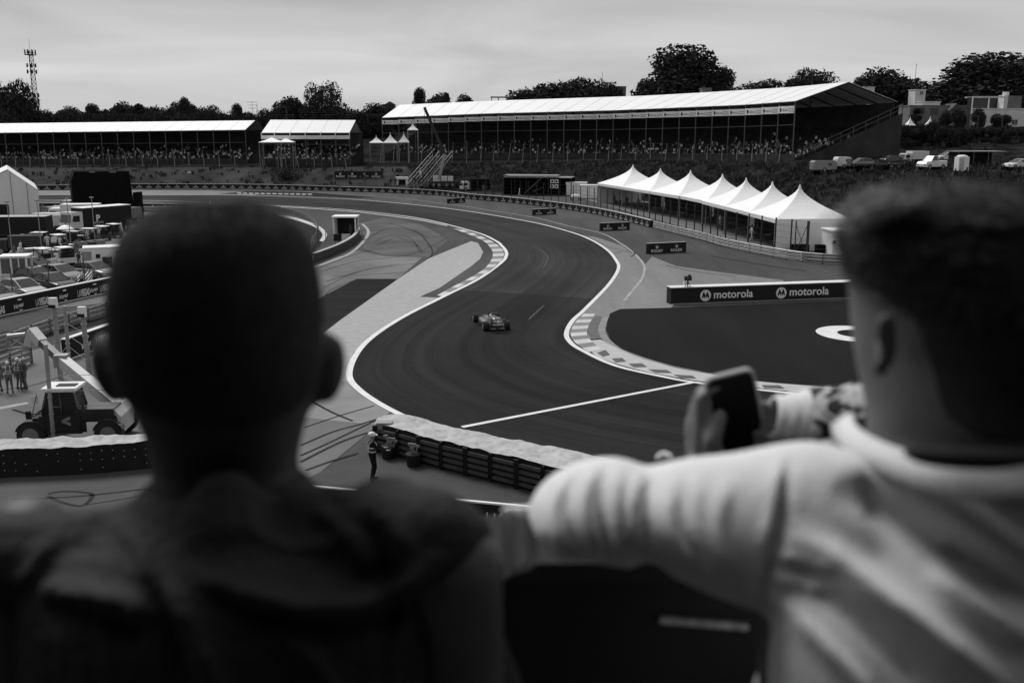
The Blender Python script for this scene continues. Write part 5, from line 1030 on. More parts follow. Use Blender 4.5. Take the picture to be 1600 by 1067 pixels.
for x in (-2, -.8, .8, 2): wheel(t, (x, -.95, .5), .5, .3, (0, 1, 0)); wheel(t, (x, .95, .5), .5, .3, (0, 1, 0))
a_ = P(686, 281, 205) - g; c_ = P(694.5, 240, 205) - g; e_ = P(663, 168, 204) - g; b = MB(); b.beam(a_, c_, .62, .62); b.build('lower_boom', m_rim, t); b = MB(); b.beam(c_, e_, .45, .5); b.cyl(c_ - Vector((.5, 0, 0)), c_ + Vector((.5, 0, 0)), .35); b.build('upper_boom', m_dpost, t); b = MB(); b.cyl(e_, e_ - Vector((0, 0, 3)), .03); b.build('cable', m_dpost, t)
t = thing('stairway', 'pale steel stairway climbing the bank beside the crane', 'stairs', (0, 0, 0)); b = MB(); s_ = MB()
for i, xo in enumerate((0, 12, 24, 34)):
    a_ = P(634 + xo, 291, 204 + i); c_ = P(676 + xo * .9, 243, 215 + i)
    for dz in (0, .9): b.cyl(a_ + Vector((0, 0, dz)), c_ + Vector((0, 0, dz)), .07, .07, 5)
    for k in range(9): p = a_.lerp(c_, k / 8); b.cyl(p - Vector((0, 0, .2)), p + Vector((0, 0, .95)), .05, .05, 5)
    if i % 2 == 0:
        a2 = P(634 + xo + 12, 291, 204 + i); c2 = P(676 + (xo + 12) * .9, 243, 215 + i)
        for k in range(16): p, q = a_.lerp(c_, k / 16), a2.lerp(c2, k / 16); s_.beam(p, q, .35, .05)
b.build('railing', m_rail, t); s_.build('steps', m_rsteel, t)
g = G(625, 297) + Vector((0, 4, 0)); t = thing('control_post', 'small white-framed post beside the foot of the steel stairway', 'booth', g); b = MB(); b.box((-1.0, 0, 1.1), (.6, 1, 2.2)); b.box((0, 0, 2.2), (2.6, 1.2, .5)); b.box((1.1, 0, 1.6), (.4, 1, 1.2)); b.build('frame', m_tside, t); b = MB(); b.box((.1, .3, 1.1), (1.6, .1, 1.8)); b.build('dark_opening', m_ink, t)
for i in range(8): person(0, 0, rq.choice([0, 1, 2]), 'person standing on the bank or service road behind the far crown boards', loc=T([548, 572, 612, 620, 756, 770, 812, 735][i], [214, 214, 210, 210, 196, 192, 186, 200][i]), group='people behind the far crown boards')
g = G(741, 300) + Vector((0, 3, 0)); boxvan('service_truck', 'pale service truck standing behind the crown boards left of the dark shed', 'truck', g, rzd(-1, -.3), m_wpaint, m_drape, 5.8, 2.1, 2.4, 1.5)
g = T(453, 219); t = thing('shrub_pile', 'dark mound of shrubs and equipment on the grass bank below the middle grandstand', 'shrub', g); b = MB(); rr = random.Random(6); b.keep = 1
for _ in range(900):
    d = Vector((rr.gauss(0, 1), rr.gauss(0, .6), abs(rr.gauss(0, .7)))) * 1.3; s = rr.uniform(.1, .28); u = Vector((rr.gauss(0, 1), rr.gauss(0, 1), rr.gauss(0, 1))).normalized() * s; v = u.orthogonal(); b.add([d - u, d - v * .6, d + u, d + v * .6], [(0, 1, 2, 3)])
b.build('leaves', m_leaf2, t)
# scrub scattered over the bank, only a texture of tufts
b = MB(); b.keep = 1; rr = random.Random(77)
for _ in range(5200):
    px = rr.uniform(-40, 1640); f = lerp(FOOT, px); e, _z = edge(px); Y = rr.uniform(f + 1, e + 2) if rr.random() < .8 else rr.uniform(e, e + 60)
    if px < 650 and rr.random() < .8: continue
    if 590 < px < 1420 and Y > e + 6 or px < 600 and Y > e + 2: continue
    p = T(px, Y); n_ = 5; s0 = rr.uniform(.12, .45)
    for k in range(n_):
        u = Vector((rr.gauss(0, 1), rr.gauss(0, 1), 0)).normalized() * s0 * .5; d = p + Vector((rr.gauss(0, .3), rr.gauss(0, .3), 0)); tpv = d + Vector((rr.gauss(0, .15), rr.gauss(0, .15), s0 * 1.6)); b.add([d - u, d + u, tpv + u * .5, tpv - u * .4], [(0, 1, 2, 3)], 0 if rr.random() < .72 else 1)
tag(b.build('bank_scrub', [m_leaf2, M('dry_grass', .07, .5, 1, .95, spec=0)]), 'rough scrub and dry tufts growing over the bank below the stands', 'scrub', kind='stuff')
# pale wall shape standing in for a lit grass strip right of the tents
a, c = P(1236, 344, 128), P(1430, 356, 122); a.z = c.z = 0; o = MB().beam(a + Vector((0, 0, 1.2)), c + Vector((0, 0, 1.2)), .3, 2.4).build('lit_strip_wall', M('lit_strip_tone', .16, .5, 1.2, .9, stretch=(1, 1, .2))); tag(o, 'low stained concrete retaining wall at the foot of the bank behind the nearest tent', 'wall')
# cabin with cooling units beside the near tent
g = G(1325, 401); t = thing('portable_cabin', 'white portable cabin with two cooling units, half hidden by the curly head', 'cabin', g, R(4)); b = MB(); b.box((1.2, 1.6, 1.25), (5.6, 3, 2.4)); b.build('body', m_tside, t); b = MB(); b.box((1.2, 1.6, 2.52), (5.8, 3.2, .14)); b.build('roof', m_tent, t)
for x in (-1.6, -.2): b = MB(); b.box((x, -.15, 1.5), (.5, .35, .5)); b.box((x, -.34, 1.5), (.3, .03, .3), mi=1); b.build('cooling_unit', [m_ban, m_ink], t)
b = MB(); b.box((.7, .08, 1.05), (.5, .06, 1.9)); b.build('door', m_ink, t)
for i, (px, py, w_, h_) in enumerate([(1249, 395, 1.8, .8), (1282, 397, 1.1, .9), (1224, 392, .9, .5)]): g = G(px, py); t = thing('flight_case', ['wide black case outside the nearest tent', 'square black case between tent and cabin', 'small black case at the tent corner'][i], 'flight case', g); b = MB(); b.box((0, 0, h_ / 2 + .05), (w_, .7, h_)); b.build('body', m_drape, t); b = MB(); b.box((0, -.01, h_ * .6), (w_ + .02, .72, .04)); b.build('trim', m_rsteel, t)
t = thing('braced_mast', 'pair of dark posts with crossed braces in front of the nearest tent wall', 'mast', G(1250, 402)); k = box_at(G(1250, 402), 1241, 1259) / 2; b = MB(); b.cyl((-k, 0, 0), (-k, 0, 3.6), .06); b.cyl((k, 0, 0), (k, 0, 3.6), .06); b.build('post', m_dpost, t); b = MB(); b.cyl((-k, 0, .2), (k, 0, 3.2), .03); b.cyl((k, 0, .2), (-k, 0, 3.2), .03); b.build('brace', m_dpost, t)
# tables in the tent shade
rr = random.Random(14)
for i in range(9):
    q = tent_pos((i + .5) / 9, rr.uniform(1.5, 4)); t = thing('table', 'pale-topped table in the shade under the white pagoda tents', 'table', q + Vector((0, 0, .03)), rr.uniform(0, 1), 'tables under the row of pagoda tents'); b = MB(); b.box((0, 0, .74), (1.4, .7, .05)); b.build('top', m_rail, t); b = MB()
    for x in (-.6, .6): b = MB(); b.box((x, 0, .36), (.06, .6, .72)); b.build('leg', m_dpost, t)
for i in range(4): q = tent_pos([.12, .33, .55, .78][i], 4.5); t = thing('display_screen', ['bright display panel deep in the nearest tent', 'bright panel in the third tent from the near end', 'bright panel in the middle of the tent row', 'bright panel in the far half of the tent row'][i], 'display panel', q, math.atan2(dv.y, dv.x)); b = MB(); b.box((0, 0, 1.5), (1.4, .08, 1.8)); b.build('panel', m_tside, t); b = MB(); b.box((0, 0, .3), (.9, .4, .6)); b.build('base', m_dpost, t)
# low kit by the marshal
for px, py, lb in ((607, 716, 'dark bucket holding brooms right beside the marshal'), (646, 728, 'dark bucket with brooms halfway along the marshal barrier end')):
    g = G(px, py); t = thing('broom_bucket', lb, 'bucket', g); b = MB(); b.cyl((0, 0, 0), (0, 0, .5), .24, .3, 12); b.build('bucket', m_ink, t); rr = random.Random(px)
    for k in range(5): b = MB(); a_ = Vector((rr.uniform(-.15, .15), rr.uniform(-.1, .1), .3)); c_ = a_ + Vector((rr.uniform(-.2, .2), rr.uniform(-.1, .1), rr.uniform(.35, .6))); b.cyl(a_, c_, .022); b.box(c_, (.16, .06, .1)); b.build('broom', m_rim, t)
g = G(602, 704); t = thing('crate', 'grey open crate on a stand behind the marshal', 'crate', g); b = MB(); b.box((0, 0, 1.15), (.6, .45, .1)); b.box((0, 0, .95), (.5, .4, .3)); b.build('crate_body', m_rim, t); b = MB()
for x in (-.22, .22): b.box((x, 0, .4), (.05, .05, .8))
b.build('legs', m_ink, t)
# ------------------------------------------------------------------ lattice mast
Y = 300; base = T(75, Y, 0); top = P(63, 80, Y); top.x = base.x; t = thing('lattice_mast', 'tall lattice phone mast with antenna clusters at the far left', 'mast', base); H = top.z - base.z; b = MB()
def leg(k, z): r_ = 1.1 - .45 * z / H; a = k * 2 * PI / 3 + .5; return Vector((math.cos(a) * r_, math.sin(a) * r_, z))
nseg = 22
for i in range(nseg):
    z0, z1 = H * i / nseg, H * (i + 1) / nseg
    for k in range(3): b.cyl(leg(k, z0), leg(k, z1), .09, .09, 5); b.cyl(leg(k, z0), leg((k + 1) % 3, z1), .055, .055, 4); b.cyl(leg((k + 1) % 3, z0), leg(k, z1), .055, .055, 4); b.cyl(leg(k, z1), leg((k + 1) % 3, z1), .05, .05, 4)
b.build('lattice', m_dpost, t)
for zf, r_, n_ in ((.985, 1.5, 8), (.86, 1.3, 6), (.8, 1.35, 6), (.57, 1.3, 6), (.52, 1.2, 5), (.4, 1.2, 4)):
    b = MB()
    for k in range(n_): a = 2 * PI * k / n_; p = Vector((math.cos(a) * r_, math.sin(a) * r_, H * zf)); b.box(p, (.32, .2, 1.5 if zf > .9 else 1.1), rz=a + PI / 2); b.cyl((0, 0, p.z), p, .05, .05, 4)
    b.build('antenna_cluster', m_dpost, t)
b = MB(); b.loft([[Vector((math.cos(a * PI / 6) * 1.55, math.sin(a * PI / 6) * 1.55, H * .96 + z)) for a in range(12)] for z in (0, .12)]); b.cyl((0, 0, H), (0, 0, H + 3.4), .05, .03, 5); b.build('top_platform', m_dpost, t)
# ------------------------------------------------------------------ masts and lamps on the skyline
for px, yt, Y, lb in ((1410, 102, 300, 'thin whip mast rising over trees right of the large grandstand gable'), (937, 115, 338, 'thin whip mast above the flat-topped trees behind the large roof'), (1254, 112, 200, 'thin pole standing behind the right part of the large grandstand roof'), (456, 168, 262, 'street lamp behind the middle grandstand roof'), (412, 165, 270, 'thin pole between the left and middle grandstands'), (941, 136, 330, 'short pole beside the hillside houses'), (1511, 182, 205, 'light pole in front of the bushes by the white house'), (1548, 184, 205, 'light pole nearest the white house front'), (405, 160, 420, 'distant pylon far behind the gap between grandstands'), (1434, 128, 300, 'short pole on the hillside left of the dome tree')):
    g = T(px, Y, -.5); tp_ = P(px, yt, Y); tp_.x = g.x; t = thing('slender_pole', lb, 'pole', g); b = MB(); b.cyl((0, 0, 0), tp_ - g, .11, .05, 6); b.build('pole', m_rsteel if px > 1500 or px == 456 else m_dpost, t)
    b = MB(); z = (tp_ - g).z
    if px in (456, 1511, 1548): b.beam((0, 0, z), (-1.2, 0, z + .15), .09); b.box((-1.4, 0, z + .12), (.6, .25, .14))
    elif px == 405:
        for k in (0, 1.2, 2.4): b.box((0, 0, z - k), (4.5 - k * .5, .1, .12))
    else: b.cyl((0, 0, z), (0, 0, z + .5), .03); b.box((0, 0, z), (.25, .25, .15))
    b.build('head', m_rsteel if px != 405 else m_dpost, t)
# ------------------------------------------------------------------ right-hand hillside: tents, houses, bushes
m_plaster = M('white_plaster', .6, .14, .5, .85); m_grey = M('grey_render', .16, .2, .6, .85); m_win = M('window_dark', .02, 0, rough=.2); m_brick = M('dark_brick', .06, .4, 2, .9)  # brick is a dark tone with random variation
for px, lb in ((1419, 'left one of two small white pagoda tents on the terrace below the houses'), (1450, 'right one of two small white pagoda tents on the terrace below the houses')):
    Y = 212; b0 = P(px, 226, Y); z0 = P(px, 204, Y).z - b0.z; zt = P(px, 183, Y).z - b0.z; pagoda('small_pagoda_tent', lb, b0, .1, 4.0, 4.0, z0, zt - z0, None, sides=('front',) if px < 1430 else ())
def house(name, label, px0, px1, yb, yt, Y, depth, wins=(), mat=None, roof='flat', rz=0, par=.25, doors=()):
    a = P(px0, yb, Y); c = P(px1, yb, Y); h = P(px0, yt, Y).z - a.z; w_ = c.x - a.x; t = thing(name, label, 'house', ((a.x + c.x) / 2, Y, a.z), rz); mat = mat or m_plaster
    b = MB(); b.box((0, depth / 2, h / 2 - 2), (w_, depth, h + 4)); b.build('wall', mat, t); b = MB()
    if roof == 'flat': b.box((0, depth / 2, h + .1), (w_ + par, depth + par, .2))
    else: b.prism([(-w_ / 2 - .3, -.4, h + .01), (w_ / 2 + .3, -.4, h + .01), (0, -.4, h + roof)], (0, depth + .8, 0))
    b.build('roof', m_brick if roof != 'flat' else mat, t)
    for x, z, ww, wh in wins:
        b = MB(); b.box((x * w_, -.03, z * h), (ww, .1, wh)); o = b.build('window', m_win, t); b = MB(); b.box((x * w_, -.07, z * h + wh / 2 + .05), (ww + .2, .12, .1)); b.box((x * w_, -.07, z * h - wh / 2 - .05), (ww + .2, .14, .1)); b.box((x * w_, -.1, z * h), (.06, .04, wh)); b.build('frame', mat, o)
    return t, w_, h
t, w_, h = house('white_house', 'white two-level house with roof terrace frame and grey block at the right edge', 1532, 1640, 206, 171, 232, 9, [(-.02, .42, 1.2, 1.1), (.3, .42, 1.2, 1.1)])
k = 1 / FPX * 232; ox = (1586 - 1532) * k - w_ / 2
b = MB(); z1 = P(1540, 152, 232).z - P(1540, 206, 232).z
def hx(px): return (px - 1586) * k + 0
for px in (1517, 1542, 1566): b.box((hx(px), .1, (h + z1) / 2 - .5), (.22, .22, z1 - h + 1.2))
b.box((hx(1542), .1, z1), (49 * k + .3, .25, .35)); b.box((hx(1542), 4, z1 + .02), (49 * k + .3, .25, .35)); b.box((hx(1542), .1, h + .1), (49 * k, .15, .2)); b.build('terrace_frame', m_plaster, t)
b = MB(); b.box((hx(1541), 3.2, (h + z1) / 2), (44 * k, .2, z1 - h)); b.build('terrace_back_wall', m_win, t)
b = MB(); z2 = P(1570, 150, 232).z - P(1570, 206, 232).z; b.box((hx(1580), 2.2, (h + z2) / 2), (24 * k, 4, z2 - h)); b.build('upper_block', m_grey, t); b = MB(); b.box((hx(1567), 1.3, (h + z2) / 2), (6 * k, 2.8, z2 - h + .3)); b.build('stair_wall', m_plaster, t); b = MB(); b.cyl((hx(1571), 1.5, z2 + .1), (hx(1571), 1.5, z2 + .9), .7, .7, 12); b.build('water_tank', m_tside, t)
house('long_house', 'long pale low house with dark verandas left of the white house', 1420, 1520, 196, 166, 238, 7, [(-.35, .75, 2.2, 1.4), (-.12, .72, 1.8, 1.5), (.2, .75, 1.8, .8)], m_grey); house('pale_house', 'narrow pale wall of a house between two bushes behind the small tents', 1440, 1468, 178, 160, 252, 5, [(0, .5, 1, .9)], m_plaster)
house('small_house', 'small pale house glimpsed left of the dome tree on the hillside', 1430, 1446, 150, 141, 290, 5, [(.1, .5, .8, .8)], m_plaster); house('gabled_house', 'gabled cottage beside the long pale house', 1484, 1500, 182, 173, 236, 5, [(0, .3, .6, .6)], m_grey, 1.6)
house('hill_house', 'pale flat-roofed house on the hill above the middle of the largest roof', 950, 978, 150, 136, 352, 6, [(-.3, .6, 1.2, 1.1), (.2, .6, 1.2, 1.1)], m_grey); house('hill_house', 'darker house just below the flat-roofed hillside house', 938, 966, 158, 144, 348, 6, [(0, .6, 1.4, 1)], m_brick, 1.5); house('hill_house', 'small pale block behind the right gable of the largest grandstand', 1350, 1366, 148, 137, 300, 5, [(0, .5, .8, .8)], m_plaster)
house('roof_block', 'grey rooftop block rising behind the largest grandstand roof', 1097, 1111, 160, 139, 262, 4, [(0, .8, .5, .5)], m_grey); house('distant_house', 'small dark house with chimney on the horizon left of the largest roof', 602, 616, 176, 164, 380, 5, [(0, .6, .8, .8)], m_brick, 1.2)
t = thing('lookout_canopy', 'small flat canopy on posts on the skyline left of the flat-topped trees', 'canopy', P(784, 163, 300)); b = MB(); b.box((0, 1.5, 2.0), (6.6, 3, .3)); b.build('roof', m_rsteel, t)
for x in (-3.0, -1, 1.5, 3.0): b = MB(); b.cyl((x, 0, -3), (x, 0, 2), .12); b.build('post', m_rsteel, t)
t = thing('terrace_shed', 'dark-roofed pavilion right of the small pagoda tents', 'pavilion', P(1450, 228, 207)); b = MB(); b.box((0, 1.5, 3.6), (8.6, 4.5, .9)); b.build('roof', m_under, t); b = MB(); b.box((0, 2, 1.5), (8, 3, 3.2)); b.build('wall', M('pavilion_wall', .07, .4, .6, .9), t)
for x in (-3, -1, 1, 3): b = MB(); b.box((x, .46, 1.4), (.12, .06, 2.8)); b.build('pilaster', m_rsteel, t)
tree(1500, 172, 226, 34, 5, 'rounded dark bush against the long pale house'); tree(1530, 171, 222, 30, 5, 'dark bush between long pale house and white house'); tree(1572, 180, 224, 28, 5, 'dark bush in front of the white house left of its window'); tree(1556, 179, 224, 30, 5, 'dark bush in front of the left corner of the white house'); tree(1433, 168, 236, 24, 4, 'slim dark bush between the two small pagoda tents'); tree(1480, 176, 230, 30, 5, 'dark bush below the gabled cottage')
for i in range(16): tree(1415 + i * 15, 196 + 6 * math.sin(i * 1.7) + (8 if i > 5 else 0), 200 + 4 * math.sin(i), 34, 5, 'low dark hedge bush on the slope between vehicles and houses', 'hedge bushes between vehicles and houses')
# small tents glimpsed inside and between the stands
for px, yp, ye, w_, Y, lb in ((425, 213, 222, 5, 228, 'small pagoda tent under the left eave of the middle grandstand'), (447, 214, 222, 3.6, 229, 'second small pagoda tent under the left eave of the middle grandstand'), (588, 212, 223, 3.2, 246, 'leftmost of three small pagoda tents between the two right grandstands'), (610, 208, 223, 3.4, 246, 'middle one of three small pagoda tents between the two right grandstands'), (631, 207, 222, 2.6, 246, 'rightmost of three small pagoda tents between the two right grandstands'), (645, 192, 203, 2.6, 250, 'highest small pagoda tent below the banner corner of the largest grandstand')):
    z0 = P(px, ye, Y).z; zt = P(px, yp, Y).z; gz = T(px, Y).z; pagoda('small_pagoda_tent', lb, (P(px, ye, Y).x, Y, gz), .05, w_, w_, z0 - gz, zt - z0, None, val=.15)
for i in range(26):
    px = -50 + i * 21 + rnd.uniform(-5, 5); tree(px, 178 + rnd.uniform(-3, 4), 300 + rnd.uniform(-8, 8), rnd.uniform(40, 55), rnd.choice([2, 5]), 'low dark tree closing the gaps right behind the grandstand roofs', 'low trees right behind the left and middle grandstands')

# ------------------------------------------------------------------ paddock clutter
boxvan('panel_van', 'grey van at the far end of the paddock beside the black draped box', 'van', G(196, 350), rzd(-.3, -1), m_gpaint, m_gpaint, 4.8, 1.9, 2.1, 1.5); boxvan('motorhome', 'pale motorhome with dark window strip left of the white-cab truck', 'van', G(118, 350), rzd(-1, -.15), m_tside, m_tside, 6.5, 2.2, 2.6, 1.7, roofm=m_tent); boxvan('panel_van', 'dark van parked behind the low golf buggies at the left edge', 'van', G(30, 397), rzd(-1, -.2), m_dpaint, m_dpaint, 4.4, 1.8, 1.9, 1.4)
car('dark car squeezed between the glazed booth and the golf buggies', G(58, 428), rzd(1, -.3), m_dpaint, 3.9); car('small grey car parked at the foot of the pale box container', G(150, 436), rzd(1, -.35), m_gpaint, 3.7)
rr = random.Random(41); TY = []
for i in range(46):
    px = rr.uniform(2, 176); py = rr.choice([rr.uniform(364, 384), rr.uniform(384, 408), rr.uniform(400, 436)])
    if px < 50 and py > 398: continue
    k = i % 4
    if i < 4:
        t = thing(['equipment_crate', 'gas_bottle', 'traffic_cone', 'tyre_stack'][k], '', 'x'); b = MB()
        if k == 0: b.box((0, 0, .4), (.9, .6, .75)); b.build('body', m_gpaint, t); b = MB(); b.box((0, 0, .8), (.94, .64, .06)); b.build('lid', m_tside, t)
        if k == 1: b.cyl((0, 0, 0), (0, 0, 1.1), .14, .14, 10); b.ball((0, 0, 1.1), (.14, .14, .12)); b.build('bottle', m_rim, t); b = MB(); b.cyl((0, 0, 1.15), (0, 0, 1.32), .05); b.build('valve', m_ink, t)
        if k == 2: b.cyl((0, 0, .04), (0, 0, .75), .2, .03, 10); b.box((0, 0, .02), (.5, .5, .04)); b.build('cone', m_rim, t); b = MB(); b.cyl((0, 0, .35), (0, 0, .5), .125, .085, 10); b.build('reflective_band', m_hi, t)
        if k == 3:
            for j in range(4): b = MB(); b.cyl((0, 0, j * .3), (0, 0, j * .3 + .27), .34, .34, 14); b.build('tyre', m_tyre, t)
        TY.append(t)
    else: t = dup(TY[k])
    tag(t, ['small grey equipment crate with pale lid among the paddock vehicles', 'grey gas bottle standing among the paddock vehicles', 'small traffic cone standing among the paddock vehicles', 'stack of four dark tyres among the paddock vehicles'][k], ['crate', 'gas bottle', 'traffic cone', 'tyre stack'][k], ['crates', 'gas bottles', 'traffic cones', 'tyre stacks'][k] + ' scattered in the paddock'); t.location = G(px, py); t.rotation_euler = (0, 0, rr.uniform(0, 3)); t.scale = (rr.uniform(.9, 1.3),) * 3
for i in range(20): person(rr.uniform(20, 172), rr.choice([rr.uniform(366, 400), rr.uniform(404, 432)]), rr.choice([0, 1, 2, 0]), 'person walking about between the vehicles of the paddock', sc=.88, group='people walking between the paddock vehicles')
for i, px in enumerate([20, 66, 112, 150]): g = G(px, 404 - i * 4); t = thing('lamp_post', ['slim post at the left edge of the paddock', 'slim post behind the golf buggies', 'slim tall post behind the people cluster', 'slim post beside the pale box container'][i], 'post', g); b = MB(); b.cyl((0, 0, 0), (0, 0, 5.5), .05, .04, 6); b.build('pole', m_rim, t); b = MB(); b.box((0, 0, 5.5), (.4, .2, .12)); b.build('head', m_rim, t)
# ------------------------------------------------------------------ the spectators' own stand (parapet in view; roof and rear wall unseen, sized to block sky light from behind)
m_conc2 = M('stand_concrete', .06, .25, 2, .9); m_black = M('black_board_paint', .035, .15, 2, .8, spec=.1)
st = thing('spectator_stand', 'dark stand with black parapet on which the two foreground spectators lean', 'grandstand', (0, 0, 0))
b = MB(); b.box((0, .2, 10.55), (9, 2.1, .2)); b.box((0, -1.3, 10.85), (9, 1.2, .2)); b.box((0, -5, 11.2), (9, 6.4, .2)); b.build('floor_tiers', m_conc2, st)
ztop = P(900, 895, 1.12).z
b = MB(); b.box((0, 1.17, (ztop + 10.4) / 2), (9, .09, ztop - 10.4)); b.build('parapet', m_black, st)
b = MB(); b.box((0, 1.17, ztop + .012), (9, .15, .024)); b.build('parapet_cap', m_black, st)
a, c = P(1031, 967, 1.118), P(1168, 978, 1.118); b = MB(); b.beam(a, c, .008, .0075, up=(0, 0, 1)); b.build('metal_strip', M('worn_metal_strip', .42, .5, 60, .5), st)
b = MB(); b.box((0, -3.6, 14.4), (44, 7.4, .2)); b.build('roof', m_under, st); b = MB(); b.box((0, -6, 12.4), (44, .2, 4.2)); b.build('unseen_rear_wall', m_under, st)  # both out of view, made low and wide to keep skylight off the backs
for x in (-4.4, 4.4): b = MB(); b.cyl((x, -.2, 0), (x, -.2, 14.3), .12); b.build('column', m_dpost, st)
b = MB(); b.box((0, -4, 5.2), (9, 9.5, 10.4)); b.build('substructure', m_under, st)
# ------------------------------------------------------------------ helpers for the two people close to the lens
def U(px, Y=.85): return px * Y / FPX
def ring(px, py, Y, hw, dep, n=32, tilt=0., pw=1.): 
    c = P(px, py, Y); rx = U(hw, Y); r = []
    for i in range(n):
        a = 2 * PI * i / n; ca, sa = math.cos(a), math.sin(a); r.append(c + Vector((math.copysign(abs(ca) ** pw, ca) * rx, math.copysign(abs(sa) ** pw, sa) * dep, math.copysign(abs(sa) ** pw, sa) * dep * tilt)))
    return r
def hand_parts(Wp, d, nrm, s, k=1., curl=(35, 50, 40), thumb=(35, 20), spread=.0):
    """capsules of a hand: wrist Wp, d towards fingers, nrm palm side, s thumb side"""
    Wp = Vector(Wp); d = Vector(d).normalized(); s = Vector(s); s = (s - d * s.dot(d)).normalized(); nrm = Vector(nrm); nrm = (nrm - d * nrm.dot(d) - s * nrm.dot(s)).normalized(); pr = []
    L = [.046, .05, .047, .037]
    for i in range(4):
        off = (1.5 - i) * .021 * k; kn = Wp + d * (.088 - .004 * abs(i - 1) - .003 * i) * k + s * off; pr.append(('c', Wp + s * off * .6 + d * .01, kn, .0145 * k, .0105 * k)); p = kn; dd = d + s * spread * (1.5 - i); dd.normalize(); r = .0098 * k
        for j, (l_, c_) in enumerate(zip((L[i], L[i] * .62, L[i] * .48), curl)):
            cc = c_ + (i * 4 if j == 0 else 0); dd = (Matrix.Rotation(R(cc), 3, d.cross(nrm)) @ dd); 
            if j == 0 and (Matrix.Rotation(R(10), 3, d.cross(nrm)) @ d).dot(nrm) < 0: dd = Matrix.Rotation(R(-2 * cc), 3, d.cross(nrm)) @ dd
            q = p + dd * l_ * k; pr.append(('c', p, q, r, r * .9)); p = q; r *= .9
    b0 = Wp + s * .018 * k + d * .02 * k; t1 = b0 + (d * math.cos(R(thumb[0])) + s * math.sin(R(thumb[0])) + nrm * .35).normalized() * .042 * k; t2 = t1 + (d * .95 + s * .25 * math.cos(R(thumb[1])) + nrm * .35).normalized() * .032 * k; t3 = t2 + (d + nrm * .3 - s * .1).normalized() * .024 * k
    return pr + [('c', b0, t1, .0155 * k, .012 * k), ('c', t1, t2, .012 * k, .0105 * k), ('c', t2, t3, .0105 * k, .0085 * k)]
import numpy as np
def press(o, folds, pxmin, zmin=11.6, up=.25):
    """cloth folds: smooth ridges (+) and creases (-) of width w px and height a m along curved lines on the side facing -Y"""
    me = o.data; N = len(me.vertices); co = np.empty(N * 3); me.vertices.foreach_get('co', co); co = co.reshape(-1, 3); nr_ = np.array([tuple(v.normal) for v in me.vertices]); cp, sp = math.cos(PITCH), math.sin(PITCH)
    dz = co[:, 2] - CAMZ; f = co[:, 1] * cp - dz * sp; py = CY - FPX * (co[:, 1] * sp + dz * cp) / f; px = CX + FPX * co[:, 0] / f; ok = (px > pxmin) & (co[:, 2] > zmin) & (nr_[:, 1] < .15); S_ = np.zeros(N)
    for pts, w_, a_ in folds:
        ln = smooth_line([Vector((x, y, 0)) for x, y in pts], 6); n_ = len(ln) - 1; bd = np.full(N, 1e9); bt = np.zeros(N)
        for k in range(n_):
            a0, a1 = ln[k], ln[k + 1]; ex, ey = a1.x - a0.x, a1.y - a0.y; t = np.clip(((px - a0.x) * ex + (py - a0.y) * ey) / (ex * ex + ey * ey + 1e-9), 0, 1); d = np.hypot(px - a0.x - ex * t, py - a0.y - ey * t); m = d < bd; bd[m] = d[m]; bt[m] = ((k + t) / n_)[m]
        S_ += a_ * np.exp(-(bd / w_) ** 2) * np.minimum(1, bt * 4 + .02) * np.minimum(1, (1 - bt) * 4 + .05)
    S_ *= ok; co[:, 1] -= S_; co[:, 2] += S_ * up; me.vertices.foreach_set('co', co.ravel()); me.update()
def face(pr, c, k, ry=1):   # brow, nose, lips, chin on the far side of a head centred at c, facing +Y
    c = Vector(c); return pr + [('e', c + Vector((0, .085, -.02)) * k, (.014 * k, .03 * k, .026 * k)), ('e', c + Vector((0, .082, .03)) * k, (.05 * k, .02 * k, .012 * k)), ('e', c + Vector((0, .08, -.062)) * k, (.025 * k, .017 * k, .009 * k)), ('e', c + Vector((0, .07, -.1)) * k, (.03 * k, .025 * k, .022 * k))]
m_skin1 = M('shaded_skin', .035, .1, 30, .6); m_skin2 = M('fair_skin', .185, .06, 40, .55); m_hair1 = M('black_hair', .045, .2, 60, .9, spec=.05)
m_jack = M('black_jacket', .055, .05, 20, .8, spec=.05, bump=.4, bsc=60); m_sleeve = M('charcoal_sleeve', .16, .15, 12, .7, spec=.2); m_pipe = M('grey_piping', .075, .1, 20, .6); m_shirt = M('white_cotton', .78, .03, 6, .85, bump=.25, bsc=300)
floor_z = 10.66
# ------------------------------------------------------------------ spectator on the left, dark head and jacket
p1 = thing('person', 'spectator at the left in dark jacket seen from behind, close-cropped dark head hiding the paddock', 'person', (0, 0, 0))
hr = [(319, 335, 40, .03, .90), (328, 335, 82, .052, .90), (345, 334, 112, .072, .9), (368, 335, 134, .086, .9), (400, 337, 149, .096, .9), (450, 338, 159, .1, .9), (500, 340, 162, .1, .9), (560, 342, 158, .096, .902), (600, 346, 150, .088, .905), (640, 351, 137, .08, .91), (680, 353, 124, .07, .905), (720, 353, 117, .062, .9), (760, 355, 120, .062, .89), (830, 355, 150, .07, .88)]
sc = lambda h: [ring(x, y, Y, hw, dp, pw=1) for y, x, hw, dp, Y in h]
cz = P(342, 500, .9)
pr = [('r', sc(hr))] + face([], cz, 1)
for s, ex in ((-1, 172), (1, 512)): 
    e = P(ex, 576, .92); pr += [('c', P(ex - s * 20, 540, .93), P(ex - s * 16, 610, .93), U(20), U(18)), ('e', e, (U(29, .92), .02, U(62, .92)), Euler((0, R(s * 9), R(-s * 25))).to_matrix()), ('e', P(ex - s * 12, 548, .915), (U(20), .02, U(36)))]
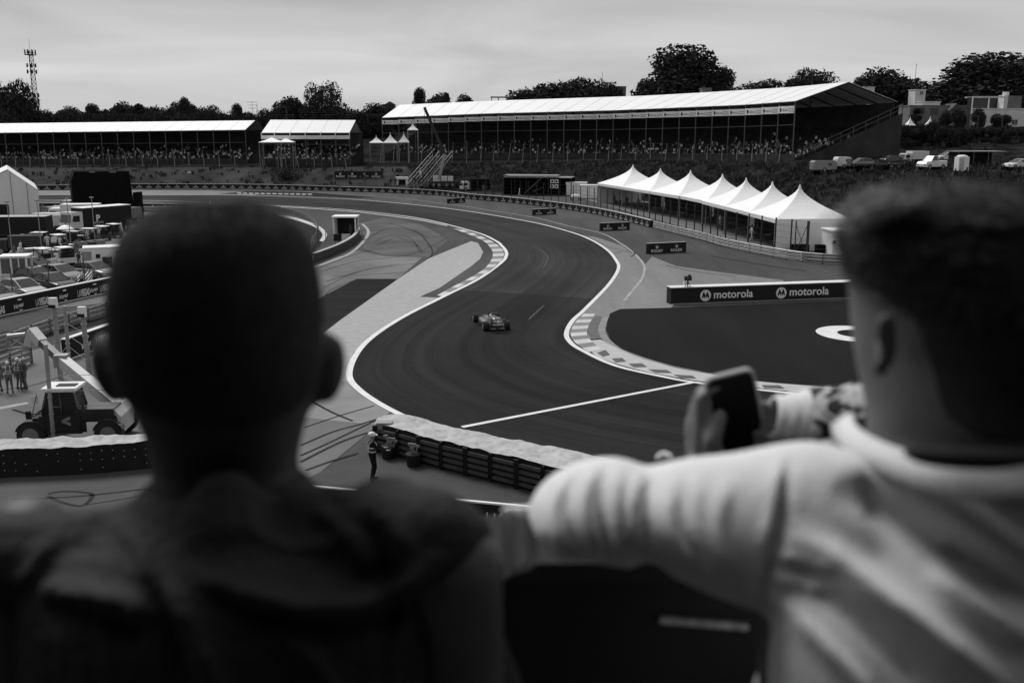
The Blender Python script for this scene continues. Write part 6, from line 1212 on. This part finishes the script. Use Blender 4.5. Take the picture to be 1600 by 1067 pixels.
# torso, hips, legs down to the deck
tz = lambda z: z
def body_rings(cx, zs): return [[Vector((cx + math.cos(2 * PI * i / 32) * a, y + math.sin(2 * PI * i / 32) * c, z)) for i in range(32)] for z, a, c, y in zs]
cx1 = P(352, 900, .86).x
pr += [('r', body_rings(cx1, [(P(0, 800, .88).z, .08, .06, .88), (P(0, 840, .88).z, .15, .09, .86), (P(0, 900, .88).z, .18, .1, .85), (12.0, .17, .11, .86), (11.75, .15, .1, .9), (11.55, .165, .11, .9), (11.4, .17, .11, .88)]))]
for s in (-1, 1): hip = Vector((cx1 + s * .09, .88, 11.45)); kn = Vector((cx1 + s * .1, .93, 11.08)); pr += [('c', hip, kn, .085, .062), ('c', kn, (cx1 + s * .11, .86, floor_z + .1), .06, .042), ('c', (cx1 + s * .11, .84, floor_z + .05), (cx1 + s * .13, 1.02, floor_z + .045), .045, .038)]
wr = {}
for s in (-1, 1): sh = Vector((cx1 + s * .18, .86, P(0, 850, .86).z)); el = Vector((cx1 + s * .25, .93, ztop - .06)); w1 = Vector((cx1 + s * .1, 1.14, ztop + .055)); pr += [('c', sh, el, .045, .036), ('c', el, w1, .036, .026)] + hand_parts(w1, (-s, .25, -.1), (0, .1, -1), (0, -1, 0) if 0 else (0, 1, .3), 1, (20, 30, 25))
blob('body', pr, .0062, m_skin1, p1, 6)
hh = [(y - 3 if y < 400 else y, x, hw + 3, dp + .004, Y - .003) for y, x, hw, dp, Y in hr[:9]] + [(635, 350, 128, .07, .898), (655, 351, 112, .05, .89)]
b = MB(); b.loft(sc(hh)); o = b.build('hair', m_hair1, p1, smooth=True)
rr = random.Random(3); b = MB(); b.keep = 1      # short stubble standing off the skull
for _ in range(5200):
    j = rr.randrange(0, 8); u = rr.random(); a = rr.uniform(0, 2 * PI); y = hh[j][0] + (hh[j + 1][0] - hh[j][0]) * u; q = [hh[j][k] + (hh[j + 1][k] - hh[j][k]) * u for k in range(5)]
    c = P(q[1], y, q[4]); dn = Vector((math.cos(a), math.sin(a), .9 if j < 2 else .25)).normalized(); p = c + Vector((math.cos(a) * U(q[2], q[4]), math.sin(a) * q[3], 0)); e = p + dn * rr.uniform(.003, .007) + Vector((rr.gauss(0, .002), rr.gauss(0, .002), 0)); s = dn.cross(Vector((0, 0, 1))).normalized() * .0006; b.add([p - s, p + s, e], [(0, 1, 2)])
b.build('stubble', m_hair1, p1)
# jacket: one padded shell with hunched shoulders, yoke flap and folds
pr = [('r', [ring(353, 748, .88, 132, .075), ring(353, 775, .875, 145, .085), ring(355, 800, .865, 190, .095), ring(358, 830, .855, 290, .105), ring(360, 870, .85, 345, .115), ring(362, 930, .845, 360, .12), ring(362, 1010, .845, 355, .12), ring(362, 1100, .85, 350, .125)]), ('r', body_rings(cx1, [(P(0, 1090, .85).z, .19, .125, .85), (11.85, .18, .12, .87), (11.62, .185, .125, .89), (11.4, .19, .13, .9)])),
      ('c', P(480, 838, .84), P(668, 838, .82), U(82), U(84)), ('c', P(668, 838, .82), P(700, 852, .84), U(84), U(80)), ('c', P(230, 872, .85), P(0, 880, .83), U(86), U(86)), ('c', P(150, 850, .84), P(-60, 900, .84), U(62), U(80)),
      ('c', P(353, 790, .82), P(353, 830, .81), U(60), U(70)), ('e', P(610, 772, .85), (U(60), .03, U(28)), Euler((0, R(3), 0)).to_matrix())]
jk = blob('jacket', pr, .0065, m_jack, p1, 10)
press(jk, [([(300, 890), (380, 918), (470, 940), (570, 938), (650, 905), (690, 860)], 17, .022), ([(330, 935), (450, 975), (580, 975), (660, 940)], 18, -.012), ([(60, 915), (140, 925), (200, 938), (250, 968)], 15, .019), ([(60, 950), (170, 970), (230, 1000)], 15, -.01), ([(262, 900), (296, 970), (330, 1040), (360, 1110)], 14, .016), ([(225, 920), (262, 990), (290, 1080)], 14, -.010), ([(480, 780), (545, 840), (575, 900)], 12, .009), ([(600, 790), (640, 860), (640, 950), (600, 1040)], 13, .010), ([(560, 800), (600, 870), (610, 960)], 14, -.009), ([(170, 800), (215, 850), (235, 910)], 12, .009), ([(380, 820), (450, 850), (540, 850)], 14, .008), ([(400, 970), (480, 1020), (540, 1100)], 14, .009), ([(90, 830), (60, 880), (20, 920)], 14, .009)], -200, 11.6, .3)
pr = []
for s, sx, ex in ((1, 705, 722), (-1, -10, -40)): sh = P(sx, 885, .83); el = Vector((P(ex, 1000, .9).x, .92, ztop - .07)); w1 = Vector((cx1 + s * .12, 1.12, ztop + .055)); pr.append([('c', sh, el, .047, .043), ('c', el, el.lerp(w1, .85), .043, .034)] + [('c', sh.lerp(el, u) + Vector((s * .01, -.036, .0)), sh.lerp(el, u + .05) + Vector((s * .03, -.03, -.02)), .012, .01) for u in ()])
for q in pr: blob('sleeve', q, .006, m_sleeve, p1, 7)
def pipe(pts, r, name, mat, par, dY=.0):
    c = smooth_line([P(x, y, Y + dY) for x, y, Y in pts], 8); b = MB(); n_ = len(c)
    for i in range(n_ - 1): t0 = math.sin(PI * min(1, max(.02, i / (n_ - 1)))) ** .4; t1 = math.sin(PI * min(.98, (i + 1) / (n_ - 1))) ** .4; b.cyl(c[i], c[i + 1], r * max(.3, t0), r * max(.3, t1), 10)
    return b.build(name, mat, par, smooth=True)
b = MB(); b.loft(body_rings(cx1, [(11.6, .175, .12, .89), (11.45, .18, .12, .885), (11.38, .175, .115, .88)])); 
for s in (-1, 1): b.cyl((cx1 + s * .09, .88, 11.45), (cx1 + s * .1, .93, 11.08), .1, .078, 14); b.cyl((cx1 + s * .1, .93, 11.1), (cx1 + s * .11, .86, floor_z + .08), .078, .065, 14)
b.build('trousers', m_ov, p1, smooth=True)
for s in (-1, 1): b = MB(); b.ball((cx1 + s * .12, .93, floor_z + .05), (.055, .15, .06), 12, 8); b.build('shoe', m_ink, p1, smooth=True)
# ------------------------------------------------------------------ spectator on the right, white shirt, holding a phone
p2 = thing('person', 'spectator at the right in loose white shirt with curly dark hair, raising a phone', 'person', (0, 0, 0))
h2 = [(330, 1480, 60, .03, .9), (342, 1480, 105, .06, .9), (360, 1478, 130, .08, .9), (388, 1478, 148, .094, .9), (430, 1480, 150, .1, .9), (480, 1482, 147, .1, .9), (540, 1484, 147, .096, .9), (590, 1488, 144, .088, .9), (630, 1490, 138, .078, .895), (670, 1488, 134, .07, .89), (720, 1480, 136, .068, .88), (780, 1470, 160, .07, .87)]
pr = [('r', sc(h2))] + face([], P(1475, 500, .9) + Vector((-.012, -.004, 0)), 1)
ek = []                 # outer ear as a curved rim with lobe
for x0, y0, x1, y1, r_ in ((1376, 500, 1384, 492, 6.5), (1384, 492, 1394, 498, 6.5), (1394, 498, 1398, 520, 6), (1398, 520, 1396, 550, 6), (1396, 550, 1386, 574, 7), (1386, 574, 1374, 584, 8), (1374, 584, 1368, 570, 7), (1374, 515, 1378, 545, 6)): ek.append(('c', P(x0, y0, .806), P(x1, y1, .806), U(r_ + 2), U(r_ + 2)))
ek.append(('e', P(1384, 540, .826), (U(15), .014, U(42))))
cx2 = P(1490, 900, .86).x
pr += ek + [('r', body_rings(cx2, [(P(0, 760, .88).z, .09, .06, .88), (P(0, 830, .88).z, .17, .09, .87), (12.05, .18, .11, .86), (11.8, .16, .1, .88), (11.6, .15, .1, .9), (11.4, .17, .11, .88)]))]
for s in (-1, 1): hip = Vector((cx2 + s * .09, .88, 11.45)); kn = Vector((cx2 + s * .1, .93, 11.08)); pr += [('c', hip, kn, .085, .062), ('c', kn, (cx2 + s * .11, .86, floor_z + .1), .06, .042), ('c', (cx2 + s * .11, .84, floor_z + .05), (cx2 + s * .13, 1.02, floor_z + .045), .045, .038)]
YH = 1.40
wl = P(1092, 742, YH); el = P(890, 815, 1.0); pr += [('c', P(1270, 800, .9), el, .042, .036), ('c', el, wl, .04, .027)]
pr += hand_parts(wl, (-.12, .05, 1), (1, .25, 0), (.1, -1, .1), .93, (6, 48, 45), (30, 20))
pr += [('c', P(1122, 722, YH - .035), P(1112, 690, YH - .045), .0145, .013), ('c', P(1112, 690, YH - .045), P(1124, 652, YH - .03), .013, .012)]        # thumb along the near edge of the phone
wrr = P(1296, 712, YH - .02); er = P(1430, 720, 1.15); shr = P(1640, 800, .88); pr += [('c', shr, er, .045, .04), ('c', er, wrr, .038, .025)]
pr += hand_parts(wrr, (-1, 0, .42), (0, 1, -.2), (.2, .2, 1), .95, (10, 25, 30), (25, 10))
blob('body', pr, .0052, m_skin2, p2, 4)
hs = [(322, 1484, 66, .04, .895), (333, 1482, 112, .068, .895), (354, 1480, 140, .088, .895), (388, 1478, 156, .1, .895), (425, 1484, 154, .106, .893), (450, 1494, 148, .106, .888), (480, 1508, 138, .104, .882), (540, 1522, 128, .1, .874), (590, 1532, 120, .09, .87), (630, 1542, 114, .08, .866), (658, 1550, 104, .065, .872)]
b = MB(); b.loft(sc(hs)); b.build('hair', m_hair1, p2, smooth=True)
rr = random.Random(31); b = MB(); b.keep = 1; m_curl = M('brown_curls', .05, .3, 40, .8, spec=.2)
for i in range(7500):
    j = rr.choice([0, 0, 0, 0, 1, 1, 1, 1, 2, 2, 3, 3, 4, 5]); u = rr.random(); a = rr.uniform(0, 2 * PI); q = [hs[j][k] + (hs[j + 1][k] - hs[j][k]) * u for k in range(5)]; rad = math.sqrt(rr.random()) if j == 0 else 1
    p = P(q[1], q[0], q[4]) + Vector((math.cos(a) * U(q[2], q[4]) * rad, math.sin(a) * q[3] * rad, 0)); dn = Vector((math.cos(a), math.sin(a), 1.4 if j < 2 else .5)).normalized(); L = rr.uniform(.006, .024) * (1.0 if j < 2 else .6 if j < 3 else .3); tw = rr.uniform(0, 6); pts = [p]; sd = dn.orthogonal().normalized(); s2 = dn.cross(sd)
    for k in range(1, 6): pts.append(p + dn * L * k / 5 + (sd * math.cos(tw + k * 1.6) + s2 * math.sin(tw + k * 1.6)) * .0035 * k / 2.5)
    wv = sd * .00055
    for m_, n_ in zip(pts, pts[1:]): b.add([m_ - wv, m_ + wv, n_ + wv, n_ - wv], [(0, 1, 2, 3)])
b.build('curls', m_curl, p2)
b = MB(); b.keep = 1      # loose frizzy strands, paler than the curls
for i in range(2300):
    x = rr.choice([rr.gauss(1400, 36), rr.gauss(1560, 40), rr.uniform(1345, 1630)]); t_ = min(1, max(-1, (x - 1484) / 150)); p = P(x, 330 + 22 * t_ * t_ + rr.uniform(-4, 22), .895 + rr.uniform(-.07, .06)); L = rr.uniform(.008, .034); dn = Vector((t_ * .5 + rr.gauss(0, .45), rr.gauss(0, .3), 1)).normalized(); sd = dn.orthogonal().normalized(); s2 = dn.cross(sd); tw = rr.uniform(0, 6); pts = [p + dn * L * k / 6 + (sd * math.cos(tw + k * 1.5) + s2 * math.sin(tw + k * 1.5)) * .0022 * k for k in range(7)]; wv = sd * .0004
    for m_, n_ in zip(pts, pts[1:]): b.add([m_ - wv, m_ + wv, n_ + wv, n_ - wv], [(0, 1, 2, 3)])
b.build('loose_strands', M('pale_hair_tips', .16, .3, 40, .7), p2)
# shirt back, shoulders and ballooning sleeve in one piece
pr = [('r', [ring(1475, 700, .89, 148, .072, tilt=-.2), ring(1478, 722, .89, 200, .085, tilt=-.2), ring(1482, 752, .885, 262, .1, tilt=-.15), ring(1486, 800, .87, 292, .112), ring(1490, 860, .85, 300, .12), ring(1492, 940, .835, 308, .125), ring(1494, 1020, .825, 318, .13), ring(1496, 1100, .82, 326, .13)]), ('r', body_rings(cx2, [(P(0, 1080, .86).z, .178, .13, .86), (11.8, .18, .13, .88), (11.6, .19, .13, .9), (11.4, .2, .14, .9)]))]
xs = [822, 828, 840, 856, 875, 900, 925, 950, 970, 992, 1014, 1034, 1056, 1080, 1110, 1150, 1190, 1230, 1270, 1320]; tp2 = [806, 786, 768, 752, 740, 729, 722, 718, 719, 726, 736, 731, 725, 720, 716, 712, 704, 695, 691, 700]; bt2 = [826, 840, 852, 864, 870, 866, 872, 876, 880, 862, 872, 892, 900, 914, 926, 940, 955, 968, 985, 990]
rs = []
for x, t_, bb in zip(xs, tp2, bt2):
    Y = lerp([(824, .98), (1000, .95), (1310, .86)], x); T_, B_2 = P(x, t_, Y), P(x + 12, bb, Y - .02); c = (T_ + B_2) / 2; v = (T_ - B_2) / 2; dep = lerp([(822, .02), (840, .045), (870, .06), (1320, .075)], x)
    rs.append([c + v * math.sin(2 * PI * i / 28) + Vector((0, 1, 0)) * math.cos(2 * PI * i / 28) * dep for i in range(28)])
pr.append(('r', rs)); pr.append(('c', P(1300, 790, .86), P(1250, 790, .87), U(98), U(95))); pr.append(('c', P(1640, 800, .86), P(1700, 830, .9), U(100), U(90)))
def fold(pts, r0, r1=None):
    for i, ((x0, y0, Y0), (x1, y1, Y1)) in enumerate(zip(pts, pts[1:])): pr.append(('c', P(x0, y0, Y0), P(x1, y1, Y1), U(r0), U(r1 or r0)))
def drape(x0, x1, t0, t1, w, out=.007):
    w *= 1.25
    """ridge of cloth hanging round the near side of the sleeve from its top to its lower edge"""
    pp = []
    for k in range(9):
        u = k / 8; x = x0 + (x1 - x0) * u ** 1.4; T_ = lerp(list(zip(xs, tp2)), x) + 6; B_2 = lerp(list(zip(xs, bt2)), x) + 8; y = T_ + (B_2 - T_) * (t0 + (t1 - t0) * u); Y0 = lerp([(824, .98), (1000, .95), (1310, .86)], x); dep = lerp([(822, .02), (840, .045), (870, .06), (1320, .075)], x); f = (y - (T_ + B_2) / 2) / ((B_2 - T_) / 2); pp.append((x, y, Y0 - dep * math.sqrt(max(0, 1 - f * f)) * .93 - out))
    for (a0, b0, c0), (a1, b1, c1), r0, r1 in zip(pp, pp[1:], [w * q for q in (.5, .8, 1, 1, 1, .95, .9, .8)], [w * q for q in (.8, 1, 1, 1, .95, .9, .8, .6)]): pr.append(('c', P(a0, b0, c0), P(a1, b1, c1), U(r0), U(r1)))
def fold2(pts, sink):
    for (x0, y0, r0), (x1, y1, r1) in zip(pts, pts[1:]):
        q = []
        for x, y, r in ((x0, y0, r0), (x1, y1, r1)):
            Yc = lerp([(700, .89), (752, .885), (800, .87), (860, .85), (940, .835), (1020, .825), (1100, .82)], y); dp = lerp([(700, .072), (752, .1), (800, .112), (860, .12), (940, .125), (1100, .13)], y); hw = lerp([(700, 148), (722, 200), (752, 262), (800, 292), (860, 300), (940, 308), (1100, 326)], y); q.append((P(x, y, Yc - dp * math.sqrt(max(.1, 1 - ((x - 1488) / hw) ** 2)) + U(r) * sink), U(r)))
        pr.append(('c', q[0][0], q[1][0], q[0][1], q[1][1]))
sh_ = blob('shirt', pr, .0055, m_shirt, p2, 12)
# cloth folds pressed into the back and sleeve: smooth ridges (+) and creases (-) along curved lines
CR = [([(1300, 705), (1380, 735), (1470, 790), (1560, 845), (1700, 905)], 26, .016), ([(1300, 760), (1380, 800), (1470, 860), (1580, 925), (1700, 985)], 24, -.012), ([(1225, 838), (1300, 868), (1390, 935), (1480, 1005), (1600, 1095)], 22, .015), ([(1240, 905), (1320, 955), (1400, 1030), (1470, 1100)], 18, -.009),
      ([(1215, 935), (1265, 985), (1330, 1050), (1380, 1110)], 17, .011), ([(1450, 885), (1530, 945), (1620, 1010)], 18, .010), ([(1480, 850), (1560, 900), (1660, 960)], 16, -.008), ([(1205, 868), (1250, 874), (1300, 890)], 8, .006), ([(1203, 900), (1245, 908), (1290, 926)], 8, .006), ([(1205, 884), (1250, 891), (1295, 908)], 7, -.005), ([(1200, 935), (1240, 950)], 8, .005),
      ([(1236, 700), (1228, 780), (1214, 860), (1190, 960)], 9, -.007), ([(1216, 700), (1208, 780), (1192, 860)], 9, .005), ([(882, 733), (862, 800), (878, 868)], 9, .010), ([(925, 720), (912, 790), (936, 872)], 10, .011), ([(965, 720), (962, 800), (975, 880)], 10, .010), ([(1000, 734), (988, 790), (988, 860)], 8, .008), ([(902, 728), (888, 800), (905, 870)], 7, -.007), ([(946, 720), (940, 800), (954, 876)], 7, -.008), ([(1018, 740), (1010, 800), (1014, 870)], 8, -.008), ([(848, 762), (842, 810), (852, 850)], 8, .006), ([(1140, 740), (1120, 820), (1150, 910)], 15, .006), ([(1085, 735), (1090, 820), (1130, 905)], 13, .007), ([(1040, 750), (1050, 830), (1090, 895)], 12, .008), ([(1065, 750), (1070, 830), (1108, 890)], 10, -.006), ([(1420, 735), (1520, 755), (1640, 790)], 16, .008)]
press(sh_, CR, 825)
b = MB()                 # stand-up collar band and a dark strip standing for the shadow gap below it
def arc(x, y, Y, hw, dep, a0, a1, n=28, sag=0): c = P(x, y, Y); return [c + Vector((math.cos(R(a0 + (a1 - a0) * i / n)) * U(hw, Y), math.sin(R(a0 + (a1 - a0) * i / n)) * dep, sag * math.cos(R(a0 + (a1 - a0) * i / n)))) for i in range(n + 1)]
A = arc(1480, 668, .885, 146, .102, 150, 400); B_ = arc(1484, 698, .88, 176, .15, 150, 400); A2 = arc(1480, 670, .885, 140, .096, 150, 400); B2_ = arc(1484, 702, .88, 170, .144, 150, 400)
for i in range(28): b.add([A[i], A[i + 1], B_[i + 1], B_[i], A2[i], A2[i + 1], B2_[i + 1], B2_[i]], [(0, 1, 2, 3), (4, 7, 6, 5), (0, 4, 5, 1), (3, 2, 6, 7)])
b.build('collar', m_shirt, p2, smooth=True)
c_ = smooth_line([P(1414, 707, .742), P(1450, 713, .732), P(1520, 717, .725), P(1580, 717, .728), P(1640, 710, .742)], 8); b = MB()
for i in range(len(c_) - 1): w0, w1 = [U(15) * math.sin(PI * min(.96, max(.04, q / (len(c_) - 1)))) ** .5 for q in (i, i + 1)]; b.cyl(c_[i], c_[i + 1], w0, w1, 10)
b.build('collar_shadow_strip', m_black, p2, smooth=True)
a = [P(784, 798, 1.0), P(838, 788, 1.0), P(842, 880, .99), (P(786, 906, 1.0))]; b = MB(); rr = random.Random(5)
rows_ = []
for i in range(9):
    u = i / 8; T_ = a[0].lerp(a[1], u); B2_ = a[3].lerp(a[2], u); dy = .008 * math.sin(u * 7) ; rows_.append([(T_.lerp(B2_, v / 6) + Vector((0, dy * .5 + q, 0))) for q in (0, .006) for v in (range(7) if q == 0 else range(6, -1, -1))])
b.loft(rows_); b.build('open_cuff', m_tside, p2, smooth=True)
# short sleeve of the far arm, with a dark floral print
m_print = M('printed_cotton', .6, 0, rough=.8); n = m_print.node_tree.nodes; l = m_print.node_tree.links; nn_ = n.new('ShaderNodeTexNoise'); nn_.inputs['Scale'].default_value = 34; nn_.inputs['Detail'].default_value = 1; nn_.inputs['Distortion'].default_value = .8; tc = n.new('ShaderNodeTexCoord'); l.new(tc.outputs['Object'], nn_.inputs[0]); r_ = n.new('ShaderNodeValToRGB'); r_.color_ramp.elements[0].position = .5; r_.color_ramp.elements[1].position = .53; r_.color_ramp.elements[0].color = (.012,) * 3 + (1,); r_.color_ramp.elements[1].color = (.5,) * 3 + (1,); l.new(nn_.outputs[0], r_.inputs[0]); l.new(r_.outputs[0], n['Principled BSDF'].inputs['Base Color'])
def sleeve_tube(name, x0, x1, y0, y1, r0, r1, Y0, Y1, mat):
    b = MB(); rg = []
    for i in range(13):
        u = i / 12; c = P(x0 + (x1 - x0) * u, y0 + (y1 - y0) * u, Y0 + (Y1 - Y0) * u); r = U(r0 + (r1 - r0) * u, YH) * (1 + .04 * math.sin(u * 17)); rg.append([c + Vector((.15 * math.cos(t) * r, math.sin(t) * r, math.cos(t) * r)) for t in [2 * PI * k / 22 for k in range(22)]])
    inner = [[c0 + (p - c0) * .9 for p in rg[0]] for c0 in [sum(rg[0], Vector()) / 22]]; b.loft([inner[0], rg[0]] + rg[1:], cap=False); return b.build(name, mat, p2, smooth=True)
sleeve_tube('sleeve_cuff', 1206, 1262, 652, 646, 34, 38, YH - .03, YH - .06, m_shirt); sleeve_tube('printed_sleeve', 1258, 1400, 646, 640, 38.5, 46, YH - .06, 1.22, m_print)
pipe([(1050, 716, YH - .02), (1037, 712, YH - .01), (1026, 718, YH - .015)], .007, 'bracelet', m_tside, p2)
b = MB(); b.loft(body_rings(cx2, [(11.6, .175, .12, .89), (11.45, .18, .12, .885), (11.38, .175, .115, .88)]))
for s in (-1, 1): b.cyl((cx2 + s * .09, .88, 11.45), (cx2 + s * .1, .93, 11.08), .1, .078, 14); b.cyl((cx2 + s * .1, .93, 11.1), (cx2 + s * .11, .86, floor_z + .08), .078, .065, 14)
b.build('trousers', m_ovg, p2, smooth=True)
for s in (-1, 1): b = MB(); b.ball((cx2 + s * .12, .93, floor_z + .05), (.055, .15, .06), 12, 8); b.build('shoe', m_tside, p2, smooth=True)
# phone
pc = P(1152, 656, YH - .012); t = thing('mobile_phone', 'mobile phone with dark screen and light rim held up by the spectator in white', 'phone', pc); ax = Vector((.968, .0, .25)).normalized(); dn = Vector((.235, .1, -.95)); dn = (dn - ax * dn.dot(ax)).normalized(); nv_ = ax.cross(dn).normalized()
if nv_.y > 0: nv_ = -nv_
def rrect(w_, h_, r, off): 
    o = []
    for cx, cy, a0 in ((1, 1, 0), (-1, 1, 90), (-1, -1, 180), (1, -1, 270)):
        for k in range(6): a = R(a0 + 18 * k); o.append(ax * (cx * (w_ / 2 - r) + math.cos(a) * r) - dn * (cy * (h_ / 2 - r) + math.sin(a) * r) + nv_ * off)
    return o
b = MB(); b.loft([rrect(.071, .149, .012, -.0055), rrect(.074, .152, .0135, -.003), rrect(.074, .152, .0135, .003), rrect(.071, .149, .012, .0055)]); b.build('case', M('phone_case', .42, .05, 30, .35), t, smooth=False)
b = MB(); b.loft([rrect(.065, .143, .01, .0054), rrect(.065, .143, .01, .0062)]); b.build('screen', M('phone_screen', .006, 0, rough=.3, spec=.15), t)
b = MB(); b.loft([[ax * .018 - dn * .052 + nv_ * (-.0055 - q) + (ax * math.cos(a * PI / 6) + dn * math.sin(a * PI / 6)) * .009 for a in range(12)] for q in (0, .003)]); b.build('camera_lens', m_ink, t)
